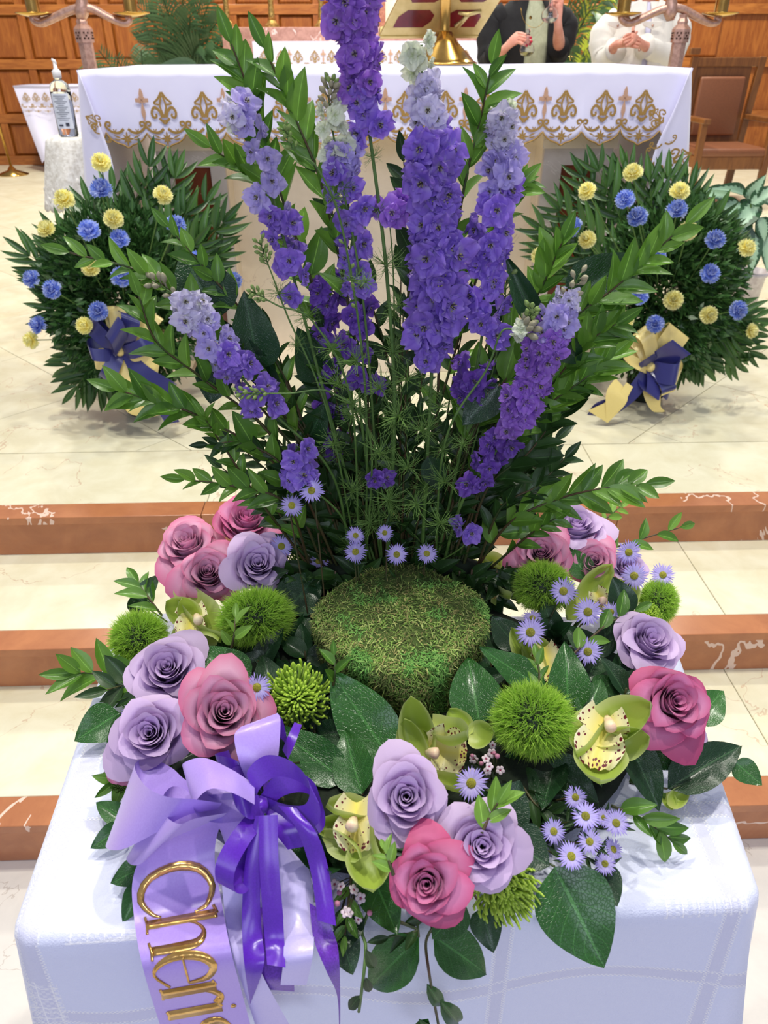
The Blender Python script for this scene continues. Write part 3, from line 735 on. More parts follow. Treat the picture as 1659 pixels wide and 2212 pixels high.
o = bevel(obj('back_cushion', MB().box(((xl + xr) / 2 + 0.03, HY + 0.535, 0.76), (0.40, 0.05, 0.46)).mesh('back_cushion', leather), ch), 0.02, 4)

# ------------------------------------------------------------------ plant building blocks (unit meshes shared by many copies)
def leaf_mesh(name, mat, prof='ovate', fold=0.12, droop=0.18, wav=0.0, nu=6, nv=10, curl=0.0):
    """unit leaf along +Y (length 1, width 1), face up +Z"""
    def wd(v):
        if prof == 'ovate': return math.sin(math.pi * min(1, v ** 0.72)) ** 0.8 * (1 - 0.15 * v)
        if prof == 'lance': return math.sin(math.pi * v ** 0.85) ** 0.9
        return math.sin(math.pi * v ** 0.6) ** 0.7
    def fn(u, v):
        x = (u - 0.5) * wd(v); a = abs(u - 0.5) * 2
        z = fold * a * wd(v) * 0.5 - droop * v * v + wav * math.sin(v * 11 + u * 3) * a - curl * a * a * wd(v)
        return V((x, v, z))
    return MB().grid(fn, nu, nv).mesh(name, mat)
SAL = [leaf_mesh('salal_leaf', salal_m, 'ovate', 0.2, 0.14, 0.015), leaf_mesh('salal_leaf', salal_m, 'ovate', 0.32, 0.3, 0.02), leaf_mesh('salal_leaf', salal_m, 'ovate', 0.1, -0.1, 0.025)]
SALD = [leaf_mesh('salal_leaf', salal_d, 'ovate', 0.3, 0.2, 0.02), leaf_mesh('salal_leaf', salal_d, 'ovate', 0.2, -0.1, 0.02)]
RUS = [leaf_mesh('ruscus_leaf', rus_m, 'lance', 0.25, d, 0.01, 4, 7) for d in (0.15, 0.3, -0.1)]
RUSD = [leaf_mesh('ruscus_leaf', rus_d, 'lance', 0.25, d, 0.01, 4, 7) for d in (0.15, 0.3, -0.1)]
RUSL = [leaf_mesh('ruscus_leaf', rus_l, 'lance', 0.2, 0.12, 0.01, 4, 7)]
PALM = [leaf_mesh('leaflet', palm_m, 'lance', 0.3, d, 0.0, 2, 7) for d in (0.1, 0.25)]

def leaf_at(me, base, tip, wd, face=None, parent=None, name='leaf', label=None):
    """orient a unit leaf from base to tip, width wd metres, upper side towards face"""
    y = tip - base; L = y.length; y = y / L
    z = face if face is not None else tocam(base)
    z = z - y * z.dot(y); z = z.normalized() if z.length > 1e-3 else V((0, 0, 1)); x = y.cross(z)
    M = Matrix.Translation(base) @ Matrix((x * wd, y * L, z * L)).transposed().to_4x4()
    return obj(name, me, parent, M, label)

def spray(name, path, label, leaf_px=80, wid=0.36, n=14, mset=None, stem_r=0.0013, t0=0.25, cat='branch', group=None, seed=0, sm=None, terminal=True, px=True, spread=0.75, facing=0.65):
    """leafy branch: stem along (px, py, Y) points, alternating leaves"""
    r = random.Random(seed); mset = mset or RUS
    P = spline([at(*p) for p in path] if px else path, 40)
    th = thing(name, P[0], label, cat, group)
    obj('stem', MB().tube(P, [stem_r * (1.5 - k / 45) for k in range(40)], 5).mesh('stem', sm or stemd), th)
    for k in range(n):
        t = lerp(t0, 0.99, (k + 0.3 * r.random()) / n); i = min(38, int(t * 39)); p = P[i]; tg = (P[i + 1] - P[i]).normalized()
        c = tocam(p); s = tg.cross(c).normalized() * (1 if k % 2 else -1)
        d = (tg * r.uniform(0.6, 1.0) + s * r.uniform(0.35, spread) + c * r.uniform(-0.3, 0.45)).normalized()
        L = leaf_px * mpp(p) * r.uniform(0.8, 1.15) * (1.0 if t < 0.85 else 0.8)
        f = (c * facing + s * -0.3 + V((r.uniform(-.4, .4), r.uniform(-.4, .4), r.uniform(0.0, .7)))).normalized()
        leaf_at(r.choice(mset), p, p + d * L, L * wid * r.uniform(0.85, 1.15), f, th)
    if terminal: leaf_at(r.choice(mset), P[-1], P[-1] + (P[-1] - P[-3]).normalized() * leaf_px * mpp(P[-1]) * 0.8, leaf_px * mpp(P[-1]) * wid * 0.7, None, th)
    return th

def frond(parent, base, tip, n=14, L=0.1, wid=0.13, bow=0.05, mset=None, label=None, seed=0, face=None, top=None, tl=None, gr='palm fronds'):
    """palm frond; stem with paired leaflets. Top-level when parent is None"""
    r = random.Random(seed); mset = mset or PALM
    mid = (base + tip) / 2 + V((0, 0, bow)); P = spline([base, mid, tip], 24)
    if parent is None:
        st = thing('palm_frond', base, tl, 'frond', gr); obj('stem', MB().tube(P, [0.0022 - 0.0014 * k / 23 for k in range(24)], 5).mesh('stem', stemg), st)
    else:
        st = obj('frond', MB().tube(P, [0.003 - 0.002 * k / 23 for k in range(24)], 5).mesh('frond', stemg), parent)
    for k in range(n):
        t = lerp(0.28, 0.97, k / (n - 1)); i = min(22, int(t * 23)); tg = (P[i + 1] - P[i]).normalized()
        f = (face if face is not None else tocam(P[i])) ; s = tg.cross(f).normalized()
        for sg in (-1, 1):
            LL = L * (0.55 + 0.75 * math.sin(math.pi * min(1, t * 0.9))) * r.uniform(0.9, 1.1)
            d = (tg * lerp(0.75, 1.6, t) + s * sg * 1.0 + f * r.uniform(-0.15, 0.25)).normalized()
            leaf_at(r.choice(mset), P[i], P[i] + d * LL, LL * wid, (f + s * sg * 0.4).normalized(), st, 'leaflet')
    leaf_at(mset[0], P[-2], P[-2] + (P[-1] - P[-2]).normalized() * L * 0.9, L * wid, None, st, 'leaflet')
    return st

def far_frond(parent, base, tip, mat, n=26, L=0.3, wid=0.02, bow=0.15, seed=0, name='frond'):
    r = random.Random(seed); mid = (base + tip) / 2 + V((0, 0, bow)); P = spline([base, mid, tip], 20); mb = MB()
    mb.tube(P, 0.006, 4)
    for k in range(n):
        t = lerp(0.15, 1, k / (n - 1)); i = min(18, int(t * 19)); tg = (P[i + 1] - P[i]).normalized(); s = tg.cross(V((0, -1, 0.3))).normalized()
        for sg in (-1, 1):
            LL = L * (0.4 + 0.6 * math.sin(math.pi * t ** 0.8)); d = (tg * 1.1 + s * sg + V((0, -0.2, -0.25 - r.random() * 0.2))).normalized()
            a = P[i]; b = a + d * LL * 0.5; c = a + d * LL + V((0, 0, -0.12 * LL)); q = d.cross(V((0, -1, 0))).normalized() * wid * 0.5
            i0 = len(mb.v)
            for v_ in (a, b - q, b + q, c): mb.vert(v_, None, (0.5, 0.3, 0))
            mb.f += [(i0, i0 + 1, i0 + 2), (i0 + 1, i0 + 3, i0 + 2)]
    return obj(name, mb.mesh(name, mat), parent)

def pot_at(parent, p, r, h, m=ceramic):
    obj('pot', MB().lathe([(r * 0.7, 0), (r * 0.95, h * 0.9), (r * 1.08, h * 0.93), (r * 1.08, h), (r * 0.9, h), (r * 0.88, h * 0.9), (0.0, h * 0.9)], 28, Matrix.Translation(p)).mesh('pot', m), parent)
# palms behind on the left
p = V((at(400, 120, 8.9).x, 8.9, 0))
pl = thing('potted_palm', p, 'tall dark green potted palm against the oak wall, left of the rear altar', 'plant')
pot_at(pl, p, 0.24, 0.42, plain('terracotta', srgb(110, 62, 40), 0.7)); obj('trunk', MB().tube([p + V((0, 0, 0.35)), p + V((0.02, 0, 1.0))], 0.05, 8).mesh('trunk', stemd), pl)
q = p + V((0, 0, 0.85))
for i, (dx, dz) in enumerate([(-0.45, 0.15), (-0.42, 0.42), (-0.3, 0.62), (-0.12, 0.85), (0.08, 0.9), (0.25, 0.8), (0.42, 0.6), (0.5, 0.35), (-0.3, 0.0), (0.35, 0.1), (0.0, 0.6), (-0.2, 0.3), (0.2, 0.4), (-0.4, 0.75), (-0.05, 0.4), (0.15, 0.65), (0.33, 0.75), (-0.2, 0.75), (0.3, 0.45)]):
    far_frond(pl, q, q + V((dx, -0.25 + 0.1 * (i % 3), dz)), palm_far, 26, 0.30, 0.02, 0.1, i)
p = V((at(300, 150, 8.6).x, 8.6, 0))
pl = thing('potted_palm', p, 'low feathery potted palm behind the left candelabrum arm', 'plant')
pot_at(pl, p, 0.2, 0.35, plain('dark_pot', srgb(60, 46, 36), 0.6)); q = p + V((0, 0, 0.45)); obj('trunk', MB().tube([p + V((0, 0, 0.3)), q + V((0, 0, 0.15))], 0.035, 8).mesh('trunk', stemd), pl)
for i, (dx, dz) in enumerate([(-0.45, 0.65), (-0.3, 0.75), (-0.15, 0.7), (0.1, 0.75), (0.3, 0.6), (0.45, 0.4), (-0.5, 0.3), (0.0, 0.5), (0.2, 0.3)]):
    far_frond(pl, q, q + V((dx, -0.2, dz)), palm_far, 22, 0.24, 0.016, 0.08, 30 + i)
p = V((at(452, 150, 7.9).x, 7.9, 0))
pl = thing('potted_plant', p, 'broad-leaved potted plant with drooping bluish green leaves beside the rear altar', 'plant')
pot_at(pl, p, 0.2, 0.5, plain('terracotta_dark', srgb(96, 50, 34), 0.7)); q = p + V((0, 0, 0.5)); obj('trunk', MB().tube([p + V((0, 0, 0.4)), q + V((0, 0, 0.4))], 0.03, 8).mesh('trunk', stemd), pl)
BROAD = leaf_mesh('broad_leaf', leaf_mat('broad_leaf', srgb(62, 92, 66), srgb(86, 116, 84), 0.4, 8, 0.3), 'ovate', 0.2, 0.3)
for i in range(16):
    a = i * 2.4; d = V((math.cos(a) * 0.5, math.sin(a) * 0.4 - 0.2, -0.75 if i % 4 else 0.1)); b_ = q + V((math.cos(a) * 0.08, math.sin(a) * 0.08 - 0.05, 0.46 + 0.02 * i % 0.1))
    leaf_at(BROAD, b_, b_ + d.normalized() * 0.36, 0.17, V((0, -1, 0.4)), pl)
# right: tall palm / bright plant between the two people
p = V((at(1262, 120, 7.6).x, 7.6, 0))
pl = thing('potted_palm', p, 'bright yellow-green potted palm between the two people', 'plant')
pot_at(pl, p, 0.2, 0.4, plain('wicker_pot', srgb(90, 62, 40), 0.7)); q = p + V((0, 0, 0.9)); obj('trunk', MB().tube([p + V((0, 0, 0.35)), q], 0.03, 8).mesh('trunk', stemd), pl)
for i, (dx, dz, mt) in enumerate([(0.05, 0.42, palm_yel), (0.16, 0.35, palm_yel), (-0.05, 0.4, palm_far), (0.25, 0.3, palm_yel), (-0.3, 0.15, palm_far), (-0.38, 0.25, palm_far), (0.1, 0.2, palm_far), (-0.2, 0.3, palm_far)]):
    far_frond(pl, q, q + V((dx, -0.15, dz)), mt, 14, 0.2, 0.024, 0.03, 60 + i)
p = V((at(1262, 30, 8.0).x, 8.3, 0))
pl = thing('flower_stand', p, 'tall flower stand with arching pale green leaves by the black cardigan', 'plant')
pot_at(pl, p, 0.16, 1.15, brass); q = p + V((0, 0, 1.05))
obj('trunk', MB().tube([q - V((0, 0, 0.05)), q + V((0, 0, 0.3))], 0.02, 8).mesh('trunk', stemd), pl)
for i, (dx, dz) in enumerate([(0.38, 0.28), (0.28, 0.42), (0.4, 0.15), (-0.2, 0.4), (0.1, 0.5), (-0.3, 0.2), (0.2, 0.2), (0.33, 0.36)]):
    far_frond(pl, q + V((0, 0, 0.22)), q + V((dx, -0.2, 0.22 + dz)), palm_yel if i < 3 else palm_far, 14, 0.2, 0.02, 0.12, 80 + i)

# ------------------------------------------------------------------ aglaonema with silver leaves, right of the right basket
def agl_mat():
    m, nt, b = newmat('silver_leaf'); uv = nd(nt, 'ShaderNodeAttribute', attribute_name='uvw').outputs['Vector']
    sx = nd(nt, 'ShaderNodeSeparateXYZ'); nt.links.new(uv, sx.inputs[0])
    ax = math_(nt, 'ABSOLUTE', math_(nt, 'SUBTRACT', math_(nt, 'MULTIPLY', sx.outputs[0], 2), 1))
    n_ = noise_tex(nt, coords(nt), 14, 4); wv = math_(nt, 'FRACT', math_(nt, 'SUBTRACT', math_(nt, 'MULTIPLY', sx.outputs[1], 9), math_(nt, 'MULTIPLY', ax, 3)))
    e = math_(nt, 'ADD', math_(nt, 'ADD', ax, math_(nt, 'MULTIPLY', n_, 0.35)), math_(nt, 'MULTIPLY', wv, 0.2))
    c = ramp(nt, e, [(0.0, srgb(60, 100, 66)), (0.06, srgb(176, 206, 176)), (0.78, srgb(160, 196, 164)), (0.9, srgb(40, 76, 50)), (1.0, srgb(46, 84, 52))])
    nt.links.new(c, b.inputs['Base Color']); b.inputs['Roughness'].default_value = 0.35; return m
AGL = leaf_mesh('leaf', agl_mat(), 'ovate', 0.2, 0.25, 0.01, 8, 12)
p = at(1596, 690, 3.72); p.z = 0
ag = thing('potted_aglaonema', p, 'silver-patterned leafy plant in a white embossed pot at the right edge', 'plant')
pot_at(ag, p, 0.078, 0.265); obj('soil', MB().lathe([(0.066, 0.236), (0.0, 0.242)], 20, Matrix.Translation(p)).mesh('soil', soil), ag)
for i, (bx, by, tx, ty, wpx) in enumerate([(1500, 440, 1450, 420, 34), (1575, 425, 1520, 408, 40), (1600, 440, 1512, 475, 52), (1612, 425, 1562, 390, 30), (1612, 430, 1650, 385, 36), (1622, 440, 1680, 400, 40), (1622, 432, 1612, 490, 56), (1635, 440, 1585, 495, 50), (1640, 470, 1660, 520, 44), (1640, 480, 1672, 580, 44), (1600, 480, 1600, 590, 60), (1575, 470, 1555, 560, 60), (1640, 420, 1690, 440, 44), (1590, 500, 1566, 600, 50), (1622, 500, 1634, 588, 44)]):
    a = at(bx, by, 3.66 - 0.03 * (i % 3)); b_ = at(tx, ty, 3.56 - 0.02 * (i % 4))
    obj('leaf_stalk', MB().tube(spline([p + V((0.01 * (i % 3 - 1), 0, 0.24)), (p + V((0, 0, 0.3)) + a) / 2, a], 8), 0.0035, 5).mesh('leaf_stalk', stemg), ag)
    leaf_at(AGL, a, b_, wpx * mpp(a), V((0, -0.7, 0.6)), ag)

# ------------------------------------------------------------------ people behind the altar
def skin_body(name, nodes, edges, m, parent, sub=2):
    keys = list(nodes); me = bpy.data.meshes.new(name)
    me.from_pydata([tuple(nodes[k][0]) for k in keys], [(keys.index(a), keys.index(b)) for a, b in edges], [])
    me.materials.append(m); o = obj(name, me, parent)
    md = o.modifiers.new('skin', 'SKIN'); md.use_smooth_shade = True
    sv = me.skin_vertices[0].data if me.skin_vertices else None
    if sv is None:
        import bmesh
        b = bmesh.new(); b.from_mesh(me); b.verts.layers.skin.verify(); b.to_mesh(me); b.free(); sv = me.skin_vertices[0].data
    for i, k in enumerate(keys):
        rr = nodes[k][1]; sv[i].radius = (rr, rr) if not hasattr(rr, '__len__') else rr
        sv[i].use_root = (i == 0)
    s = o.modifiers.new('sub', 'SUBSURF'); s.levels = sub; s.render_levels = sub
    return o
def shell(levels, a0, a1, off, nu=40, ctr=None):
    """levels: (z, cx, cy, rx, ry); angle measured from the front (-Y), degrees"""
    L = [V(l[:3]) for l in levels]
    def fn(u, t):
        k = t * (len(levels) - 1); i = min(int(k), len(levels) - 2); f = k - i; f = f * f * (3 - 2 * f)
        l = [lerp(levels[i][q], levels[i + 1][q], f) for q in range(5)]
        a = rad(lerp(a0, a1, u)); w = 0.006 * noise.noise(V((a * 2, l[0] * 9, off * 90)))
        return V((l[1] + math.sin(a) * (l[3] + off + w), l[2] - math.cos(a) * (l[4] + off + w), l[0]))
    return MB().grid(fn, nu, 26)
def sleeve(pts, r):
    r = [q * 1.03 for q in r]
    return MB().tube(spline(pts, 24), [lerp(r[min(int(k / 23 * (len(r) - 1)), len(r) - 2)], r[min(int(k / 23 * (len(r) - 1)) + 1, len(r) - 1)], (k / 23 * (len(r) - 1)) % 1) + 0.003 * math.sin(k * 1.9) for k in range(24)], 14)
def hand(nodes, edges, pre, wrist, palm, dirs, L=0.075):
    """fingers branch off the palm; dirs: list of (root offset, mid, tip)"""
    nodes[pre + 'p'] = (palm, (0.030, 0.017)); edges.append((wrist, pre + 'p'))
    for i, (a, b, c) in enumerate(dirs):
        r = (0.0095, 0.0085, 0.0065)
        nodes[f'{pre}{i}a'] = (palm + a, r[0]); nodes[f'{pre}{i}b'] = (palm + b, r[1]); nodes[f'{pre}{i}c'] = (palm + c, r[2])
        edges.extend([(pre + 'p', f'{pre}{i}a'), (f'{pre}{i}a', f'{pre}{i}b'), (f'{pre}{i}b', f'{pre}{i}c')])
def person(label, cx, Y, sh_l, sh_r, el_l, el_r, wr_l, wr_r, pl_, pr_, hl, hr, tilt=0.0):
    th = thing('person', V((cx, Y, 0)), label, 'person')
    N = {}; E = []
    def nv(k, x, y, z, r): N[k] = (V((cx + x, Y + y, z)), r)
    nv('hips', 0, 0, 0.86, (0.15, 0.11)); nv('waist', 0, 0, 1.02, (0.125, 0.095)); nv('chest', 0, 0, 1.22, (0.12, 0.095)); nv('neck0', 0, 0.01, 1.38, (0.06, 0.06)); nv('neck', 0, 0.0, 1.44, (0.05, 0.052))
    nv('jaw', 0, -0.03, 1.50, (0.055, 0.065)); nv('head', 0, -0.01, 1.58, (0.075, 0.095)); nv('crown', 0, 0.005, 1.65, (0.06, 0.075))
    for a, b in (('hips', 'waist'), ('waist', 'chest'), ('chest', 'neck0'), ('neck0', 'neck'), ('neck', 'jaw'), ('jaw', 'head'), ('head', 'crown')): E.append((a, b))
    for s, q in ((-1, 'l'), (1, 'r')):
        nv('hip' + q, s * 0.09, 0, 0.80, 0.085); nv('knee' + q, s * 0.1, -0.01, 0.46, 0.055); nv('ank' + q, s * 0.1, 0.02, 0.08, 0.036); nv('toe' + q, s * 0.11, -0.13, 0.03, 0.03)
        E += [('hips', 'hip' + q), ('hip' + q, 'knee' + q), ('knee' + q, 'ank' + q), ('ank' + q, 'toe' + q)]
    N['shl'] = (sh_l, 0.03); N['shr'] = (sh_r, 0.03); N['ell'] = (el_l, 0.026); N['elr'] = (el_r, 0.026)
    N['fal'] = (el_l.lerp(wr_l, 0.55), 0.032); N['far'] = (el_r.lerp(wr_r, 0.55), 0.032)
    N['wrl'] = (wr_l, (0.024, 0.02)); N['wrr'] = (wr_r, (0.024, 0.02))
    E += [('chest', 'shl'), ('chest', 'shr'), ('shl', 'ell'), ('shr', 'elr'), ('ell', 'fal'), ('elr', 'far'), ('fal', 'wrl'), ('far', 'wrr')]
    hand(N, E, 'hl', 'wrl', pl_, hl); hand(N, E, 'hr', 'wrr', pr_, hr)
    skin_body('body', N, E, skin, th)
    # face, hair, shoes, trousers
    f = V((cx, Y - 0.105, 1.58))
    for s in (-1, 1):
        obj('eye', MB().lathe([(0.0, 0.008), (0.009, 0.005), (0.011, 0), (0.0, -0.006)], 10, frame(f + V((s * 0.032, 0.012, 0)), V((0, -1, 0)))).mesh('eye', linen), th)
        obj('ear', MB().tube([V((cx + s * 0.078, Y, 1.60)), V((cx + s * 0.086, Y + 0.01, 1.575)), V((cx + s * 0.078, Y, 1.545))], [0.008, 0.012, 0.007], 8).mesh('ear', skin), th)
    obj('nose', MB().tube([f + V((0, 0.012, 0.01)), f + V((0, -0.006, -0.022)), f + V((0, 0.006, -0.03))], [0.007, 0.012, 0.006], 8).mesh('nose', skin), th)
    obj('mouth', MB().tube([f + V((-0.022, 0.022, -0.058)), f + V((0, 0.006, -0.06)), f + V((0.022, 0.022, -0.058))], [0.003, 0.0065, 0.003], 8).mesh('mouth', red_panel), th)
    hm = MB().grid(lambda u, t: V((cx, Y + 0.012, 1.575)) + V((math.sin(rad(lerp(48, 312, u))) * 0.098 * math.cos(t * 1.5), -math.cos(rad(lerp(48, 312, u))) * 0.112 * math.cos(t * 1.5), lerp(-0.12, 0.115, t ** 0.6))), 30, 14)
    obj('hair', hm.mesh('hair', hairm), th)
    return th
PY = 4.5
def A(px, py, dy=0): return at(px, py, PY + dy)
# --- first person
cx = A(1142, 60).x
ty = A(1142, 60, -0.0)
wl = A(1088, 108, -0.28); wr = A(1206, 60, -0.26)
pl_ = A(1112, 84, -0.30); pr_ = A(1203, 18, -0.28); g = mpp(pl_)
def off(dx, dy, dz=0): return RIGHT * dx * g - UPV * dy * g + V((0, dz, 0))
p1 = person('person in open black cardigan and sage top, holding a glass cruet in each hand', cx, PY,
    V((cx - 0.165, PY, 1.355)), V((cx + 0.165, PY, 1.355)), A(1058, 138, -0.1), A(1208, 118, -0.06), wl, wr, pl_, pr_,
    [(off(4, -12, -.01), off(16, -10, -.03), off(30, -2, -.045)), (off(8, -6, -.015), off(20, -2, -.04), off(31, 6, -.05)), (off(8, 0, -.015), off(20, 4, -.04), off(28, 12, -.05)), (off(6, 6, -.01), off(13, 10, -.03), off(22, 15, -.04)), (off(4, -8, .02), off(14, -4, .03), off(24, 4, .03))],
    [(off(-8, -6, -.01), off(-14, 2, -.02), off(-16, 8, -.02)), (off(-5, -10, -.01), off(-12, -8, -.03), off(-16, -2, -.03)), (off(0, -14, -.01), off(-8, -16, -.03), off(-15, -12, -.03)), (off(5, -14, -.01), off(0, -22, -.02), off(-8, -22, -.03)), (off(8, -8, -.01), off(10, -18, -.02), off(4, -26, -.02))])
lev = [(0.72, cx, PY, 0.175, 0.13), (0.86, cx, PY, 0.178, 0.135), (1.02, cx, PY, 0.15, 0.115), (1.22, cx, PY, 0.162, 0.125), (1.34, cx, PY + 0.01, 0.165, 0.09), (1.405, cx, PY + 0.02, 0.085, 0.07)]
obj('top', shell(lev, 0, 360, 0.003, 60).mesh('top', sage_knit), p1)
for s in (-1, 1):
    solid(obj('cardigan_side', shell(lev, 12 * s if s < 0 else 26, 180 * s, 0.016, 40).mesh('cardigan', black_knit), p1), 0.006)
obj('sleeve', sleeve([V((cx - 0.12, PY, 1.34)), V((cx - 0.19, PY, 1.30)), A(1058, 132, -0.08), A(1072, 118, -0.2)], [0.065, 0.066, 0.058, 0.045]).mesh('sleeve', black_knit), p1)
obj('sleeve', sleeve([V((cx + 0.12, PY, 1.34)), V((cx + 0.185, PY, 1.29)), A(1204, 115, -0.05), A(1206, 100, -0.14)], [0.065, 0.066, 0.055, 0.045]).mesh('sleeve', black_knit), p1)
nk = [V((cx + 0.07 * math.sin(t) , PY - 0.115 - 0.03 * (1 - abs(math.sin(t))), 1.39 - 0.10 * math.cos(t) * (1 if math.cos(t) > 0 else 0))) for t in [(-1.4 + 2.8 * k / 16) for k in range(17)]]
obj('necklace', MB().tube(nk, 0.0012, 5).mesh('necklace', brass), p1)
obj('pendant', MB().lathe([(0.0, -0.002), (0.008, 0), (0.0, 0.002)], 12, frame(A(1146, 38, -0.15), V((0, -1, 0)))).mesh('pendant', brass), p1)
for q in (off(30, -2, -.048), off(31, 6, -.053), off(28, 12, -.053), off(22, 15, -.043)):
    obj('fingernail', MB().lathe([(0.0, 0.005), (0.0062, 0.003), (0.0068, 0), (0.005, -0.004)], 10, frame(pl_ + q, V((0.4, -1, 0.1)))).mesh('fingernail', nailm), p1)
obj('fingernail', MB().lathe([(0.0, 0.005), (0.007, 0.003), (0.007, 0), (0.005, -0.004)], 10, frame(pr_ + off(-16, -6, -.03), V((-0.4, -1, 0.1)))).mesh('fingernail', nailm), p1)
obj('trousers', MB().tube([V((cx - 0.09, PY, 0.86)), V((cx - 0.1, PY, 0.46)), V((cx - 0.1, PY + 0.02, 0.07))], [0.11, 0.08, 0.07], 16).tube([V((cx + 0.09, PY, 0.86)), V((cx + 0.1, PY, 0.46)), V((cx + 0.1, PY + 0.02, 0.07))], [0.11, 0.08, 0.07], 16).mesh('trousers', trousers), p1)
def cruet(o, s, label, liquid, lm, lean=0.0):
    c = thing('glass_cruet', o, label, 'cruet', 'glass cruets'); M = Matrix.Translation(o) @ Matrix.Rotation(lean, 4, 'Y') @ Matrix.Diagonal((s, s, s, 1))
    pr = [(0.022, 0), (0.045, 0.012), (0.058, 0.04), (0.052, 0.066), (0.03, 0.086), (0.014, 0.098), (0.012, 0.135), (0.018, 0.145)]
    obj('bowl', MB().lathe(pr + [(r_ - 0.003, z_) for r_, z_ in reversed(pr)], 28, M).mesh('bowl', clear), c)
    obj('liquid', MB().lathe([(0.02, 0.004), (0.042, 0.014), (0.054, 0.04 if liquid > .03 else 0.026), (0.05, liquid), (0.0, liquid)], 24, M).mesh('liquid', lm), c)
    obj('stopper', MB().lathe([(0.01, 0.14), (0.011, 0.15), (0.017, 0.163), (0.012, 0.178), (0.0, 0.182)], 16, M).mesh('stopper', clear), c)
    return c
cruet(A(1137, 122, -0.36), 0.62, 'glass cruet with pale wine, held low in front of the sage top', 0.028, wine)
cruet(A(1186, 50, -0.34), 0.70, 'glass cruet held high beside the cardigan lapel', 0.03, clear)
# --- second person
cx2 = at(1385, 60, 4.75).x; PY = 4.75
pl2 = A(1352, 92, -0.24); pr2 = A(1366, 84, -0.27); g = mpp(pl2)
p2 = person('person in a white denim jacket with hands clasped, behind the right candelabrum', cx2, PY,
    V((cx2 - 0.165, PY, 1.34)), V((cx2 + 0.165, PY, 1.36)), A(1308, 128, -0.06), A(1452, 125, -0.06), A(1330, 96, -0.2), A(1388, 98, -0.22), pl2, pr2,
    [(off(6, -12, -.015), off(16, -18, -.02), off(24, -24, -.01)), (off(6, -6, -.02), off(18, -6, -.04), off(28, -2, -.03)), (off(6, 0, -.02), off(18, 2, -.04), off(28, 5, -.03)), (off(5, 6, -.02), off(15, 9, -.035), off(24, 11, -.03)), (off(0, -10, .01), off(10, -14, .0), off(20, -20, .0))],
    [(off(-6, -10, -.015), off(-16, -8, -.03), off(-24, -2, -.03)), (off(-7, -4, -.02), off(-18, 0, -.035), off(-25, 5, -.03)), (off(-7, 3, -.02), off(-18, 7, -.035), off(-24, 11, -.03)), (off(-5, 9, -.02), off(-14, 14, -.03), off(-20, 17, -.03)), (off(2, -12, .0), off(0, -22, -.01), off(4, -30, -.01))])
lev = [(0.8, cx2, PY, 0.20, 0.15), (0.95, cx2, PY, 0.175, 0.135), (1.08, cx2, PY, 0.16, 0.125), (1.22, cx2, PY, 0.165, 0.125), (1.34, cx2, PY + 0.01, 0.155, 0.1), (1.41, cx2, PY + 0.02, 0.08, 0.07)]
obj('shirt', shell(lev, 0, 360, 0.0, 60).mesh('shirt', linen), p2)
for s in (-1, 1): solid(obj('jacket_side', shell(lev, 5 * s, 180 * s, 0.016, 40).mesh('jacket', denim), p2), 0.006)
obj('sleeve', sleeve([V((cx2 - 0.12, PY, 1.33)), V((cx2 - 0.2, PY, 1.26)), A(1306, 125, -0.05), A(1330, 108, -0.16)], [0.07, 0.07, 0.062, 0.045]).mesh('sleeve', denim), p2)
obj('sleeve', sleeve([V((cx2 + 0.12, PY, 1.35)), V((cx2 + 0.2, PY, 1.28)), A(1448, 118, -0.05), A(1392, 100, -0.19)], [0.07, 0.07, 0.06, 0.045]).mesh('sleeve', denim), p2)
for px_ in (1335, 1410):
    c = A(px_, 52, -0.165); m = MB(); m.prism([(-0.05, 0.012), (0.05, 0.012), (0.05, -0.005), (0, -0.022), (-0.05, -0.005)], c, V((1, 0, 0)), V((0, -0.1, 1)), V((0, 0.012, 0)))
    pk = obj('pocket_flap', m.mesh('pocket_flap', denim, True), p2); bevel(pk, 0.002)
    obj('button', MB().lathe([(0.006, 0), (0.006, 0.003), (0.0, 0.004)], 12, frame(c + V((0, -0.003, -0.006)), V((0, -1, 0)))).mesh('button', bronze), pk)
for s in (-1, 1):
    m = MB(); m.prism([(0, 0), (s * 0.07, -0.01), (s * 0.09, 0.035), (s * 0.03, 0.075)], V((cx2 + s * 0.02, PY - 0.125, 1.36)), V((1, 0, 0)), V((0, 0.5, 0.85)), V((0, 0.008, 0))); bevel(obj('collar', m.mesh('collar', denim, True), p2), 0.002)
obj('ring', MB().lathe([(0.0095, -0.003), (0.0105, 0), (0.0095, 0.003)], 14, frame(pl2 + off(-9, 0, -.03), V((1, 0, 0.2)))).mesh('ring', brass), p2)
obj('cuff_button', MB().lathe([(0.007, 0), (0.007, 0.003), (0.0, 0.004)], 12, frame(A(1381, 108, -0.25), V((0, -1, 0)))).mesh('cuff_button', bronze), p2)
obj('trousers', MB().tube([V((cx2 - 0.09, PY, 0.86)), V((cx2 - 0.1, PY, 0.46)), V((cx2 - 0.1, PY + 0.02, 0.07))], [0.12, 0.09, 0.075], 16).tube([V((cx2 + 0.09, PY, 0.86)), V((cx2 + 0.1, PY, 0.46)), V((cx2 + 0.1, PY + 0.02, 0.07))], [0.12, 0.09, 0.075], 16).mesh('trousers', trousers), p2)

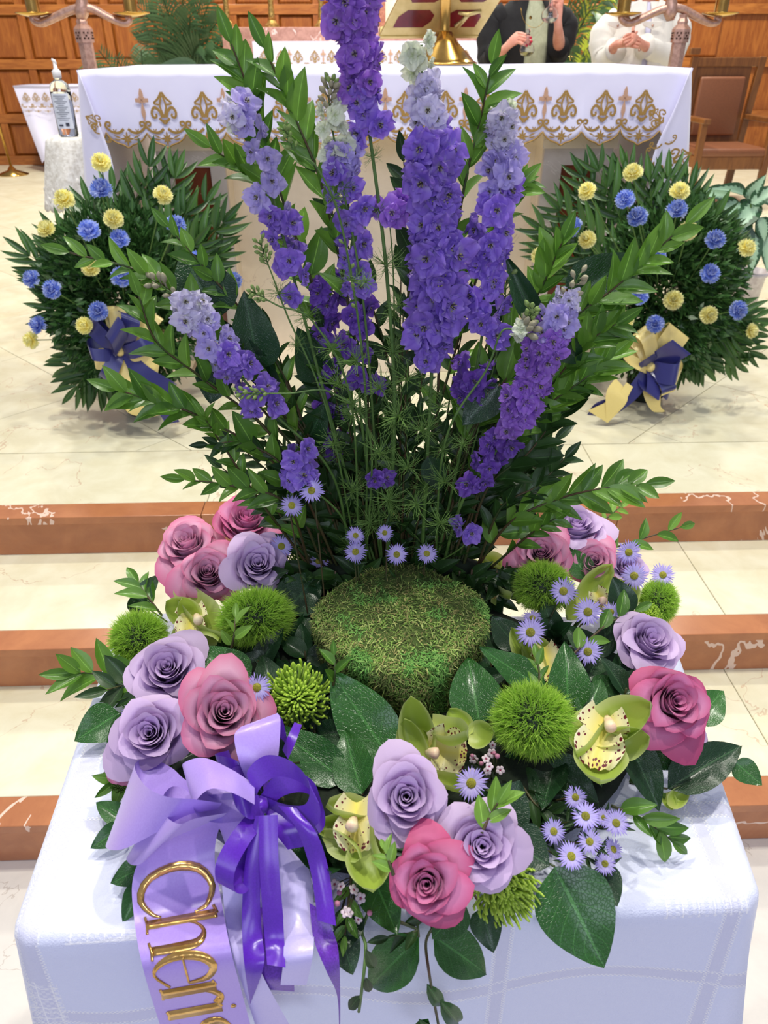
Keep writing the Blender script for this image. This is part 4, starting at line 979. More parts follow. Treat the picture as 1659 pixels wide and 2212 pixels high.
# ------------------------------------------------------------------ ribbons
def ribbon(name, A_, B_, m, parent, n=36, nu=4, pt=None, belly=0.0, th=0.0005, label=None):
    """strip between two edge polylines of 3-D points"""
    A_ = spline(A_, n); B_ = spline(B_, n)
    def fn(u, t):
        k = int(round(t * (n - 1))); a, b = A_[k], B_[k]; p = a.lerp(b, u)
        if belly: p = p + tocam(p) * belly * math.sin(math.pi * u)
        return p
    return obj(name, MB().grid(fn, nu, n - 1).mesh(name, m), parent, label=label)
def loop3(name, K, Kb, A_, B_, nvec, m, parent, n=30, th=0.0005):
    """ribbon loop from the knot out to the fold line A_-B_, opened by nvec"""
    km, fm, h, kh = (K + Kb) / 2, (A_ + B_) / 2, (A_ - B_) / 2, (K - Kb) / 2
    def path(s): return [km.lerp(fm, t) + (kh.lerp(h, w)) * s + nvec * o for t, w, o in ((0, 0, 0.15), (0.14, 0.75, 0.45), (0.4, 0.95, 0.85), (0.86, 1, 0.85), (1, 1, 0.45), (1.0, 1, -0.3), (0.86, 1, -0.75), (0.4, 0.9, -0.6), (0.14, 0.75, -0.4), (0, 0, -0.15))]
    return ribbon(name, path(1), path(-1), m, parent, n + 10, 3, th=th)

# ------------------------------------------------------------------ carnations
def carn_mesh(kind, seed):
    r = random.Random(seed); mb = MB()
    if kind == 'yellow': c1, c2, c3 = srgb(250, 234, 120), srgb(255, 250, 172), srgb(255, 253, 205)
    else: c1, c2, c3 = srgb(84, 112, 214), srgb(140, 168, 246), srgb(218, 228, 255)
    for ring, (n, R, z0, tilt) in enumerate(((11, 1.0, -0.15, 0.15), (10, 0.86, 0.08, 0.45), (9, 0.66, 0.26, 0.8), (6, 0.42, 0.36, 1.1), (4, 0.24, 0.42, 1.35))):
        for k in range(n):
            a = 2 * math.pi * (k + 0.5 * (ring % 2) + r.uniform(-.2, .2)) / n; ph = r.uniform(0, 6); tl = tilt + r.uniform(-.35, .3); W = 0.62 if ring < 3 else 0.42
            rd = V((math.cos(a), math.sin(a), 0)); tg = V((-rd.y, rd.x, 0))
            def fn(u, v):
                s = (u - 0.5) * 2; q = v ** 0.8
                rr = R * q * math.cos(tl * q); zz = z0 * q + R * q * math.sin(tl * q) * 0.75
                ruf = 0.13 * v * v * math.sin(s * 8 + ph) + 0.09 * v * v * math.sin(s * 19 + ph * 2)
                ser = 0.10 * (1 if int(u * 12 + .5) % 2 else 0) * (v > 0.9)
                return rd * (rr * (1 - 0.12 * s * s) - ser + 0.3 * ruf) + tg * s * W * v * (0.6 + 0.4 * R) * 0.62 + V((0, 0, zz + ruf))
            def cf(u, v):
                c = mix3(c1, c2, smooth(0.1, 0.85, v))
                e = smooth(0.8, 1.0, v) * (0.6 if kind == 'yellow' else 0.45)
                return mix3(c, c3 if (kind == 'yellow' or ring % 2 == 0) else c1, e) if not (kind == 'blue' and k % 3 == 0 and v > 0.4) else mix3(c, c3, 0.6)
            mb.grid(fn, 12, 5, cf)
    return mb.mesh('petals', petal_t)
CARN = {'yellow': [carn_mesh('yellow', s) for s in (1, 2, 3)], 'blue': [carn_mesh('blue', s) for s in (4, 5, 6)]}
calyx_me = MB().lathe([(0.05, -0.75), (0.17, -0.6), (0.2, -0.3), (0.26, -0.1)], 10).mesh('calyx', stemg)
def carnation(px, py, Y, kind, hub, label, r=0.031, grp=None):
    p = at(px, py, Y); ax = ((p - hub).normalized() * 1.0 + tocam(p) * 0.75).normalized()
    th = thing('carnation', hub + (p - hub) * 0.3, label, 'carnation', grp); q = rnd
    M = frame(p, ax, V((0, 0, 1)), r * q.uniform(0.92, 1.08), q.uniform(0, 6))
    obj('petals', q.choice(CARN[kind]), th, M); obj('calyx', calyx_me, th, M)
    b = p - ax * r * 0.7; obj('stem', MB().tube(spline([b, b - ax * 0.05, hub + (b - hub) * 0.2], 10), 0.0022, 5).mesh('stem', stemg), th)

def filler(name, hub, n, R, seed, mat, L=0.035, zsq=0.9, front=True):
    r = random.Random(seed); mb = MB()
    for i in range(n):
        d = V((r.gauss(0, 1), r.gauss(0, 0.8), r.gauss(0, 1))).normalized()
        if front and d.y > 0.35: d.y = -d.y
        p = hub + V((d.x * R[0], d.y * R[1], d.z * R[2])) * r.uniform(0.02, 1.0) ** 0.5
        a = (d + V((r.uniform(-.8, .8), r.uniform(-.8, .8), r.uniform(-.6, .8)))).normalized(); ll = L * r.uniform(0.6, 1.3)
        s = a.cross(V((r.uniform(-1, 1), r.uniform(-1, 1), r.uniform(-1, 1)))).normalized() * ll * 0.22
        i0 = len(mb.v)
        for q, u in ((p, 0), (p + a * ll * 0.5 - s, 0.5), (p + a * ll, 1), (p + a * ll * 0.5 + s, 0.5)): mb.vert(q, None, (0.5 if u in (0, 1) else (0.1 if q is not None and u == 0.5 else 0.9), u, 0))
        mb.f.append((i0, i0 + 1, i0 + 2, i0 + 3))
    return mb

def basket(side, hubpx, Y, cars, seed, lab):
    bx = at(hubpx[0], hubpx[1], Y); base = V((bx.x, Y, 0))
    if side == 'left': gname = 'left flower basket'
    else: gname = 'right flower basket'
    bk = thing('flower_basket', base, f'low container of greenery holding blue and yellow carnations, {lab}', 'basket')
    obj('container', MB().lathe([(0.06, 0.0), (0.075, 0.02), (0.085, 0.17), (0.08, 0.175), (0.07, 0.16), (0, 0.16)], 24, Matrix.Translation(base)).mesh('container', foamg), bk)
    hub = base + V((0, -0.02, 0.30))
    o = obj('fern_filler', filler('fern_filler', hub + V((0, 0, 0.13)), 7500, (0.28, 0.15, 0.34), seed, palm_m, 0.038).mesh('fern_filler', palm_m), bk); o['kind'] = 'stuff'
    r = random.Random(seed)
    tips = {'left': [(330, 300), (395, 330), (470, 395), (515, 440), (500, 520), (180, 400), (105, 480), (30, 525), (60, 560), (100, 600), (150, 850), (200, 855), (260, 820), (240, 370), (500, 470), (90, 660), (130, 800), (420, 420), (380, 330), (300, 360), (440, 500)],
            'right': [(1275, 325), (1330, 345), (1345, 330), (1445, 345), (1500, 375), (1180, 420), (1138, 470), (1140, 500), (1150, 530), (1570, 480), (1640, 765), (1600, 790), (1650, 690), (1530, 800), (1560, 440), (1220, 400), (1400, 350), (1240, 340), (1600, 730), (1560, 760), (1480, 380), (1490, 800), (1640, 720)]}[side]
    for k, (tx, ty) in enumerate(tips):
        tip = at(tx, ty, Y + (0.10 if ty < 420 else -0.02) + r.uniform(-.06, .04))
        b0 = hub + (tip - hub) * 0.12
        an = math.degrees(math.atan2(tx - hubpx[0], hubpx[1] - 60 - ty)) % 360; hh = an / 30; q4 = int((hh % 1) * 4); hr = ['twelve', 'one', 'two', 'three', 'four', 'five', 'six', 'seven', 'eight', 'nine', 'ten', 'eleven']
        ck = ['', 'quarter past ', 'half past ', 'quarter to '][q4] + hr[(int(hh) + (q4 == 3)) % 12]
        frond(None, b0, hub + (tip - hub) * (0.9 if side == 'left' else 0.92), 8 if k % 2 else 7, 0.115, 0.2, 0.02, None, None, seed * 50 + k, None, None, f'dark palm frond of the {gname} pointing to {ck} on a clock', f'palm fronds of the {gname}')
    for i, (px, py, kd, txt) in enumerate(cars):
        dy = -0.24 if 330 < py < 720 and abs(px - hubpx[0]) < 190 else -0.12
        dy += 0.04 if py < 430 else 0
        carnation(px, py, Y + dy, kd, hub, f'{"pale yellow" if kd == "yellow" else "blue"} carnation, {txt}, {gname}', 0.034, f'{kd} carnations of the {gname}')
    return bk, hub
y_, b_ = 'yellow', 'blue'
LB = [(218, 350, y_, 'topmost flower'), (138, 430, y_, 'upper left, beside the lace cloth'), (100, 495, y_, 'far left above the floor'), (245, 472, y_, 'directly above two blue ones'), (352, 420, y_, 'in front of the broad top fronds'), (196, 578, y_, 'behind the thin ruscus tip'), (318, 590, y_, 'behind the larkspur buds'), (182, 703, y_, 'left of the navy bow'), (67, 735, y_, 'lowest at far left'), (345, 722, y_, 'right of the navy bow'),
      (218, 408, b_, 'just under the topmost yellow'), (192, 497, b_, 'left of a touching pair'), (258, 515, b_, 'under the central yellow'), (380, 485, b_, 'upper right behind a ruscus tip'), (68, 602, b_, 'leftmost of all'), (112, 625, b_, 'large one near the left edge'), (212, 672, b_, 'just above the navy bow'), (82, 702, b_, 'half white, low on the left'), (262, 598, b_, 'centre, behind branch leaves'), (418, 562, b_, 'right side behind a folded leaf'), (505, 605, b_, 'rightmost, half white'), (476, 722, b_, 'low right behind pale florets')]
RB = [(1367, 373, y_, 'topmost flower'), (1268, 412, y_, 'upper left before the red inlay'), (1468, 413, y_, 'upper right by the cloth corner'), (1268, 517, y_, 'right of the leftmost blue'), (1165, 552, y_, 'far left behind ruscus leaves'), (1613, 535, y_, 'far right before the white pot'), (1455, 648, y_, 'large one in the centre'), (1532, 680, y_, 'dull one in shade at lower right'), (1351, 690, y_, 'just above the bow'), (1486, 498, y_, 'half hidden beside a leaf tip'), (1622, 715, y_, 'lowest at far right'),
      (1350, 430, b_, 'upper of the close pair at the top'), (1377, 468, b_, 'lower of the close pair at the top'), (1462, 452, b_, 'upper right touching a leaf tip'), (1237, 490, b_, 'leftmost blue'), (1545, 517, b_, 'right side on a long stem'), (1418, 553, b_, 'behind the ruscus tip'), (1380, 638, b_, 'next to green leaf points'), (1535, 590, b_, 'right of the central ferns'), (1415, 700, b_, 'resting on the bow'), (1595, 670, b_, 'far right and low')]
bkL, hubL = basket('left', (290, 760), 2.72, LB, 11, 'left of the spray before the altar')
bkR, hubR = basket('right', (1410, 760), 2.78, RB, 12, 'right of the spray before the altar')

def small_bow(label, cx, cy, Y, s, loops, tails, zoff=0):
    c = at(cx, cy, Y); bw = thing('ribbon_bow', c, label, 'bow'); k = mpp(c) * s
    X = V((1, 0, 0)); Z = V((0, 0.25, 1)).normalized(); N_ = V((0, -1, 0.1))
    for (ax, ay, bx, by, ox, oy, d, m) in loops:
        A_ = c + X * ax * k - Z * ay * k + N_ * d; B_ = c + X * bx * k - Z * by * k + N_ * d
        loop3('loop', c + N_ * 0.01 + (A_ - c) * 0.05, c + N_ * 0.01 + (B_ - c) * 0.05, A_, B_, X * ox * k - Z * oy * k + N_ * 0.022, m, bw)
    for (A2, B2, m) in tails:
        cv = lambda L: [c + X * a * k - Z * b * k + N_ * q for a, b, q in L]
        ribbon('tail', cv(A2), cv(B2), m, bw)
    obj('knot', MB().lathe([(0.0, -0.018), (0.016, -0.012), (0.02, 0), (0.016, 0.012), (0.0, 0.018)], 12, frame(c + N_ * 0.02, X)).mesh('knot', loops[0][7]), bw)
N, Yl = navy_satin, yel_satin
small_bow('navy and yellow satin bow on the left flower basket', 262, 755, 2.72 - 0.20, 1.0,
    [(-20, -92, 18, -92, 10, 0, .02, Yl), (60, -85, 95, -60, 8, -8, .0, Yl), (-60, -15, -58, 30, 0, 12, .0, Yl), (15, -85, 52, -70, 10, 4, .05, N), (-62, -50, -40, -75, 10, 12, .04, N), (-55, 5, -60, -22, 6, 10, .05, N), (-10, -35, 20, -75, 12, 8, .08, N), (60, -40, 75, -10, -6, 12, .04, N), (80, 30, 70, 65, 0, -12, .02, Yl), (-45, 45, -20, 70, 8, -10, .04, N)],
    [([(0, 0, .02), (30, 55, .04), (90, 95, .03), (102, 108, .0)], [(15, -10, .02), (60, 30, .04), (105, 62, .03), (112, 75, .0)], N),
     ([(-10, 20, .02), (-5, 70, .03), (0, 130, .02), (40, 150, .0)], [(20, 20, .02), (28, 70, .03), (60, 125, .02), (75, 142, .0)], Yl),
     ([(40, 60, .01), (60, 120, .01), (80, 165, 0)], [(70, 50, .01), (95, 110, .01), (110, 160, 0)], N)])
small_bow('navy and yellow satin bow on the right flower basket', 1400, 790, 2.78 - 0.20, 1.0,
    [(-55, -15, -65, -45, 8, 10, .02, Yl), (-40, -65, -15, -85, 12, 6, .03, Yl), (25, -90, 70, -58, 8, -10, .02, Yl), (75, 0, 66, 32, -4, 12, .0, Yl), (20, 62, 48, 52, 10, -6, .03, Yl), (30, -58, 72, -28, 6, -10, .05, N), (-30, -12, 0, -32, -10, -8, .06, N), (48, 22, 52, -22, -8, 8, .07, N), (15, 55, 45, 45, 10, -8, .05, N), (-20, 40, 10, 60, 8, 8, .05, N), (55, 45, 50, 70, -6, 6, .0, N), (-40, -40, -10, -60, 8, 8, 0.0, Yl)],
    [([(-15, 0, .02), (-55, 50, .03), (-110, 75, .02), (-125, 105, .0)], [(15, 10, .02), (-20, 60, .03), (-60, 98, .02), (-80, 112, .0)], N),
     ([(-50, 30, .03), (-75, 60, .04), (-128, 92, .02)], [(-35, 40, .03), (-55, 75, .04), (-85, 118, .02)], Yl),
     ([(-75, 20, .03), (-95, 50, .045), (-85, 118, .02)], [(-45, 50, .03), (-50, 75, .04), (-82, 120, .02)], Yl),
     ([(-15, 40, .02), (-5, 70, .03), (15, 95, .02), (40, 102, .0)], [(25, 40, .02), (28, 68, .03), (32, 85, .02), (48, 100, .0)], Yl)])

# ------------------------------------------------------------------ front table and its cloth
def cloth_mat():
    m, nt, b = newmat('damask_cloth'); co = coords(nt)
    s = nd(nt, 'ShaderNodeSeparateXYZ'); nt.links.new(co, s.inputs[0]); X, Y, Z = s.outputs
    YZ = math_(nt, 'SUBTRACT', Y, Z)     # runs on over the table edge
    def band(v, c, w_): return math_(nt, 'LESS_THAN', math_(nt, 'ABSOLUTE', math_(nt, 'SUBTRACT', v, c)), w_)
    def edge(v, c, w_): return math_(nt, 'LESS_THAN', math_(nt, 'ABSOLUTE', math_(nt, 'SUBTRACT', math_(nt, 'ABSOLUTE', math_(nt, 'SUBTRACT', v, c)), w_)), 0.0022)
    yb = T(1520, 1752, 0); yf = T(900, 2060, 0)
    o = lambda y: y - TZ
    bands = []; edges = []
    for v, c, w_ in ((X, T(1540, 1850, 0).x, 0.008), (X, 0.13, 0.008), (X, -0.16, 0.008), (X, T(130, 1800, 0).x + 0.003, 0.012), (YZ, yb.y - TZ, 0.009), (YZ, yf.y - TZ - 0.004, 0.008), (YZ, yf.y - TZ - 0.15, 0.009)):
        bands.append(band(v, c, w_)); edges.append(edge(v, c, w_))
    def mx(L):
        r = L[0]
        for q in L[1:]: r = math_(nt, 'MAXIMUM', r, q)
        return r
    B, E = mx(bands), mx(edges)
    ck = nd(nt, 'ShaderNodeTexChecker'); ck.inputs['Scale'].default_value = 430; nt.links.new(co, ck.inputs[0])
    st = math_(nt, 'MULTIPLY', E, ck.outputs['Fac'])
    # corner patches of small squares
    P = []
    for (cx_, cy_, rx, ry) in ((T(115, 1800, 0).x, T(115, 1800, 0).y, 0.028, 0.05), (T(270, 2040, 0).x, T(270, 2040, 0).y - 0.01, 0.06, 0.024), (T(1600, 1985, 0).x, T(1580, 1985, 0).y, 0.07, 0.022), (T(910, 2070, 0).x, T(910, 2070, 0).y - 0.02, 0.045, 0.04)):
        P.append(math_(nt, 'MULTIPLY', band(X, cx_, rx), band(YZ, cy_ - TZ, ry)))
    PM = mx(P)
    c2 = nd(nt, 'ShaderNodeTexChecker'); c2.inputs['Scale'].default_value = 240; nt.links.new(co, c2.inputs[0])
    gx = math_(nt, 'LESS_THAN', math_(nt, 'FRACT', math_(nt, 'MULTIPLY', X, 62)), 0.1); gy = math_(nt, 'LESS_THAN', math_(nt, 'FRACT', math_(nt, 'MULTIPLY', YZ, 62)), 0.1)
    sq = math_(nt, 'MULTIPLY', PM, math_(nt, 'ADD', math_(nt, 'MULTIPLY', c2.outputs['Fac'], 0.5), math_(nt, 'MAXIMUM', gx, gy)))
    h = math_(nt, 'ADD', math_(nt, 'ADD', st, sq), math_(nt, 'MULTIPLY', B, -0.5))
    fine = noise_tex(nt, co, 500, 2); h = math_(nt, 'ADD', h, math_(nt, 'MULTIPLY', fine, 0.35))
    bump(nt, b, h, 1.0, 0.0022)
    c = mixc(nt, math_(nt, 'MULTIPLY', B, 0.5), srgb(222, 226, 248), srgb(206, 204, 226))
    c = mixc(nt, math_(nt, 'MULTIPLY', math_(nt, 'ADD', st, sq), 0.8), c, srgb(250, 250, 255))
    nt.links.new(c, b.inputs['Base Color']); b.inputs['Roughness'].default_value = 0.6; b.inputs['Sheen Weight'].default_value = 0.3
    return m
cl = cloth_mat()
BLc, FLc, FRc, BRc = T(262, 1320, 0), T(14, 2035, 0), T(1655, 1955, 0), T(1440, 1330, 0)
ctr = (BLc + FLc + FRc + BRc) / 4
tb_ = thing('side_table', V((ctr.x, ctr.y, -3 * S)), 'small table at the foot of the steps carrying the wreath', 'table')
top = [V((lerp(p.x, ctr.x, 0.03), lerp(p.y, ctr.y, 0.03), 0)) for p in (FLc, FRc, BRc, BLc)]
bevel(obj('table_top', MB().prism([(p.x, p.y) for p in top], V((0, 0, TZ - 0.004)), V((1, 0, 0)), V((0, 1, 0)), V((0, 0, -0.025))).mesh('table_top', oak, True), tb_), 0.004)
for p in top:
    q = p.lerp(V((ctr.x, ctr.y, 0)), 0.1); obj('leg', MB().box((q.x, q.y, (TZ - 0.03 - 3 * S) / 2), (0.035, 0.035, TZ - 0.03 + 3 * S)).mesh('leg', oak_chair, True), tb_)
cor = [FLc, FRc, BRc, BLc]; per = []
for i in range(4):
    a, b2, c2_ = cor[i], cor[(i + 1) % 4], cor[(i + 2) % 4]
    L = (b2 - a).length; n_ = 46
    d = (b2 - a).normalized(); nrm = V((d.y, -d.x, 0))
    for k in range(n_):
        t = k / n_; p = a.lerp(b2, t); s0 = min(t, 1 - t) * L; rr = 0.022
        e = max(0, rr - s0) / rr
        dd = (ctr - (a if t < 0.5 else b2)).normalized()
        prevn = V(((a - cor[i - 1]).normalized().y, -(a - cor[i - 1]).normalized().x, 0)); nextn = V(((c2_ - b2).normalized().y, -(c2_ - b2).normalized().x, 0))
        o_n = nrm.lerp((nrm + (prevn if t < 0.5 else nextn)) / 2, e).normalized()
        per.append((p + dd * 0.011 * e * e, o_n, e, i, t))
NP = len(per)
def cfn(u, v):
    k = int(round(u * NP)) % NP; p, n_, e, side, t = per[k]
    if v <= 0.5: return ctr.lerp(p - n_ * 0.012, v / 0.5) + V((0, 0, 0.0015 + 0.0008 * noise.noise(V((p.x * 9, p.y * 9 + v * 4, 0)))))
    q = (v - 0.5) / 0.5
    if q < 0.25:
        a = q / 0.25 * math.pi / 2; return p + n_ * (-0.012 + 0.014 * math.sin(a)) + V((0, 0, 0.0015 - 0.014 * (1 - math.cos(a))))
    w_ = (q - 0.25) / 0.75; dr = 0.42 * w_
    fold_ = 0.05 * smooth(0.0, 1.0, e) * w_ + 0.022 * w_ * math.sin(t * 14 + side * 2) + 0.012 * w_
    return p + n_ * (0.002 + fold_) + V((0, 0, -0.0125 - dr))
tc = obj('tablecloth', MB().grid(cfn, NP, 36, closeu=True).mesh('tablecloth', cl)); tag(tc, 'white damask tablecloth with openwork bands hanging over the front table', 'tablecloth')

# ------------------------------------------------------------------ moss-covered cushion in the middle of the wreath
MC = V((T(866, 1310, 0.12).x, 0.737, TZ)); MR = 0.104
def moss_mat():
    m, nt, b = newmat('moss'); a = nd(nt, 'ShaderNodeAttribute', attribute_name='Col').outputs['Color']
    nt.links.new(a, b.inputs['Base Color']); b.inputs['Roughness'].default_value = 0.95; return m
mm_ = moss_mat()
ms = thing('moss_cushion', MC, 'round drum covered in green dried moss at the centre of the wreath', 'cushion')
tray_h = 0.022
def msurf(a, t):
    """t 0 centre of top .. 0.55 rim .. 1 foot"""
    if t < 0.5: r, z = MR * t / 0.5 * 0.93, 0.122 - 0.012 * (t / 0.5) ** 3
    elif t < 0.62: q = (t - 0.5) / 0.12 * math.pi / 2; r, z = MR * (0.93 + 0.07 * math.sin(q)), 0.110 - 0.012 * (1 - math.cos(q))
    else: r, z = MR * (1 + 0.02 * math.sin(a * 3)), lerp(0.098, 0.004, (t - 0.62) / 0.38)
    n = noise.noise(V((math.cos(a) * r * 25, math.sin(a) * r * 25, z * 25))) * 0.004
    sqr = 1 + 0.05 * math.cos(4 * a)
    return MC + V((math.cos(a) * (r * sqr + n), math.sin(a) * (r * sqr * 0.97 + n), z + n + tray_h * 0))
obj('drum', MB().grid(lambda u, t: msurf(u * 2 * math.pi, max(t, 0.001)), 60, 30, lambda u, t: srgb(70, 88, 36), closeu=True).mesh('drum', mm_), ms)
r = random.Random(5); fb = MB()
for i in range(24000):
    a = r.uniform(0, 2 * math.pi); t = r.random() ** 0.6 if i % 2 else r.uniform(0.45, 1.0)
    if t > 0.62 and math.sin(a) > 0.3: continue
    p = msurf(a, t); n = (p - (MC + V((0, 0, 0.03)))).normalized(); n = (n + V((0, 0, 0.8 if t < 0.6 else 0))).normalized()
    d = V((r.gauss(0, 1), r.gauss(0, 1), r.gauss(0, 1))); d = (d - n * d.dot(n) * 0.75).normalized()
    L = r.uniform(0.003, 0.011); s = n.cross(d).normalized() * r.uniform(0.0003, 0.0007); p = p + n * r.uniform(0, 0.003); k = r.uniform(-.4, .4)
    patch = noise.noise(V((p.x * 30, p.y * 30, 4)))
    c = r.choice([srgb(122, 156, 66), srgb(142, 174, 84), srgb(100, 130, 52), srgb(74, 94, 40), srgb(172, 184, 106), srgb(148, 140, 84)])
    if patch > 0.25: c = mix3(c, srgb(92, 164, 72), 0.6)
    if patch < -0.3: c = mix3(c, srgb(90, 84, 50), 0.4)
    q = p + d * L * 0.5 + n * 0.0008 + n.cross(d) * L * 0.2 * k; e = p + d * L
    b0 = len(fb.v)
    for v_ in (p - s, p + s, q + s, q - s, e): fb.vert(v_, c)
    fb.f += [(b0, b0 + 1, b0 + 2, b0 + 3), (b0 + 3, b0 + 2, b0 + 4)]
obj('moss_fibres', fb.mesh('moss_fibres', mm_), ms)['kind'] = 'stuff'

# ------------------------------------------------------------------ wreath tray
TC = V((0.035, 0.655, TZ + 0.004))
tr = thing('wreath_base', TC, 'dark green foam base of the wreath under all its flowers', 'wreath base')
obj('tray', MB().lathe([(0.27, 0), (0.29, 0.012), (0.275, 0.022), (0.1, 0.022), (0.0, 0.022)], 48, Matrix.Translation(TC), sq=0.74).mesh('tray', foamg), tr)
obj('foam_ring', MB().lathe([(0.135, 0.02), (0.145, 0.045), (0.19, 0.055), (0.235, 0.045), (0.25, 0.02)], 48, Matrix.Translation(TC + V((0, 0.008, 0))), sq=0.80).mesh('foam_ring', foamg), tr)
obj('foam_block', MB().lathe([(0.17, 0.0), (0.17, 0.07), (0.12, 0.095), (0.0, 0.1)], 24, Matrix.Translation(V((0.035, 0.868, TZ))), sq=0.22).mesh('foam_block', foamg), tr)

# ------------------------------------------------------------------ roses
def rose_set(kind, seed):
    r = random.Random(seed); out = []
    if kind == 'lav': cb, cm, ce, co_ = srgb(160, 124, 188), srgb(190, 158, 212), srgb(218, 194, 230), srgb(220, 186, 216)
    elif kind == 'pink': cb, cm, ce, co_ = srgb(168, 98, 148), srgb(206, 152, 190), srgb(226, 176, 202), srgb(214, 84, 136)
    else: cb, cm, ce, co_ = srgb(160, 72, 128), srgb(204, 134, 182), srgb(218, 140, 184), srgb(200, 44, 106)
    N_ = 27
    for k in range(N_):
        t = k / (N_ - 1); a0 = k * 2.39996 + r.uniform(-.15, .15)
        R1 = 0.05 + 0.80 * t ** 1.12; wa = lerp(1.7, 1.12, t ** 0.7); H = 1.08 + 0.14 * math.sin(t * 3) - 0.42 * t ** 2.4
        rb = 0.03 + 0.2 * t; curl = (0.05 + 0.20 * smooth(0.4, 1.0, t)) * r.uniform(0.6, 1.5); ph = r.uniform(0, 6); pt = r.uniform(0.04, 0.20) * smooth(0.1, 0.5, t) * (1 - 0.5 * t)
        r0 = r.uniform(-.35, .35)
        def fn(u, v):
            s = (u - 0.5) * 2; vv = v * (1 - 0.28 * abs(s) ** 2.6) + pt * v * max(0, 1 - abs(s - r0) * 1.6) ** 1.5
            R_ = rb + (R1 - rb) * min(1, vv) ** 0.55; R_ *= 1 + 0.10 * s
            e = max(0, vv - 0.72) / 0.28
            R_ += curl * e * e * (1 + 0.4 * math.sin(ph)) + 0.045 * t * math.sin(s * 5 + ph) * v
            z = H * vv - curl * 0.9 * e ** 2.4 + 0.03 * t * math.sin(s * 6 + ph) * e
            an = a0 + s * wa * (0.35 + 0.65 * v ** 0.5)
            return V((R_ * math.cos(an), R_ * math.sin(an), z))
        def cf(u, v):
            c = mix3(cb, cm, smooth(0.2, 0.7, v)); c = mix3(c, ce, smooth(0.6, 0.95, v) * 0.8)
            ed = max(smooth(0.82, 1.0, v), smooth(0.8, 1.0, abs(u - 0.5) * 2) * 0.7)
            w_ = ed * (0.15 + 0.65 * t) * (1.0 if kind != 'lav' else 0.3)
            if kind != 'lav': w_ = max(w_, smooth(0.78, 1.0, t) * (0.6 if kind == 'hot' else 0.3))
            return mix3(c, co_, min(1, w_))
        out.append(MB().grid(fn, 11, 8, cf).mesh('petal', petal))
    return out
RS = {'lav': [rose_set('lav', 1), rose_set('lav', 2), rose_set('lav', 3)], 'pink': [rose_set('pink', 4), rose_set('pink', 5)], 'hot': [rose_set('hot', 6)]}
sepal_me = MB().lathe([(0.03, -0.25), (0.16, -0.12), (0.22, 0.02)], 10).mesh('sepals', stemg)
hub_c = V((0.03, 0.66, TZ + 0.03))
def rose(px, py, h, wpx, kind, ax, ay, label, roll=0.0):
    p = T(px, py, h); g = mpp(p); R_ = wpx * g / 2 / 0.92
    d = (tocam(p) + RIGHT * ax + UPV * ay).normalized(); base = p - d * R_ * 0.55
    th = thing('rose', base, label, 'rose', 'roses of the wreath'); M = frame(base, d, V((0.2, 0.3, 1)), R_, roll)
    for me in rnd.choice(RS[kind]): obj('petal', me, th, M)
    obj('sepals', sepal_me, th, M)
    e = V((lerp(base.x, hub_c.x, 0.15), lerp(base.y, hub_c.y, 0.15), TZ + 0.035))
    obj('stem', MB().tube(spline([base - d * R_ * 0.15, base - d * R_ * 0.5, e], 8), 0.0028, 6).mesh('stem', stemg), th)
for a in [
    (405, 1182, .10, 128, 'pink', -.25, .75, 'mauve rose with deep pink rim, leftmost of the upper left cluster', 1),
    (530, 1132, .12, 135, 'hot', .1, .85, 'rose with dark magenta outer petal at the top of the left cluster', 2),
    (448, 1240, .095, 122, 'pink', 0, .35, 'open pink-edged rose above the left green orchid', 0),
    (556, 1222, .11, 125, 'lav', .05, .3, 'pale lavender rose touching the upper left aster', 2.5),
    (362, 1448, .09, 148, 'lav', -.1, .35, 'lavender rose between the leftmost green pompom and the serrated leaf', 4),
    (484, 1540, .12, 172, 'pink', .05, .15, 'large pink-edged rose above the lavender bow', 3),
    (326, 1585, .095, 158, 'lav', -.15, .1, 'lavender rose just above the lavender bow loops at far left', .7),
    (878, 1722, .13, 168, 'lav', 0, .05, 'lavender rose in front centre, uppermost of the front three', 5),
    (1040, 1828, .11, 160, 'lav', .08, 0, 'lavender rose with purple heart, right one of the front three', 1.6),
    (922, 1908, .105, 158, 'hot', -.03, -.1, 'magenta-edged rose, lowest of the front three', 2.2),
    (1168, 1196, .11, 116, 'pink', .05, .3, 'pink-rimmed rose behind the upper right green pompom', .2),
    (1243, 1145, .12, 124, 'lav', .15, .85, 'lavender rose seen from the side at the top of the right cluster', 3.3),
    (1284, 1216, .10, 98, 'pink', 0, .3, 'small pink rose above the upper right orchid petal', 4.2),
    (1350, 1232, .08, 92, 'lav', .3, .5, 'pale lavender rose hidden behind two asters at upper right', 1.1),
    (1398, 1392, .09, 142, 'lav', .45, .5, 'lavender rose seen from the side, right edge above the hot pink one', 2.7),
    (1452, 1518, .11, 158, 'hot', .35, .15, 'hot pink rose at the right edge beside the green orchid', 5.5),
    (1498, 1590, .06, 60, 'lav', .6, .0, 'lavender rose mostly hidden below the hot pink rose', 0),
    (268, 1668, .05, 56, 'pink', -.4, .0, 'small pink petalled rose peeking out left of the bow loop', 0)]: rose(*a)

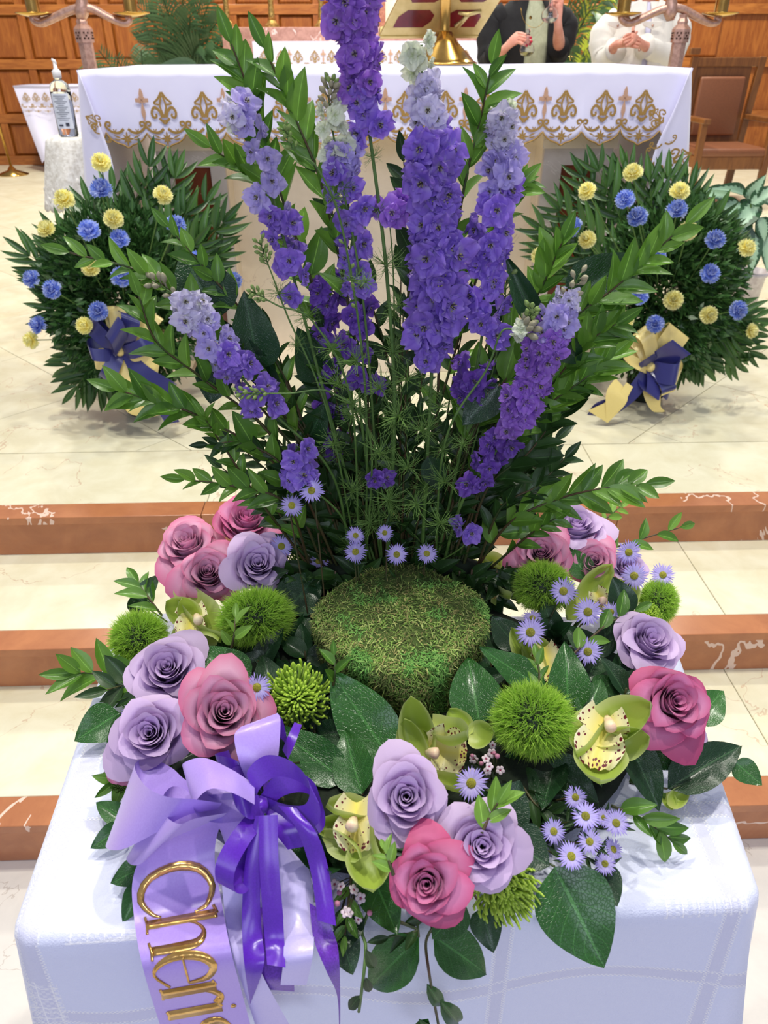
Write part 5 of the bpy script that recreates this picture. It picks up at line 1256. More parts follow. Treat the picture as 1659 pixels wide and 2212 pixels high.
# ------------------------------------------------------------------ green pompoms (bristly dianthus)
r = random.Random(9); mb = MB()
mb.lathe([(0.01, -0.55), (0.4, -0.4), (0.62, -0.05), (0.58, 0.3), (0.3, 0.58), (0.0, 0.64)], 16, None, srgb(28, 52, 12))
for i in range(3000):
    z = r.uniform(-0.5, 1.0); a = i * 2.39996; q = math.sqrt(max(0, 1 - z * z)); n = V((q * math.cos(a), q * math.sin(a), z))
    d = (n + V((r.gauss(0, .28), r.gauss(0, .28), r.gauss(0, .28)))).normalized(); L = r.uniform(0.32, 0.52)
    p = n * 0.55; c1 = srgb(90, 140, 30); c2 = r.choice([srgb(184, 228, 74), srgb(164, 210, 62), srgb(204, 240, 100)])
    s = d.cross(V((r.uniform(-1, 1), r.uniform(-1, 1), r.uniform(-1, 1)))).normalized() * 0.012; m_ = p + d * L * 0.55; e = p + d * L + V((r.gauss(0, .05), r.gauss(0, .05), r.gauss(0, .05)))
    b0 = len(mb.v)
    for v_, c in ((p - s, c1), (p + s, c1), (m_ + s, mix3(c1, c2, .6)), (m_ - s, mix3(c1, c2, .6)), (e, c2)): mb.vert(v_, c)
    mb.f += [(b0, b0 + 1, b0 + 2, b0 + 3), (b0 + 3, b0 + 2, b0 + 4)]
    for w_ in (-1, 1):
        if r.random() < .5:
            b1 = len(mb.v); e2 = m_ + (d + s.normalized() * w_ * .6).normalized() * L * .4
            for v_, c in ((m_ - s * .6, c2), (m_ + s * .6, c2), (e2, c2)): mb.vert(v_, c)
            mb.f.append((b1, b1 + 1, b1 + 2))
trick = mb.mesh('bristles', bristle)
for px, py, h, wp, hp_, lab in [(300, 1380, .05, 138, 135, 'green bristly pompom flower at far left above the table edge'), (552, 1335, .09, 180, 140, 'green bristly pompom flower left of the moss drum'), (1172, 1268, .09, 140, 125, 'green bristly pompom flower right of the moss drum, upper one'),
                          (1150, 1556, .10, 196, 175, 'large green bristly pompom flower left of the big green orchid'), (1422, 1300, .06, 92, 110, 'green bristly pompom flower half hidden at the upper right edge')]:
    p = T(px, py, h); g = mpp(p); d = (tocam(p) + UPV * .35).normalized(); th = thing('green_pompom', p, lab, 'dianthus', 'green pompom flowers')
    o = obj('bristles', trick, th, frame(p, d, V((0, .2, 1)), 1, 0, (wp * g / 2, hp_ * g / 2, wp * g / 2.3))); o['kind'] = 'stuff'
    obj('stem', MB().tube([p - d * 0.02, V((p.x, p.y, TZ + 0.03)).lerp(p - d * .03, .3), V((lerp(p.x, hub_c.x, .1), lerp(p.y, hub_c.y, .1), TZ + 0.03))], 0.0025, 6).mesh('stem', stemg), th)

# ------------------------------------------------------------------ green spider chrysanthemums
def mum_mesh(seed, c1, c2):
    r = random.Random(seed); mb = MB()
    for i in range(230):
        t = i / 229; a = i * 2.39996; el = lerp(1.45, -0.25, t ** 0.75) + r.uniform(-.08, .08); L = lerp(0.36, 1.15, t ** 0.6) * r.uniform(.8, 1.15)
        d = V((math.cos(a) * math.cos(el), math.sin(a) * math.cos(el), math.sin(el))); o = V((0, 0, 0.05)) + d * 0.08
        up = V((0, 0, 1)); P = []
        for k in range(6):
            q = k / 5; P.append(o + d * L * q * (1 - .12 * q * q) + up * (0.26 * q * q * L if t > .35 else -0.02 * q) + d.cross(up) * .05 * math.sin(q * 3 + i) - (V((d.x, d.y, 0)) * 0.25 * q ** 3 * L if t > .3 else V((0, 0, 0))))
        mb.tube(P, [0.02, 0.026, 0.028, 0.03, 0.036, 0.024], 4, lambda q: mix3(c1, c2, q))
    return mb.mesh('ray_florets', waxy)
MUM = [mum_mesh(1, srgb(120, 160, 34), srgb(200, 230, 84)), mum_mesh(2, srgb(66, 96, 24), srgb(124, 162, 60))]
for px, py, h, wp, k, ax, ay, lab in [(642, 1502, .09, 178, 0, 0, .35, 'lime green spider chrysanthemum between the pink rose and the glossy leaf'), (640, 1165, .09, 112, 1, .1, .6, 'dark green spider chrysanthemum above the pale lavender rose'), (655, 1218, .07, 84, 1, 0, .3, 'dark green spider chrysanthemum beside two asters, below another'),
                                (1094, 1925, .045, 180, 0, .45, -.7, 'green spider chrysanthemum seen from its side, under the right front rose'), (1398, 1330, .06, 74, 0, .1, .6, 'green spider chrysanthemum tip behind the side-facing lavender rose'), (345, 1508, .05, 92, 0, -.2, .4, 'lime chrysanthemum tips between the two left lavender roses'), (258, 1690, .03, 54, 1, -.3, 0, 'green chrysanthemum tips under the lavender bow loop')]:
    p = T(px, py, h); g = mpp(p); d = (tocam(p) + RIGHT * ax + UPV * ay).normalized(); th = thing('chrysanthemum', p, lab, 'chrysanthemum', 'green chrysanthemums')
    obj('ray_florets', MUM[k], th, frame(p - d * wp * g * .12, d, V((0, .2, 1)), wp * g / 2 * 1.05)); obj('stem', MB().tube([p - d * wp * g * .12, V((lerp(p.x, hub_c.x, .12), lerp(p.y, hub_c.y, .12), TZ + 0.03))], 0.003, 6).mesh('stem', stemg), th)

# ------------------------------------------------------------------ asters
mb = MB(); r = random.Random(3)
for k in range(30):
    a = 2 * math.pi * k / 30 + r.uniform(-.06, .06); L = r.uniform(.85, 1.05); dz = r.uniform(-.06, .12); rd = V((math.cos(a), math.sin(a), 0)); tg = V((-rd.y, rd.x, 0)); w0 = r.uniform(.06, .085)
    mb.grid(lambda u, v: rd * (0.2 + (L - 0.2) * v) + tg * (u - .5) * 2 * w0 * (math.sin(math.pi * min(1, v * .8 + .22)) ** .6) + V((0, 0, dz * v + .05 * math.sin(v * 3) - .04 * abs(u - .5))), 2, 4, lambda u, v: mix3(srgb(204, 194, 242), srgb(166, 148, 232), v))
ray_me = mb.mesh('ray_petals', petal)
dm = MB(); dm.lathe([(0.29, -.04), (0.27, .06), (0.18, .12), (0.0, .15)], 16, None, srgb(150, 150, 40))
for i in range(90):
    q = math.sqrt(i / 90) * .27; a = i * 2.39996; c = r.choice([srgb(214, 206, 70), srgb(180, 176, 50), srgb(232, 222, 96)])
    p = V((q * math.cos(a), q * math.sin(a), .15 - q * q * 1.4)); dm.lathe([(0.018, -.01), (0.02, .02), (0.0, .045)], 5, Matrix.Translation(p), c)
disc_me = dm.mesh('disc', petal)
need = leaf_mesh('narrow_leaf', rus_d, 'lance', 0.3, 0.3, 0, 2, 4)
AST = [(630, 1092, .16, 52, 'left one of the pair over dark foliage at upper left'), (673, 1060, .19, 56, 'higher one of the pair over dark foliage at upper left'), (768, 1157, .13, 42, 'small one directly above another behind the moss'), (768, 1192, .12, 50, 'left of the row behind the moss'), (831, 1151, .13, 38, 'smallest of the row behind the moss'), (857, 1198, .12, 48, 'centre of the row touching the moss'), (922, 1196, .12, 46, 'right end of the row behind the moss'),
       (608, 1180, .13, 52, 'touching the pale lavender rose'), (688, 1212, .10, 48, 'left of the moss over green chrysanthemum'), (555, 1485, .13, 62, 'on the rim of the large pink-edged rose'), (1217, 1277, .12, 60, 'on the upper right green pompom'), (1270, 1322, .11, 62, 'centre of the right cluster'), (1320, 1322, .10, 44, 'beside the dark oval leaf at right'), (1146, 1366, .11, 66, 'right of the moss over an orchid petal'), (1270, 1408, .09, 60, 'lowest of the right cluster'),
       (1358, 1193, .11, 54, 'upper right on the pale hidden rose'), (1370, 1244, .10, 58, 'below another on the hidden rose'), (1432, 1242, .09, 52, 'rightmost, against the step'), (1018, 1692, .10, 72, 'in front centre beside waxflower'), (1265, 1763, .09, 62, 'top of the bunch on the table'), (1331, 1778, .085, 58, 'right side of the bunch on the table'), (1274, 1818, .08, 54, 'middle of the bunch on the table'), (1196, 1796, .07, 54, 'left side of the bunch, turned away'),
       (1234, 1850, .07, 62, 'lower left of the bunch on the table'), (1307, 1866, .06, 48, 'lowest of the bunch on the table'), (1325, 1835, .06, 50, 'seen from the side in the bunch'), (1243, 1722, .08, 50, 'peeking from behind the top of the bunch'), (1305, 1766, .07, 40, 'half hidden between two in the bunch'), (283, 1545, .06, 46, 'at far left behind the lavender rose'), (385, 1238, .06, 40, 'tiny, behind the leftmost upper roses'), (1150, 1335, .10, 44, 'closed one above an open aster, right of the moss')]
for i, (px, py, h, wp, lab) in enumerate(AST):
    p = at(px, py, .795) if py < 1100 or (740 < px < 940 and py < 1215) else T(px, py, h); g = mpp(p); rr = random.Random(i)
    side = 'side' in lab or 'away' in lab or 'closed' in lab or 'behind' in lab[:14]
    d = (tocam(p) + RIGHT * rr.uniform(-.25, .25) + UPV * (rr.uniform(-.1, .35)) + (RIGHT * .9 if 'from the side' in lab else V((0, 0, 0))) + (UPV * 1.2 if 'closed' in lab else V((0, 0, 0)))).normalized()
    th = thing('aster', p, 'violet aster with yellow eye, ' + lab, 'aster', 'asters of the wreath'); M = frame(p, d, V((0, .2, 1)), wp * g / 2 * 1.08, rr.uniform(0, 6))
    obj('ray_petals', ray_me, th, M); obj('disc', disc_me, th, M)
    e = V((lerp(p.x, hub_c.x, .12), lerp(p.y, hub_c.y + .02, .12), TZ + .04)); P = spline([p - d * .002, p - d * .018, e], 10)
    obj('stem', MB().tube(P, 0.0011, 5).mesh('stem', stemd), th)
    for k in range(6):
        b0 = P[2 + k % 6]; v_ = V((rr.gauss(0, 1), rr.gauss(0, 1), rr.uniform(0, 1.2))).normalized(); leaf_at(need, b0, b0 + v_ * .018, .004, None, th, 'leaf')

# ------------------------------------------------------------------ orchids
def tepal_mesh(sd):
    r = random.Random(sd); bend = r.uniform(-.25, .1)
    def fn(u, v):
        s = (u - .5) * 2; wd = math.sin(math.pi * min(1, .06 + v * .94) ** .85) ** .55
        return V((s * .5 * wd, v, .16 * (1 - s * s) * math.sin(math.pi * v) * -1 + .12 * abs(s) ** 3 + bend * v * v + .02 * math.sin(v * 9 + s * 4) * abs(s)))
    return MB().grid(fn, 8, 10, lambda u, v: mix3(mix3(srgb(206, 216, 120), srgb(166, 190, 74), smooth(0, .5, v)), srgb(220, 228, 160), smooth(.75, 1, abs(u - .5) * 2) * .6)).mesh('tepal', waxy)
TEP = [tepal_mesh(k) for k in range(3)]
def lip_mat():
    m, nt, b = newmat('orchid_lip'); uv = nd(nt, 'ShaderNodeAttribute', attribute_name='uvw').outputs['Vector']
    vo = nd(nt, 'ShaderNodeTexVoronoi'); vo.inputs['Scale'].default_value = 13; vo.inputs['Randomness'].default_value = .8; nt.links.new(uv, vo.inputs['Vector'])
    sx = nd(nt, 'ShaderNodeSeparateXYZ'); nt.links.new(uv, sx.inputs[0]); ax = math_(nt, 'ABSOLUTE', math_(nt, 'SUBTRACT', math_(nt, 'MULTIPLY', sx.outputs[0], 2), 1))
    rim = math_(nt, 'MAXIMUM', ax, math_(nt, 'MULTIPLY', sx.outputs[1], 1.0)); th_ = math_(nt, 'MULTIPLY', math_(nt, 'SUBTRACT', rim, .28), .62)
    sp = math_(nt, 'LESS_THAN', vo.outputs['Distance'], th_)
    base = mixc(nt, ax, srgb(236, 220, 96), srgb(244, 238, 200)); c = mixc(nt, sp, base, srgb(112, 14, 42))
    nt.links.new(c, b.inputs['Base Color']); b.inputs['Roughness'].default_value = .45; translucent(nt, b, c, .2); return m
def lipf(u, v):
    s = (u - .5) * 2; w_ = (.34 + .3 * math.sin(math.pi * v * .9)) if v < .5 else .42 + .16 * math.sin((v - .5) * 2 * math.pi)
    up_ = .42 * abs(s) ** 1.6 * (1 - v) ** .6; ruf = .045 * math.sin(s * 13 + 2) * smooth(.6, 1, max(v, abs(s)))
    return V((s * w_, v * (1 - .12 * s * s * v), up_ - .42 * v ** 2.2 + ruf))
lip_me = MB().grid(lipf, 18, 16).mesh('lip', lip_mat()); colm = plain('orchid_column', srgb(226, 176, 158), .4, 0, srgb(240, 226, 180), 60)
def orchid(label, tepals, lip, col, h, group='green cymbidium orchids'):
    b_c = T(lip[0], lip[1], h); th = thing('orchid', b_c, label, 'orchid', group)
    for i, (bx, by, tx, ty, w_, dh, fx_, fy_) in enumerate(tepals):
        a, b2 = T(bx, by, h - .006), T(tx, ty, h + dh); leaf_at(TEP[i % 3], a, b2, w_ * mpp(a) * 1.05, (tocam(a) + RIGHT * fx_ + UPV * fy_).normalized(), th, 'tepal')
    if lip[4] > 0:
        a, b2 = b_c, T(lip[2], lip[3], h + .006); g = mpp(a); y = (b2 - a); L = y.length; y = y.normalized(); z = tocam(a); z = (z - y * z.dot(y)).normalized(); x = y.cross(z)
        obj('lip', lip_me, th, Matrix.Translation(a + z * .003) @ Matrix((x * lip[4] * g, y * L, z * lip[4] * g * .8)).transposed().to_4x4(), 'cream yellow lip spotted with maroon')
    if col:
        P = [T(col[0], col[1], h + .006), T((col[0] + col[2]) / 2, (col[1] + col[3]) / 2, h + .018), T(col[2], col[3], h + .02)]
        obj('column', MB().tube(spline(P, 8), [.004, .0045, .005, .0055, .006, .0065, .006, .003], 8).mesh('column', colm), th)
    obj('stem', MB().tube([b_c - V((0, 0, .008)), V((lerp(b_c.x, hub_c.x, .12), lerp(b_c.y, hub_c.y, .12), TZ + .03))], .003, 6).mesh('stem', stemg), th)
orchid('green orchid under the pink-edged roses of the left cluster', [(425, 1342, 358, 1300, 62, .02, -.6, .5), (392, 1290, 476, 1350, 66, .022, .3, .9), (400, 1378, 478, 1372, 46, .01, .2, -.6), (420, 1352, 392, 1290, 50, .03, -.2, .8), (418, 1350, 372, 1386, 44, -.005, -.5, 0)], (414, 1316, 408, 1374, 54), (424, 1330, 430, 1345), .085)
orchid('largest green orchid with spotted lip, beside the hot pink rose', [(1272, 1594, 1412, 1528, 105, .03, .2, 1.0), (1300, 1535, 1240, 1606, 70, .012, -.6, .4), (1310, 1612, 1400, 1584, 78, .012, .5, -.3), (1298, 1610, 1296, 1700, 108, .0, 0, -.3), (1300, 1560, 1352, 1580, 50, .016, .5, .2)], (1306, 1548, 1288, 1642, 88), (1312, 1552, 1322, 1578), .10)
orchid('green orchid behind the uppermost front rose with two tall tepals', [(910, 1640, 888, 1500, 76, .05, -.1, .3), (905, 1655, 872, 1556, 66, .035, -.3, .2), (925, 1568, 1014, 1610, 70, .03, .2, .8), (930, 1680, 1056, 1716, 34, -.01, .2, .9), (1010, 1590, 972, 1528, 52, .01, .1, .3), (1012, 1590, 1072, 1584, 58, .008, .3, .2)], (928, 1618, 1002, 1630, 92), (925, 1625, 948, 1628), .085)
orchid('green orchid right of the purple bow, spotted lip hanging down', [(800, 1748, 700, 1748, 58, .02, -.2, 1.1), (770, 1782, 678, 1788, 52, .0, -.5, -.2), (700, 1800, 790, 1846, 56, .0, -.3, -.5), (788, 1822, 806, 1932, 92, -.01, .1, -.1), (808, 1742, 838, 1846, 52, .015, .6, 0)], (770, 1738, 768, 1826, 82), (764, 1770, 758, 1792), .085)
orchid('shaded green orchid facing sideways at the upper right of the moss', [(1098, 1222, 1036, 1208, 42, .02, .2, .9), (1040, 1208, 1048, 1292, 36, .0, -.6, 0), (1066, 1222, 1098, 1306, 46, .0, .3, 0), (1055, 1215, 1068, 1300, 30, -.01, -.2, .2)], (1062, 1232, 1066, 1290, 26), None, .07)
orchid('green orchid petals between the small pink rose and the asters', [(1252, 1312, 1316, 1226, 58, .02, .2, .3), (1336, 1246, 1368, 1306, 56, .0, .4, .2), (1262, 1300, 1222, 1344, 44, -.01, -.3, -.2), (1290, 1290, 1350, 1262, 46, .0, .2, .4)], (1290, 1282, 1310, 1310, 34), (1296, 1296, 1306, 1300), .085)
orchid('green orchid half hidden below the asters right of the moss', [(1152, 1456, 1110, 1358, 42, .02, -.4, .2), (1170, 1462, 1134, 1376, 44, .012, -.1, .3), (1180, 1420, 1150, 1374, 40, .01, .2, .2)], (1176, 1402, 1186, 1462, 50), None, .075)
orchid('green orchid tepals poking out low at the right edge of the wreath', [(1446, 1742, 1484, 1704, 36, 0, .3, .3), (1440, 1712, 1452, 1748, 30, -.01, 0, .2)], (1440, 1710, 1445, 1730, 0), None, .03)

# ------------------------------------------------------------------ waxflower sprigs
wm = MB()
for k in range(5):
    a = 2 * math.pi * k / 5; wm.lathe([(0.0, 0), (0.42, .06), (0.3, .12), (0.0, .1)], 8, Matrix.Translation(V((.58 * math.cos(a), .58 * math.sin(a), 0.1))), srgb(240, 222, 230))
wm.lathe([(0.15, -.5), (0.45, 0), (0.4, .15), (0.0, .18)], 10, None, srgb(160, 60, 96))
wax_me = wm.mesh('blossom', petal)
wbud = MB().lathe([(0.1, -.6), (0.5, 0), (0.4, .4), (0.0, .6)], 8, None, srgb(214, 140, 170)).mesh('bud', petal)
for lab, cx_, cy_, h, n_, sp in (('white and pink waxflower sprig beside the front orchid', 1055, 1645, .08, 13, 42), ('pinkish waxflower sprig hanging right of the purple ribbon tails', 768, 1945, .04, 14, 48)):
    th = thing('waxflower', T(cx_, cy_, h), lab, 'waxflower', 'waxflower sprigs'); rr = random.Random(cx_); root = T(cx_ + 10, cy_ + (50 if h > .05 else -50), h - .04)
    for k in range(n_):
        p = T(cx_ + rr.uniform(-sp, sp), cy_ + rr.uniform(-sp, sp * (1 if h > .05 else 1.5)), h + rr.uniform(-.015, .015)); s_ = rr.uniform(.0042, .0058)
        obj('blossom' if k % 3 else 'bud', wax_me if k % 3 else wbud, th, frame(p, (tocam(p) + V((rr.gauss(0, .4), rr.gauss(0, .4), .2))).normalized(), V((0, 0, 1)), s_)); obj('twig', MB().tube([root, (root + p) / 2 + V((0, 0, .004)), p], .0006, 4).mesh('twig', stemd), th)

# ------------------------------------------------------------------ salal leaves placed one by one
SL = [ # base px,py,h -> tip px,py,h, width px, dark?, facing (right, up), label
 ((848, 1648, .05), (718, 1452, .10), 128, 0, (-.1, .1), 'big glossy leaf left of the tall orchid tepals, touching the moss'),
 ((782, 1716, .06), (738, 1570, .09), 92, 0, (-.3, 0), 'dark glossy leaf with a yellow speck, right of the purple bow'),
 ((748, 1690, .06), (596, 1572, .08), 92, 0, (-.2, .2), 'pointed glossy leaf over the purple bow, below the lime chrysanthemum'),
 ((612, 1650, .10), (530, 1570, .14), 62, 1, (0, .2), 'small dark leaf lying on the upper lavender ribbon'),
 ((1036, 1566, .06), (1012, 1412, .11), 112, 0, (0, .5), 'shiny leaf with strong highlights right of the moss front'),
 ((1180, 1490, .07), (1032, 1404, .10), 72, 0, (.1, .6), 'glossy leaf lying behind the large pompom, right of the moss'),
 ((980, 1480, .05), (985, 1412, .08), 52, 0, (-.2, .4), 'small shiny leaf tip against the moss'),
 ((1226, 1540, .06), (1228, 1384, .12), 88, 0, (.2, .1), 'upright glossy leaf between the pompom and the aster cluster'),
 ((1272, 1250, .09), (1224, 1180, .12), 54, 0, (0, .3), 'leaf between the two upper right roses'),
 ((1356, 1330, .08), (1322, 1246, .12), 62, 1, (.2, .1), 'dark oval leaf among the upper right asters'),
 ((1122, 1402, .06), (1062, 1334, .08), 66, 1, (0, .3), 'shaded leaf just right of the moss rim'),
 ((1198, 1872, .05), (1312, 2098, .03), 165, 0, (.1, 0), 'largest veined leaf hanging over the front edge of the table'),
 ((1296, 1866, .045), (1332, 1960, .03), 62, 1, (.2, 0), 'dark leaf half hidden behind the largest front leaf'),
 ((905, 2024, .02), (774, 2156, .005), 96, 0, (0, 0), 'glossy leaf on the hanging twig, left one of the pair'),
 ((936, 2022, .02), (1068, 2112, .01), 92, 0, (0, .1), 'glossy leaf on the hanging twig, right one of the pair'),
 ((1442, 1704, .03), (1614, 1598, .06), 92, 1, (.1, .2), 'long dark folded leaf reaching over the right table edge'),
 ((1586, 1644, .04), (1646, 1696, .03), 52, 0, (0, 0), 'bright green leaf tip at the far right over the step'),
 ((1500, 1560, .05), (1568, 1488, .07), 72, 0, (.2, .1), 'rounded leaf behind the hot pink rose'),
 ((258, 1540, .03), (162, 1598, .03), 82, 0, (-.2, 0), 'broad leaf reaching left over the table edge'),
 ((292, 1540, .04), (236, 1646, .03), 66, 0, (0, 0), 'dark leaf below the broad one at far left'),
 ((276, 1776, .02), (204, 1730, .03), 46, 0, (-.1, .2), 'small leaf left of the bow, upper of two'),
 ((268, 1786, .02), (196, 1832, .02), 48, 0, (0, 0), 'small leaf left of the bow, lower of two'),
 ((318, 1868, .02), (240, 1908, .015), 56, 0, (-.1, 0), 'pointed leaf left of the lettered ribbon, upper one'),
 ((310, 1905, .02), (266, 1990, .01), 52, 0, (0, 0), 'pointed leaf left of the lettered ribbon, lower one'),
 ((796, 1870, .04), (862, 2024, .03), 92, 0, (-.2, .2), 'very shiny leaf under the orchid, left of the lowest rose'),
 ((1040, 1960, .03), (1066, 2058, .015), 66, 1, (0, 0), 'dark leaf under the side-facing chrysanthemum'),
 ((1004, 1950, .04), (930, 2028, .03), 76, 0, (.1, -.2), 'olive leaf under the lowest rose'),
 ((1098, 1812, .06), (1186, 1872, .05), 108, 1, (0, .2), 'dark leaf right of the right front rose, lower one'),
 ((1080, 1800, .06), (1122, 1685, .09), 92, 1, (.2, .2), 'dark pointed leaf right of the right front rose, upper one'),
 ((520, 1496, .06), (438, 1392, .10), 112, 0, (0, .2), 'notched serrated leaf between the left lavender and pink roses'),
 ((592, 1510, .05), (566, 1408, .08), 64, 1, (0, .3), 'dark leaf standing behind the aster on the pink rose'),
 ((620, 1322, .07), (688, 1232, .11), 96, 1, (.1, .4), 'dark leaf between the left pompom and the moss'),
 ((506, 1212, .09), (538, 1138, .12), 44, 1, (0, .2), 'narrow dark leaf between the upper left roses'),
 ((1356, 1600, .06), (1432, 1748, .03), 76, 1, (.3, .1), 'long dark shiny leaf below the largest orchid'),
 ((1396, 1592, .06), (1488, 1654, .04), 92, 0, (.3, 0), 'broad leaf under the hot pink rose'),
 ((1180, 1650, .05), (1290, 1728, .05), 88, 1, (0, .2), 'dark leaf above the aster bunch'),
 ((1200, 1640, .05), (1172, 1760, .05), 70, 1, (-.2, .1), 'dark leaf between the large pompom and the aster bunch'),
 ((1120, 1660, .05), (1150, 1760, .05), 66, 1, (.1, .1), 'shaded leaf under the large pompom'),
 ((300, 1300, .05), (340, 1240, .08), 40, 1, (-.2, .2), 'dark upright leaf left of the upper left roses'),
 ((285, 1330, .04), (330, 1262, .06), 44, 1, (-.3, .1), 'dark leaf behind the far left pompom'),
 ((1265, 1560, .06), (1300, 1455, .09), 66, 0, (0, .3), 'leaf behind the hood of the largest orchid'),
 ((1290, 1500, .06), (1336, 1462, .07), 62, 0, (.1, .4), 'leaf above the hood of the largest orchid'),
 ((1350, 1470, .05), (1256, 1500, .06), 52, 1, (0, .2), 'dark leaf between the right roses and asters'),
 ((1140, 1500, .05), (1240, 1470, .07), 60, 1, (0, .3), 'shaded leaf behind the large pompom'),
 ((650, 1480, .04), (716, 1500, .05), 60, 1, (0, .2), 'shaded leaf between chrysanthemum and moss'),
 ((730, 2000, .02), (762, 2104, .0), 70, 1, (0, 0), 'dark leaf hanging behind the purple ribbon tail'),
 ((760, 1960, .02), (740, 2060, .01), 66, 1, (0, 0), 'dark leaf under the hanging waxflower')]
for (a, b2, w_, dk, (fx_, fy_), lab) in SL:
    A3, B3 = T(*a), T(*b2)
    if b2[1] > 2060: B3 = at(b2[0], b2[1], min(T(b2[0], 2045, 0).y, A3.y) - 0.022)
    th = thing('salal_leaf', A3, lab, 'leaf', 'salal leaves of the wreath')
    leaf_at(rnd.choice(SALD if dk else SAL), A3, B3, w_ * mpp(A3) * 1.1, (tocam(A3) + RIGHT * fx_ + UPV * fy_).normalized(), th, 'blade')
    e = V((lerp(A3.x, hub_c.x, .12), lerp(A3.y, hub_c.y, .12), max(TZ + .02, A3.z - .02))); obj('stalk', MB().tube([A3, e], .0012, 5).mesh('stalk', stemd), th)
# hanging twig
tw = thing('twig', T(925, 2000, .02), 'thin reddish twig with small leaves hanging down the table front', 'twig')
fy = T(900, 2050, 0).y - .022
P = spline([T(945, 1990, .03), T(925, 2020, .02), T(920, 2045, .008), at(925, 2090, fy), at(935, 2150, fy), at(950, 2230, fy)], 20)
obj('stem', MB().tube(P, .0014, 5).mesh('stem', stemd), tw)
for a, b2, w_ in (((922, 2125), (965, 2190), 34), ((925, 2200), (900, 2260), 44), ((950, 2160), (1010, 2235), 44), ((905, 2200), (945, 2290), 56)): leaf_at(SAL[1], at(*a, fy), at(*b2, fy - .01), w_ * mpp(at(*a, fy)), None, tw)
tw = thing('twig', T(790, 2000, .01), 'thin olive twig left of the pair of hanging leaves', 'twig')
P = spline([T(800, 1960, .02), T(782, 2010, .012), T(790, 2045, .008), at(785, 2110, fy), at(775, 2185, fy)], 16); obj('stem', MB().tube(P, .0016, 5).mesh('stem', stemg), tw)
for a, b2, w_ in (((790, 2110), (800, 2150), 20), ((778, 2150), (750, 2185), 24), ((790, 2050), (812, 2100), 26)): leaf_at(RUSD[0], at(*a, fy), at(*b2, fy - .005), w_ * mpp(at(*a, fy)), None, tw)
# dark sprigs filling the ring
rr = random.Random(21)
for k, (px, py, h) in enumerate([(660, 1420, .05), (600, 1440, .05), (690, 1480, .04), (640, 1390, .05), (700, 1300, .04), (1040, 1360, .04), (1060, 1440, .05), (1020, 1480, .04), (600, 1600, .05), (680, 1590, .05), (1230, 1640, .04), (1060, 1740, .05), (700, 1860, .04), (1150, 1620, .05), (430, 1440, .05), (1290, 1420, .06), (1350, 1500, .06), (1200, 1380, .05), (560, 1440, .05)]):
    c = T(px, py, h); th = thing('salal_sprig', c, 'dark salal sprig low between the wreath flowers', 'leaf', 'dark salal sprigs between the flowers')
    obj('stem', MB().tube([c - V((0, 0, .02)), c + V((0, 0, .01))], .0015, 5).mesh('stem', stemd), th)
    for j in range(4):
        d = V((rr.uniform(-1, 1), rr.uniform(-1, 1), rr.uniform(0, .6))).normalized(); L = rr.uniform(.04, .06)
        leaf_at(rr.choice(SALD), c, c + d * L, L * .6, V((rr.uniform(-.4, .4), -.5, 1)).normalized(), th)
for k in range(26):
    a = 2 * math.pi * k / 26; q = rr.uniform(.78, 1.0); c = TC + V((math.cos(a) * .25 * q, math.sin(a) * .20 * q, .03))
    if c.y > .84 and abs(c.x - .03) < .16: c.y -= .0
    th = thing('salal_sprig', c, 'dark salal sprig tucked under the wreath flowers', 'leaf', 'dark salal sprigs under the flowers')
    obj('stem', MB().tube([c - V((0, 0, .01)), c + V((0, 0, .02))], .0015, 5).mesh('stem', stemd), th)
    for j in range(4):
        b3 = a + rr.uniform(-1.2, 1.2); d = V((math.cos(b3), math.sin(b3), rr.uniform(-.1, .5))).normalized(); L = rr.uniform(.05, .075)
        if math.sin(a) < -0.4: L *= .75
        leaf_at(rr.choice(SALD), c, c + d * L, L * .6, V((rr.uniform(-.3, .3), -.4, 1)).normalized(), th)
for k in range(20):
    c = V((lerp(-.13, .20, k / 19), rr.uniform(.845, .87), TZ + .05))
    th = thing('ruscus_sprig', c, 'short dark leafy sprig at the foot of the spray behind the moss', 'leaf', 'dark sprigs behind the moss')
    obj('stem', MB().tube([c - V((0, 0, .02)), c + V((0, -.01, .05))], .0015, 5).mesh('stem', stemd), th)
    for j in range(8):
        b0 = c + V((0, -.008, .006 * j)); d = V((rr.uniform(-1, 1), rr.uniform(-.9, -.1), rr.uniform(-.3, .9))).normalized(); L = rr.uniform(.035, .055)
        leaf_at(rr.choice(RUSD), b0, b0 + d * L, L * .42, V((rr.uniform(-.4, .4), -.7, .8)).normalized(), th)
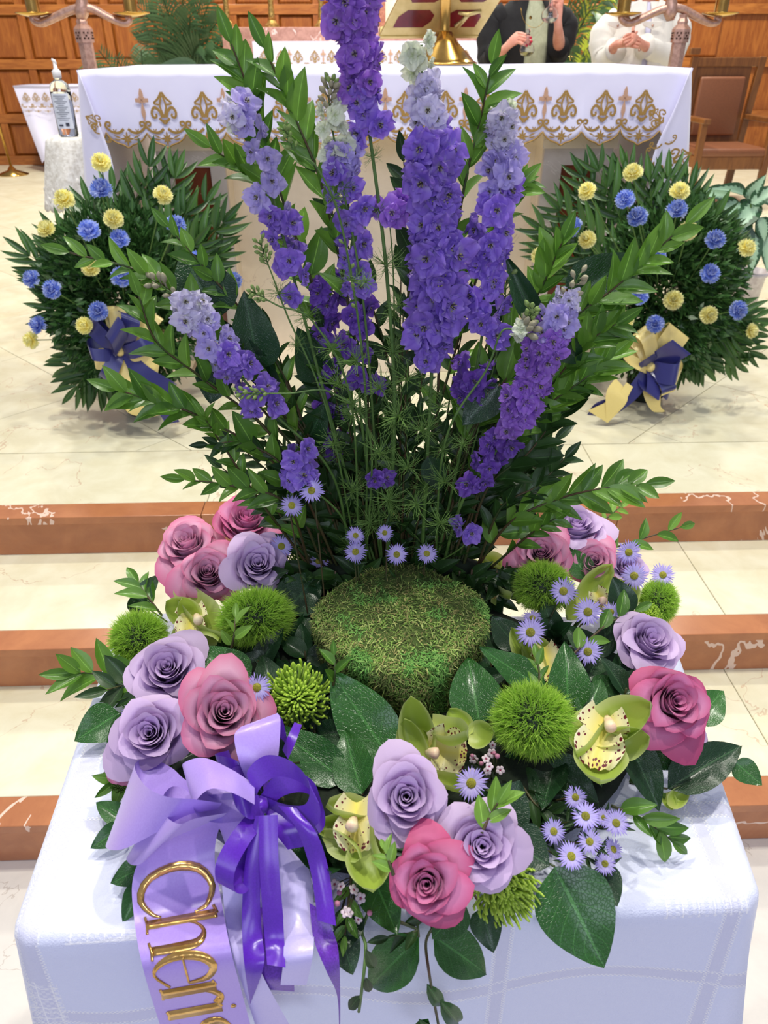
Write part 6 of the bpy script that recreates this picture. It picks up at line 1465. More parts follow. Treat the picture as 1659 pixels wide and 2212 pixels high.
# ruscus tips around the wreath
def tipT(P): return [T(*p) for p in P]
for nm, pts, n_, lp, ms_, lab in [
    ('w1', [(330, 1500, .04), (260, 1475, .04), (200, 1455, .045), (160, 1455, .05)], 8, 88, RUS, 'bright ruscus tip reaching over the left table edge'),
    ('w2', [(350, 1330, .04), (320, 1290, .06), (300, 1262, .07)], 5, 72, RUS, 'bright ruscus tip left of the pink-edged roses'),
    ('w3', [(380, 1540, .04), (320, 1500, .045), (280, 1480, .04), (230, 1490, .05)], 8, 80, RUSD, 'dark ruscus sprig under the left lavender rose'),
    ('w4', [(330, 1620, .03), (290, 1660, .03), (250, 1690, .03)], 6, 66, RUS, 'ruscus tip pointing down left beside the bow'),
    ('w5', [(1320, 1740, .05), (1380, 1765, .05), (1420, 1790, .04), (1450, 1815, .03)], 7, 70, RUS, 'ruscus tip on the tablecloth right of the aster bunch'),
    ('w6', [(1040, 1800, .13), (1060, 1760, .14), (1075, 1735, .15)], 4, 74, RUSL, 'bright ruscus tip lying on the right front rose'),
    ('w7', [(850, 1890, .12), (840, 1860, .13), (832, 1838, .13)], 4, 44, RUSL, 'small bright ruscus tip between orchid and lowest rose'),
    ('w8', [(500, 1400, .10), (506, 1370, .12), (508, 1335, .13)], 4, 50, RUSL, 'small ruscus tip in front of the left pompom'),
    ('w9', [(1230, 1420, .09), (1310, 1350, .10), (1370, 1320, .10)], 6, 66, RUS, 'ruscus sprig running up behind the right asters'),
    ('w10', [(1160, 1500, .10), (1165, 1460, .11), (1160, 1425, .12)], 4, 48, RUS, 'small ruscus tip over the half hidden right orchid'),
    ('w11', [(720, 1480, .10), (724, 1450, .12), (722, 1418, .13)], 3, 46, RUS, 'small ruscus tip in front of the moss'),
    ('w12', [(1240, 1230, .09), (1310, 1190, .10), (1400, 1160, .10), (1468, 1140, .10)], 7, 62, RUS, 'ruscus tip reaching right in front of the top step'),
    ('w13', [(760, 1880, .04), (752, 1950, .03), (745, 2020, .02)], 6, 52, RUS, 'narrow ruscus sprig beside the hanging waxflower'),
    ('w14', [(1270, 1160, .10), (1310, 1120, .11), (1340, 1095, .11)], 6, 52, RUSL, 'pale ruscus tip above the side-facing rose'),
    ('w15', [(860, 1990, .02), (900, 2010, .02), (840, 2025, .02)], 3, 60, RUSD, 'curved leaf sprig above the pair of hanging leaves'),
    ('w16', [(1130, 1700, .05), (1160, 1740, .05), (1200, 1760, .05)], 5, 60, RUSD, 'dark ruscus sprig behind the right front rose')]:
    spray('ruscus_branch', tipT(pts), lab, lp, .42, n_, ms_, .0012, .1, 'branch', 'ruscus tips around the wreath', len(lab), px=False)

# ------------------------------------------------------------------ tall spray: ruscus branches
B0 = (850, 1190, .865)
def B(dx): return (850 + dx * 3.0, 1226, .862)
RB_ = [ ([B(-10), (720, 760, .88), (610, 430, .88), (560, 260, .87), (500, 95, .86)], 26, 92, RUS, 'tallest ruscus branch at upper left, tip above the altar cloth'),
 ([B(0), (760, 700, .87), (700, 420, .86), (640, 260, .86), (572, 105, .85)], 22, 92, RUS, 'ruscus branch with single upright leaves before the left altar cloth'),
 ([B(5), (740, 800, .9), (640, 560, .9), (560, 400, .88), (455, 318, .86)], 20, 80, RUS, 'ruscus branch curving left at the height of the cloth hem'),
 ([B(30), (950, 760, .88), (1000, 420, .87), (1035, 270, .87), (1062, 140, .86)], 20, 86, RUS, 'upright ruscus branch right of centre with a pointed tip on the altar top'),
 ([B(20), (880, 760, .92), (890, 500, .92), (872, 350, .92)], 16, 80, RUSD, 'dark ruscus branch behind the big purple spike'),
 ([B(-30), (640, 940, .86), (470, 730, .84), (330, 600, .82), (150, 545, .80)], 26, 74, RUS, 'long ruscus branch reaching far left over the left basket'),
 ([B(-30), (650, 900, .87), (560, 720, .86), (460, 600, .85), (365, 492, .84)], 20, 66, RUS, 'ruscus branch with a curled tip over the left basket'),
 ([B(-40), (600, 960, .84), (440, 820, .82), (340, 740, .80), (300, 640, .80)], 20, 74, RUS, 'ruscus branch left, bending up beside the navy bow'),
 ([B(-50), (600, 1010, .83), (430, 900, .81), (340, 870, .80), (255, 842, .79)], 20, 82, RUS, 'bright ruscus branch reaching left below the navy bow'),
 ([B(-60), (620, 1090, .82), (500, 1050, .80), (400, 1036, .79)], 14, 66, RUS, 'low ruscus branch reaching left above the roses'),
 ([B(-40), (640, 1040, .83), (540, 960, .82), (450, 960, .80)], 14, 52, RUSD, 'small-leaved dark branch above the upper left roses'),
 ([B(30), (1040, 900, .86), (1200, 720, .84), (1330, 620, .82), (1480, 484, .80)], 28, 92, RUS, 'long bright ruscus branch reaching right over the right basket'),
 ([B(30), (1020, 860, .88), (1130, 690, .87), (1180, 600, .86), (1215, 520, .85)], 20, 84, RUS, 'ruscus branch rising toward the leftmost blue carnation'),
 ([B(40), (1080, 960, .85), (1200, 820, .84), (1270, 740, .82), (1330, 700, .81)], 24, 84, RUS, 'ruscus branch pointing at the right basket bow'),
 ([B(45), (1060, 1010, .85), (1180, 880, .84), (1260, 820, .83), (1320, 770, .83)], 24, 82, RUS, 'ruscus branch under the bright purple spike at right'),
 ([B(50), (1050, 1060, .85), (1140, 980, .84), (1200, 900, .84), (1238, 840, .84)], 22, 82, RUSD, 'dark ruscus branch below the bright purple spike'),
 ([B(60), (1080, 1100, .84), (1160, 1050, .83), (1220, 990, .83)], 18, 62, RUSD, 'dark ruscus branch above the upper right roses'),
 ([B(60), (1100, 1130, .83), (1200, 1080, .82), (1300, 1055, .80), (1392, 1045, .80)], 20, 82, RUS, 'ruscus branch reaching right along the step edge'),
 ([B(40), (1000, 1000, .88), (1060, 850, .88), (1100, 700, .88)], 16, 70, RUSD, 'dark ruscus branch left of the bright purple spike'),
 ([B(10), (860, 900, .9), (800, 650, .9), (680, 380, .9)], 18, 80, RUSD, 'dark ruscus branch behind the left lavender spikes'),
 ([B(0), (1000, 700, .92), (1080, 450, .92), (1120, 400, .92)], 16, 80, RUS, 'ruscus branch behind the two right purple spikes'),
 ([B(70), (1150, 1150, .82), (1200, 1120, .81)], 10, 54, RUS, 'short ruscus branch behind the pink-rimmed rose'),
 ([B(-60), (560, 1080, .82), (480, 960, .81), (440, 900, .80)], 16, 58, RUS, 'small-leaved ruscus branch left above the step')]
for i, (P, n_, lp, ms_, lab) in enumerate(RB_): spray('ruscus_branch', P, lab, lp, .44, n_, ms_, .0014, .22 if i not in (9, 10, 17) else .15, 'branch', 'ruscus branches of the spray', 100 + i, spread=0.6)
rr = random.Random(77)
for k in range(76):
    t = (k + .5) / 76; t = (t * 2) % 1.0; a = lerp(-74, 70, t) + rr.uniform(-5, 5); L = (rr.uniform(330, 640) if k % 2 else rr.uniform(140, 330)) * (1 - .42 * abs(a / 78)); ex = 850 + L * math.sin(rad(a)) * 1.0; ey = 1180 - L * math.cos(rad(a)); Y = rr.uniform(.86, .93)
    bx = 850 + (ex - 850) * .5 if abs(ex - 850) < 300 else 850 + 190 * (1 if ex > 850 else -1) * rr.uniform(.4, 1)
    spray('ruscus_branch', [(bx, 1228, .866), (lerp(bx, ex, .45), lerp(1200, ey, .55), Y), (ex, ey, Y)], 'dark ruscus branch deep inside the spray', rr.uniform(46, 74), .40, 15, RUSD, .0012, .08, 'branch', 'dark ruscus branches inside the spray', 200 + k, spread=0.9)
# big leaves standing in the spray
for (a, b2, w_, lab) in [((470, 690, .85), (395, 545, .85), 150, 'large dark blunt leaf before the left basket'), ((560, 800, .85), (530, 640, .84), 110, 'large blue-green leaf left of the lavender florets'), ((600, 850, .86), (470, 680, .85), 60, 'dark leaf crossing behind the pale larkspur'), ((470, 770, .84), (455, 870, .83), 90, 'dark leaf hanging below the pale larkspur florets'), ((700, 840, .88), (640, 700, .87), 84, 'dark leaf in the left half of the spray'), ((660, 960, .88), (700, 880, .86), 70, 'dark shaded leaf behind the lower left florets'),
                         ((1230, 650, .85), (1372, 548, .84), 120, 'large dark glossy leaf at right before the basket'), ((1160, 700, .85), (1095, 558, .85), 56, 'long curved dark leaf arching left at the right spikes'), ((1080, 830, .85), (1000, 918, .84), 86, 'teal leaf left of the bright purple spike'), ((925, 985, .84), (955, 1066, .83), 60, 'teal leaf hanging in the middle of the spray'), ((1205, 730, .82), (1258, 790, .82), 62, 'green leaf with a water drop right of the bright purple spike'), ((1070, 700, .9), (1050, 610, .9), 80, 'shaded leaf between the right spikes')]:
    A3, B3 = at(*a), at(*b2); th = thing('salal_leaf', A3, lab, 'leaf', 'large leaves of the spray'); leaf_at(rnd.choice(SALD), A3, B3, w_ * mpp(A3), None, th, 'blade')
    e = at(850 + (a[0] - 850) * .2, 1180, .868); obj('stalk', MB().tube(spline([A3, A3.lerp(e, .5) + V((0, .01, .01)), e], 10), .0017, 5).mesh('stalk', stemd), th)

# ------------------------------------------------------------------ larkspur
def floret_mesh(seed, cin, cmid, cout, eye=True):
    r = random.Random(seed); mb = MB()
    for ring, (n_, R_, tl) in enumerate(((5, 1.0, .18), (4, .62, .6))):
        for k in range(n_):
            a = 2 * math.pi * (k + .5 * ring) / n_ + r.uniform(-.15, .15); rd = V((math.cos(a), math.sin(a), 0)); tg = V((-rd.y, rd.x, 0)); T_ = tl + r.uniform(-.4, .45); ph = r.uniform(0, 6); W_ = r.uniform(.40, .5) * R_; LL = R_ * r.uniform(.85, 1.1)
            def fn(u, v):
                s = (u - .5) * 2; wd = math.sin(math.pi * min(1, .1 + v * .78)) ** .8
                rf = .12 * v * math.sin(s * 5 + ph) + .08 * v * v * math.sin(s * 13 + ph)
                return rd * (LL * v * math.cos(T_) * (1 - .13 * s * s * v)) + tg * s * W_ * wd * 1.15 + V((0, 0, LL * v * math.sin(T_) + rf - .12 * v * v))
            mb.grid(fn, 6, 5, lambda u, v: mix3(mix3(cin, cmid, smooth(0, .4, v)), cout, smooth(.75, 1, v) * .7))
    if eye:
        for k in range(9):
            a = k * 2.4; mb.tube([V((0, 0, 0)), V((math.cos(a) * .09, math.sin(a) * .09, .16)), V((math.cos(a) * .13, math.sin(a) * .13, .26))], [.02, .018, .03], 4, srgb(190, 184, 130) if k % 2 else srgb(84, 70, 70))
    mb.tube([V((0, 0, 0)), V((0.05, .1, -.3)), V((0.1, .35, -.62))], [.1, .07, .02], 5, cmid)
    return mb.mesh('floret', petal_t)
FL = {'deep': [floret_mesh(s, srgb(136, 112, 180), srgb(120, 76, 184), srgb(146, 108, 204)) for s in (1, 2, 3)],
      'vivid': [floret_mesh(s, srgb(200, 188, 224), srgb(150, 114, 220), srgb(184, 156, 236)) for s in (4, 5, 6)],
      'magenta': [floret_mesh(s, srgb(200, 180, 224), srgb(164, 110, 216), srgb(194, 154, 234)) for s in (7, 8)],
      'lav': [floret_mesh(s, srgb(226, 220, 232), srgb(192, 178, 236), srgb(212, 200, 244)) for s in (9, 10, 11)],
      'pale': [floret_mesh(s, srgb(234, 238, 212), srgb(222, 216, 238), srgb(208, 200, 240)) for s in (12, 13)],
      'white': [floret_mesh(s, srgb(190, 206, 140), srgb(234, 240, 212), srgb(240, 242, 226), False) for s in (14, 15)]}
def bud_mesh(c1, c2): return MB().lathe([(0.0, -.5), (.16, -.36), (.3, -.05), (.3, .2), (.17, .45), (0.03, .58)], 8, None, c1).tube([V((0, 0, -.4)), V((0, .06, -.7)), V((0, .2, -.95))], [.12, .08, .03], 5, c2).mesh('bud', waxy)
BUD = {'budg': bud_mesh(srgb(150, 176, 96), srgb(130, 156, 84)), 'budw': bud_mesh(srgb(178, 172, 140), srgb(150, 140, 116))}
tm = MB(); r = random.Random(8)
for k in range(34):
    d = V((r.gauss(0, 1), r.gauss(0, 1), r.gauss(0, .7) + .3)).normalized(); L = r.uniform(.5, 1); c = d.cross(V((0, 0, 1))) * r.uniform(-.4, .4)
    tm.tube([V((0, 0, 0)), d * L * .4, d * L * .75 + c * .3, d * L + c * .8], [.013, .011, .009, .005], 3, None, False)
    if k % 2:
        q = d * L * .45; e = (d + c * 2 + V((r.gauss(0, .5), r.gauss(0, .5), r.gauss(0, .5)))).normalized(); tm.tube([q, q + e * .25, q + e * .42 + c * .2], [.01, .008, .004], 3, None, False)
tuft = tm.mesh('feathery_leaf', plain('thread_green', srgb(112, 148, 66), .55, 0, srgb(80, 116, 48), 8))
LARK = []
def larkspur(label, path, segs, sr=.0022, tufts=(), seed=0, name='larkspur'):
    r = random.Random(seed); P = spline([at(*p) for p in path], 80); th = thing(name, P[0], label, 'larkspur', 'larkspur stems of the spray'); LARK.append(th)
    obj('stem', MB().tube(P, [sr * .82 * (1.25 - .75 * k / 79) for k in range(80)], 6).mesh('stem', stemg), th)
    k0 = r.uniform(0, 6); n_ = 0
    for t0, t1, cnt, size, kind in segs:
        cnt = cnt if kind.startswith('bud') or cnt < 10 else int(cnt * .62)
        for k in range(cnt):
            t = lerp(t0, t1, (k + .5 + r.uniform(-.45, .45)) / cnt) ; i = max(1, min(78, int(t * 79))); p = P[i]; tg = (P[i + 1] - P[i - 1]).normalized(); c = tocam(p); s = tg.cross(c).normalized(); c2 = s.cross(tg)
            n_ += 1; a = k0 + n_ * 2.39996; o = (s * math.cos(a) + c2 * abs(math.sin(a)) * (1 if n_ % 5 else -1)).normalized(); g = mpp(p); R_ = size * g / 2 * r.uniform(.85, 1.12)
            if kind.startswith('bud'):
                d = (o + tg * r.uniform(.6, 1.3)).normalized(); q = p + d * R_ * 1.2
                obj('bud', BUD[kind], th, frame(q, d, tg, R_ * 1.1, r.uniform(0, 6))); obj('pedicel', MB().tube([p, p + d * R_ * .7], .0007, 4).mesh('pedicel', stemg), th)
            else:
                R_ *= 1.16; q = p + o * R_ * r.uniform(.55, 1.0) + tg * R_ * .15; d = (o * 1.0 + c * r.uniform(.3, .9) + tg * r.uniform(-.6, .25) + s * r.uniform(-.3, .3)).normalized()
                obj('floret', r.choice(FL[kind]), th, frame(q, d, tg, R_, r.uniform(0, 6))); obj('pedicel', MB().tube([p, p + o * R_ * .45], .0007, 4).mesh('pedicel', stemg), th)
    for t, sz in tufts:
        i = int(t * 79); p = P[i]; obj('feathery_leaf', tuft, th, frame(p, (tocam(p) * .5 + V((r.uniform(-.5, .5), 0, .8))).normalized(), V((0, .3, 1)), sz * mpp(p) / 2, r.uniform(0, 6)))
    return th
Z_ = .85
larkspur('tallest purple larkspur spike, cut off by the top of the photo', [B(-5), (852, 900, .85), (836, 600, .85), (800, 300, .85), (775, 120, .85), (750, -50, .85)], [(.60, .70, 5, 62, 'vivid'), (.70, .83, 14, 70, 'magenta'), (.86, 1.0, 36, 78, 'magenta')], .0030, [(.1, 120), (.2, 130), (.3, 130), (.42, 120), (.5, 90), (.58, 70), (.66, 70)], 1)
larkspur('widest deep violet larkspur spike right of centre with white tip buds', [B(20), (925, 950, .84), (935, 740, .84), (940, 480, .83), (925, 250, .83), (900, 90, .83)], [(.36, .44, 6, 66, 'vivid'), (.42, .755, 64, 80, 'vivid'), (.78, .88, 8, 60, 'pale'), (.90, 1.0, 5, 52, 'white')], .0028, [(.05, 110), (.13, 120), (.22, 110), (.3, 80)], 2)
larkspur('violet larkspur spike with a pale tip at the right of the wide spike', [B(30), (1000, 950, .86), (1045, 700, .85), (1075, 450, .85), (1088, 220, .85)], [(.34, .42, 6, 56, 'deep'), (.48, .80, 28, 66, 'vivid'), (.78, .88, 6, 58, 'lav'), (.88, .97, 9, 50, 'pale'), (.97, 1., 3, 34, 'white')], .0024, [(.1, 90), (.2, 90)], 3)
larkspur('loose lavender larkspur at the left with a bent pale tip', [B(-15), (730, 960, .86), (650, 660, .85), (590, 430, .84), (540, 265, .84), (505, 250, .84)], [(.42, .60, 9, 60, 'vivid'), (.56, .90, 15, 58, 'lav'), (.93, .97, 3, 56, 'pale'), (.985, 1., 2, 40, 'white')], .0024, [(.1, 110), (.2, 100)], 4)
larkspur('mid purple larkspur left of the main stem with a white floret at its top', [B(-8), (780, 900, .86), (770, 620, .855), (745, 380, .85), (735, 300, .85)], [(.30, .48, 9, 54, 'deep'), (.48, .78, 20, 60, 'vivid'), (.76, .92, 9, 52, 'lav'), (.9, .97, 5, 48, 'white')], .0022, [(.08, 110), (.16, 110), (.26, 90)], 5)
larkspur('larkspur bending left low, pale florets over the left basket', [B(-30), (720, 1030, .84), (600, 900, .825), (500, 790, .82), (400, 660, .815), (330, 605, .81)], [(.42, .66, 15, 60, 'vivid'), (.62, .76, 6, 56, 'lav'), (.72, .82, 6, 54, 'pale'), (.84, .88, 2, 34, 'budw'), (.92, 1., 7, 38, 'budw')], .0020, [(.06, 90)], 6)
larkspur('bright purple larkspur leaning right beside the right basket', [B(35), (1000, 1080, .83), (1080, 960, .82), (1150, 820, .81), (1200, 700, .805), (1255, 590, .80)], [(.26, .44, 13, 54, 'deep'), (.46, .78, 54, 60, 'magenta'), (.76, .86, 10, 54, 'lav'), (.86, .92, 5, 40, 'pale'), (.9, 1.0, 8, 38, 'budw')], .0022, [], 7)
larkspur('dark violet larkspur deep in the left middle of the spray', [B(-12), (740, 1000, .89), (710, 850, .89), (700, 700, .89), (720, 600, .89)], [(.25, .55, 18, 52, 'deep'), (.55, 1.0, 24, 56, 'deep')], .0022, [(.12, 100)], 8)
larkspur('short violet larkspur near the asters at lower left', [B(-25), (740, 1120, .83), (680, 1060, .82), (640, 1020, .82), (640, 960, .82)], [(.6, 1.0, 7, 58, 'vivid')], .0018, [], 9)
larkspur('single dusky floret stem low in the centre', [B(-3), (840, 1110, .82), (825, 1060, .82), (815, 1020, .82)], [(.85, 1., 3, 46, 'deep')], .0014, [(.3, 80)], 10)
larkspur('small violet floret stem low at centre right', [B(25), (1000, 1180, .82), (1012, 1140, .82)], [(.85, 1., 3, 44, 'vivid')], .0014, [], 11)
larkspur('pair of violet florets halfway up left of centre', [B(-4), (850, 800, .87), (850, 600, .86), (838, 440, .86)], [(.94, 1., 4, 66, 'magenta')], .0016, [(.3, 100), (.5, 90)], 12)
larkspur('larkspur bud stem leaning left above the lavender florets', [B(-20), (790, 860, .82), (745, 520, .82), (690, 370, .82), (640, 330, .82), (612, 275, .82)], [(.82, 1., 15, 24, 'budg'), (.3, .4, 4, 24, 'budg')], .0017, [(.5, 90), (.35, 110)], 13)
larkspur('green bud spike left of the lavender florets', [B(-25), (710, 900, .82), (620, 680, .82), (590, 600, .82), (560, 520, .82)], [(.84, 1., 18, 24, 'budg')], .0014, [(.62, 90)], 14)
larkspur('green bud spike lying over the dark blue-green leaf', [B(-25), (760, 880, .80), (680, 700, .80), (600, 660, .80), (545, 630, .80)], [(.84, 1., 14, 24, 'budg')], .0016, [(.55, 100), (.4, 110)], 15)
larkspur('bud spike lying nearly level over the lower left florets', [B(-20), (800, 950, .79), (720, 850, .79), (620, 850, .785), (510, 850, .78)], [(.84, 1., 15, 24, 'budg')], .0015, [(.4, 100)], 16)
larkspur('nodding bud cluster left of the bright purple spike', [B(30), (960, 960, .80), (1050, 800, .80), (1085, 715, .80), (1130, 715, .80), (1150, 668, .80)], [(.78, .86, 8, 42, 'budw'), (.84, 1., 15, 30, 'budg'), (.74, .78, 3, 36, 'white')], .0016, [(.2, 90)], 17)
larkspur('upright bud spike above the nodding bud cluster', [B(35), (1050, 860, .86), (1085, 700, .86), (1095, 590, .86)], [(.82, 1., 11, 30, 'budg')], .0014, [], 18)
larkspur('bud and pale floret stem between the tallest spike and the left lavender one', [B(-8), (790, 700, .84), (740, 400, .84), (712, 240, .84), (715, 175, .84)], [(.66, .78, 6, 40, 'white'), (.74, .96, 14, 34, 'budw'), (.94, 1., 6, 26, 'budg')], .0017, [(.5, 80)], 19)
# threadlike foliage through the middle
for i, (px, py, sz) in enumerate([(770, 780, 110), (730, 830, 120), (820, 840, 120), (880, 820, 120), (860, 900, 130), (760, 900, 110), (910, 930, 120), (950, 880, 100), (820, 980, 130), (880, 1010, 120), (720, 960, 100), (960, 1040, 120), (900, 1090, 120), (840, 1080, 120), (760, 1060, 110), (640, 745, 70), (950, 1130, 110), (800, 1130, 100), (1000, 960, 80), (860, 660, 80), (790, 610, 90)]):
    p = at(px, py, .765 + .012 * (i % 4)); obj('feathery_leaf', tuft, LARK[i % 5], frame(p, V((rnd.uniform(-.5, .5), -.3, .8)), V((0, .3, 1)), sz * mpp(p) / 2, rnd.uniform(0, 6)))

# ------------------------------------------------------------------ satin bow with the lettered banner
bw = thing('ribbon_bow', T(545, 1730, .08), 'large lavender and purple satin bow with a gold-lettered banner on the wreath', 'bow')
L_, P_ = lav_satin, pur_satin
def lp_(K, Kb, A2, B2, offpx, depth, m, h0=.10, n=30):
    p0 = T(K[0], K[1], h0); g = mpp(p0); nv_ = RIGHT * offpx[0] * g - UPV * offpx[1] * g + BACK * depth
    return loop3('loop', p0, T(Kb[0], Kb[1], h0), T(*A2), T(*B2), nv_, m, bw, n)
def rb_(A2, B2, m, name='tail', belly=0.0, n=30, label=None): return ribbon(name, [T(*p) if len(p) == 3 else at(p[0], p[1], p[3]) for p in A2], [T(*p) if len(p) == 3 else at(p[0], p[1], p[3]) for p in B2], m, bw, n, 5, belly=belly, label=label)
FYv = T(600, 2055, 0).y - .020
def D(x, y, d=0): return (x, y, 0, FYv - d)
# pale tails behind
rb_([(560, 1800, .06), (600, 1900, .04), (612, 2000, .025), D(612, 2070), D(606, 2128, .004)], [(620, 1780, .06), (668, 1880, .04), (678, 1980, .025), D(676, 2060), D(662, 2128, .004)], pale_satin, belly=.004)
rb_([(478, 1900, .04), (490, 2000, .02), D(515, 2100), D(560, 2240)], [(520, 1900, .04), (540, 1990, .02), D(560, 2090), D(640, 2240)], pale_satin)
rb_([(540, 1960, .03), (548, 2040, .018), D(552, 2110), D(552, 2136)], [(615, 1960, .03), (625, 2040, .018), D(634, 2110), D(636, 2142)], shim_satin)
# banner
bA = [(430, 1718, .105), (372, 1780, .09), (310, 1845, .065), (286, 1905, .042), (290, 1985, .026), D(306, 2080, .002), D(338, 2190, .008), D(378, 2310, .012)]
bB = [(512, 1712, .105), (490, 1760, .09), (470, 1800, .066), (464, 1858, .045), (478, 1945, .028), D(498, 2050, .002), D(524, 2150, .008), D(556, 2270, .012)]
c3 = lambda L: [T(*p) if len(p) == 3 else at(p[0], p[1], p[3]) for p in L]
ban = ribbon('banner', c3(bA), c3(bB), lav_satin, bw, 60, 8, label='wide lavender banner reading Cherish downwards')
SA, SB = spline(c3(bA), 240), spline(c3(bB), 240); PA, PB = spline([V((p[0], p[1], 0)) for p in bA], 240), spline([V((p[0], p[1], 0)) for p in bB], 240)
def onban(py, u):
    k = next((i for i in range(60, 240) if lerp(PA[i].y, PB[i].y, u) >= py + (0.5 - u) * 34), 239)
    k0 = max(k - 1, 0); y0, y1 = lerp(PA[k0].y, PB[k0].y, u) - (0.5 - u) * 34, lerp(PA[k].y, PB[k].y, u) - (0.5 - u) * 34
    f = 0 if abs(y1 - y0) < 1e-6 else max(0, min(1, (py - y0) / (y1 - y0)))
    p = SA[k0].lerp(SA[k], f).lerp(SB[k0].lerp(SB[k], f), u); return p + tocam(p) * .0010
def letter(ch, y0, h, strokes):
    mb = MB()
    for pts, wf in strokes:
        n_ = 22; Q = spline([V((a, b, 0)) for a, b in pts], n_); b0 = len(mb.v)
        for k, p in enumerate(Q):
            t = (Q[min(k + 1, n_ - 1)] - Q[max(k - 1, 0)]); t.x *= h; t.y *= 185; t.normalize(); q = V((-t.y, t.x, 0)); w_ = (wf(k / (n_ - 1)) if callable(wf) else wf) * 118
            for s in (-1, 1): mb.vert(onban(y0 + p.x * h + q.x * w_ * s, p.y + q.y * w_ * s / 185))
        for k in range(n_ - 1): mb.f.append((b0 + 2 * k, b0 + 2 * k + 1, b0 + 2 * k + 3, b0 + 2 * k + 2))
    o = obj('letter', mb.mesh('letter', foil), bw, label=f'gold foil letter {ch}'); solid(o, .0004)
sin = math.sin; pi = math.pi
def st(x, a=.12, b2=.74, w_=.13): return [([(x, a), (x, (a + b2) / 2), (x, b2)], w_ * .62), ([(x - .2, a), (x, a + .012), (x + .2, a)], .024), ([(x - .2, b2 - .03), (x - .1, b2 - .012), (x, b2)], .03)]
hs = st(.2, .12, .93) + [([(.2, .5), (.34, .68), (.55, .75), (.76, .66), (.8, .4), (.8, .12)], lambda t: .022 + .06 * smooth(.2, .75, t)), ([(.6, .12), (.8, .132), (1.0, .12)], .024)]
letter('C', 1868, 112, [([(.93, .72), (.84, .84), (.5, .93), (.16, .80), (.04, .5), (.18, .2), (.55, .09), (.86, .2), (.95, .30)], lambda t: .016 + .072 * sin(pi * t) ** 1.3), ([(.84, .86), (.92, .80), (.96, .68)], .014)])
letter('h', 1968, 96, hs)
letter('e', 2058, 72, [([(.12, .46), (.5, .46), (.88, .46)], .018), ([(.88, .46), (.8, .68), (.5, .77), (.18, .66), (.06, .42), (.2, .2), (.5, .10), (.92, .24)], lambda t: .022 + .062 * sin(pi * min(1, t * 1.15)) ** 1.2)])
letter('r', 2122, 58, st(.25) + [([(.25, .48), (.4, .66), (.65, .76), (.9, .70)], lambda t: .02 + .055 * t)])
letter('i', 2166, 40, st(.4) + [([(.38, .87), (.5, .87), (.56, .87)], lambda t: .05 * sin(pi * (t * .8 + .1)))])
letter('s', 2198, 56, [([(.85, .64), (.6, .77), (.2, .68), (.25, .5), (.7, .38), (.85, .2), (.45, .09), (.1, .22)], lambda t: .018 + .055 * sin(pi * t))])
letter('h', 2250, 90, hs)
# lavender loops
rb_([(480, 1705, .085), (410, 1690, .08), (370, 1658, .08), (325, 1638, .082), (293, 1648, .092), (297, 1674, .115), (322, 1704, .135), (365, 1722, .145), (415, 1726, .145), (480, 1735, .12)],
    [(470, 1745, .07), (350, 1772, .055), (290, 1800, .05), (245, 1820, .05), (228, 1827, .054), (240, 1836, .07), (272, 1832, .085), (335, 1800, .105), (402, 1762, .12), (470, 1748, .115)], L_, 'loop', n=60)
rb_([(490, 1730, .085), (425, 1734, .08), (402, 1706, .08), (370, 1700, .085), (349, 1728, .1), (358, 1762, .12), (388, 1780, .14), (422, 1768, .145), (490, 1756, .12)],
    [(480, 1765, .07), (350, 1800, .055), (298, 1838, .05), (278, 1848, .05), (273, 1856, .055), (284, 1868, .062), (308, 1864, .07), (355, 1820, .09), (480, 1765, .10)], L_, 'loop', n=60)
rb_([(550, 1695, .125), (500, 1662, .135), (440, 1637, .135), (397, 1648, .125), (402, 1662, .115), (450, 1676, .105), (550, 1706, .10)],
    [(550, 1738, .13), (505, 1714, .15), (455, 1704, .152), (420, 1736, .135), (430, 1764, .12), (475, 1778, .10), (550, 1768, .10)], L_, 'loop', n=60)
rb_([(540, 1700, .10), (518, 1650, .13), (506, 1592, .15), (520, 1570, .15)], [(585, 1690, .10), (600, 1640, .13), (606, 1560, .15), (600, 1540, .15)], L_, 'loop', .004)
rb_([(520, 1570, .15), (525, 1580, .14), (560, 1640, .11)], [(600, 1540, .15), (612, 1560, .14), (625, 1620, .11)], P_, 'loop')
rb_([(610, 1620, .12), (622, 1590, .13), (636, 1560, .13)], [(622, 1640, .12), (640, 1600, .13), (652, 1566, .13)], P_, 'tail')
rb_([(505, 1745, .10), (470, 1770, .09), (478, 1800, .06)], [(545, 1745, .10), (520, 1780, .09), (500, 1860, .05)], L_, 'tail')
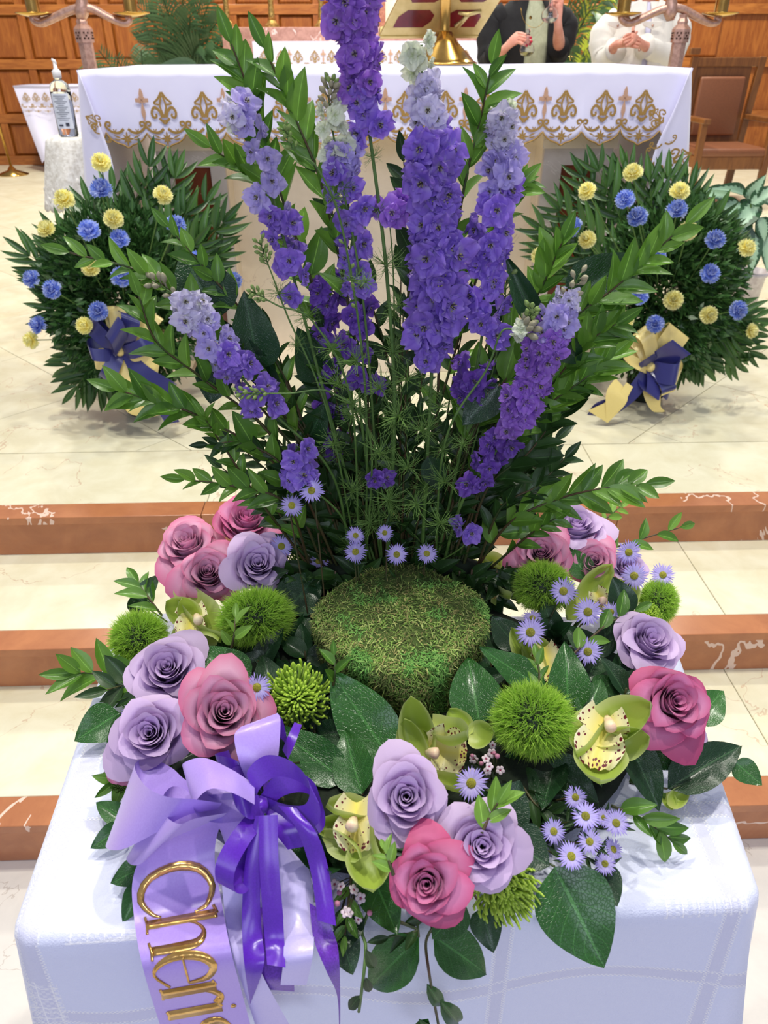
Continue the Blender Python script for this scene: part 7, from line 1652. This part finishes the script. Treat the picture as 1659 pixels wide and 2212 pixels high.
# purple loops: centre paths with a constant width direction
def pr_(C_, wv, m=P_, n=40, name='loop'):
    P0 = [T(*p) for p in C_]; g = mpp(P0[0]); 
    a = [p + (RIGHT * wv[0] - UPV * wv[1]) * g * .5 for p in P0]; b2 = [p - (RIGHT * wv[0] - UPV * wv[1]) * g * .5 for p in P0]
    return ribbon(name, a, b2, m, bw, n, 3)
pr_([(565, 1740, .11), (530, 1745, .125), (500, 1715, .13), (505, 1685, .12), (545, 1672, .11), (580, 1690, .105), (575, 1725, .10)], (14, 46))
pr_([(560, 1735, .11), (545, 1690, .13), (585, 1655, .145), (640, 1668, .15), (678, 1712, .145), (672, 1760, .12), (625, 1760, .105), (575, 1740, .10)], (22, 46))
pr_([(570, 1740, .10), (600, 1700, .12), (650, 1690, .125), (690, 1720, .12), (690, 1770, .10), (640, 1790, .095), (585, 1750, .095)], (14, 44))
pr_([(560, 1760, .105), (520, 1810, .11), (488, 1870, .10), (488, 1915, .08), (515, 1915, .07), (530, 1870, .07), (560, 1790, .085)], (38, 20))
pr_([(560, 1690, .10), (510, 1660, .12), (470, 1650, .11), (500, 1640, .10)], (12, 40))
pr_([(600, 1745, .10), (620, 1790, .095), (650, 1830, .08)], (56, -10), P_, 16)
rb_([(552, 1762, .115), (530, 1860, .085), (523, 1960, .05), (524, 2040, .03), D(530, 2100, .006), D(540, 2168, .01)], [(580, 1762, .115), (566, 1860, .085), (562, 1960, .05), (566, 2020, .03), D(570, 2085, .006), D(541, 2169, .01)], P_, belly=.002)
rb_([(558, 1762, .118), (560, 1860, .09), (566, 1960, .055), (572, 2030, .03), D(577, 2084, .008)], [(600, 1760, .118), (602, 1860, .09), (610, 1960, .055), (614, 2030, .03), D(617, 2090, .008)], P_, belly=.002)
rb_([(600, 1740, .12), (640, 1790, .11), (668, 1870, .08), (680, 1940, .06), (686, 1988, .05)], [(640, 1745, .12), (684, 1800, .11), (708, 1870, .08), (720, 1950, .06), (726, 2000, .05)], P_, belly=.003)
rb_([(668, 1950, .045), (678, 2030, .03), D(706, 2100, .01), D(728, 2150, .012), D(733, 2225, .014)], [(700, 1970, .045), (726, 2030, .03), D(733, 2080, .01), D(735, 2150, .012), D(735, 2225, .014)], shim_satin)
obj('knot', MB().lathe([(0, -.008), (.007, -.006), (.009, 0), (.007, .006), (0, .008)], 16, frame(T(562, 1740, .105), RIGHT, UPV)).mesh('knot', P_), bw)
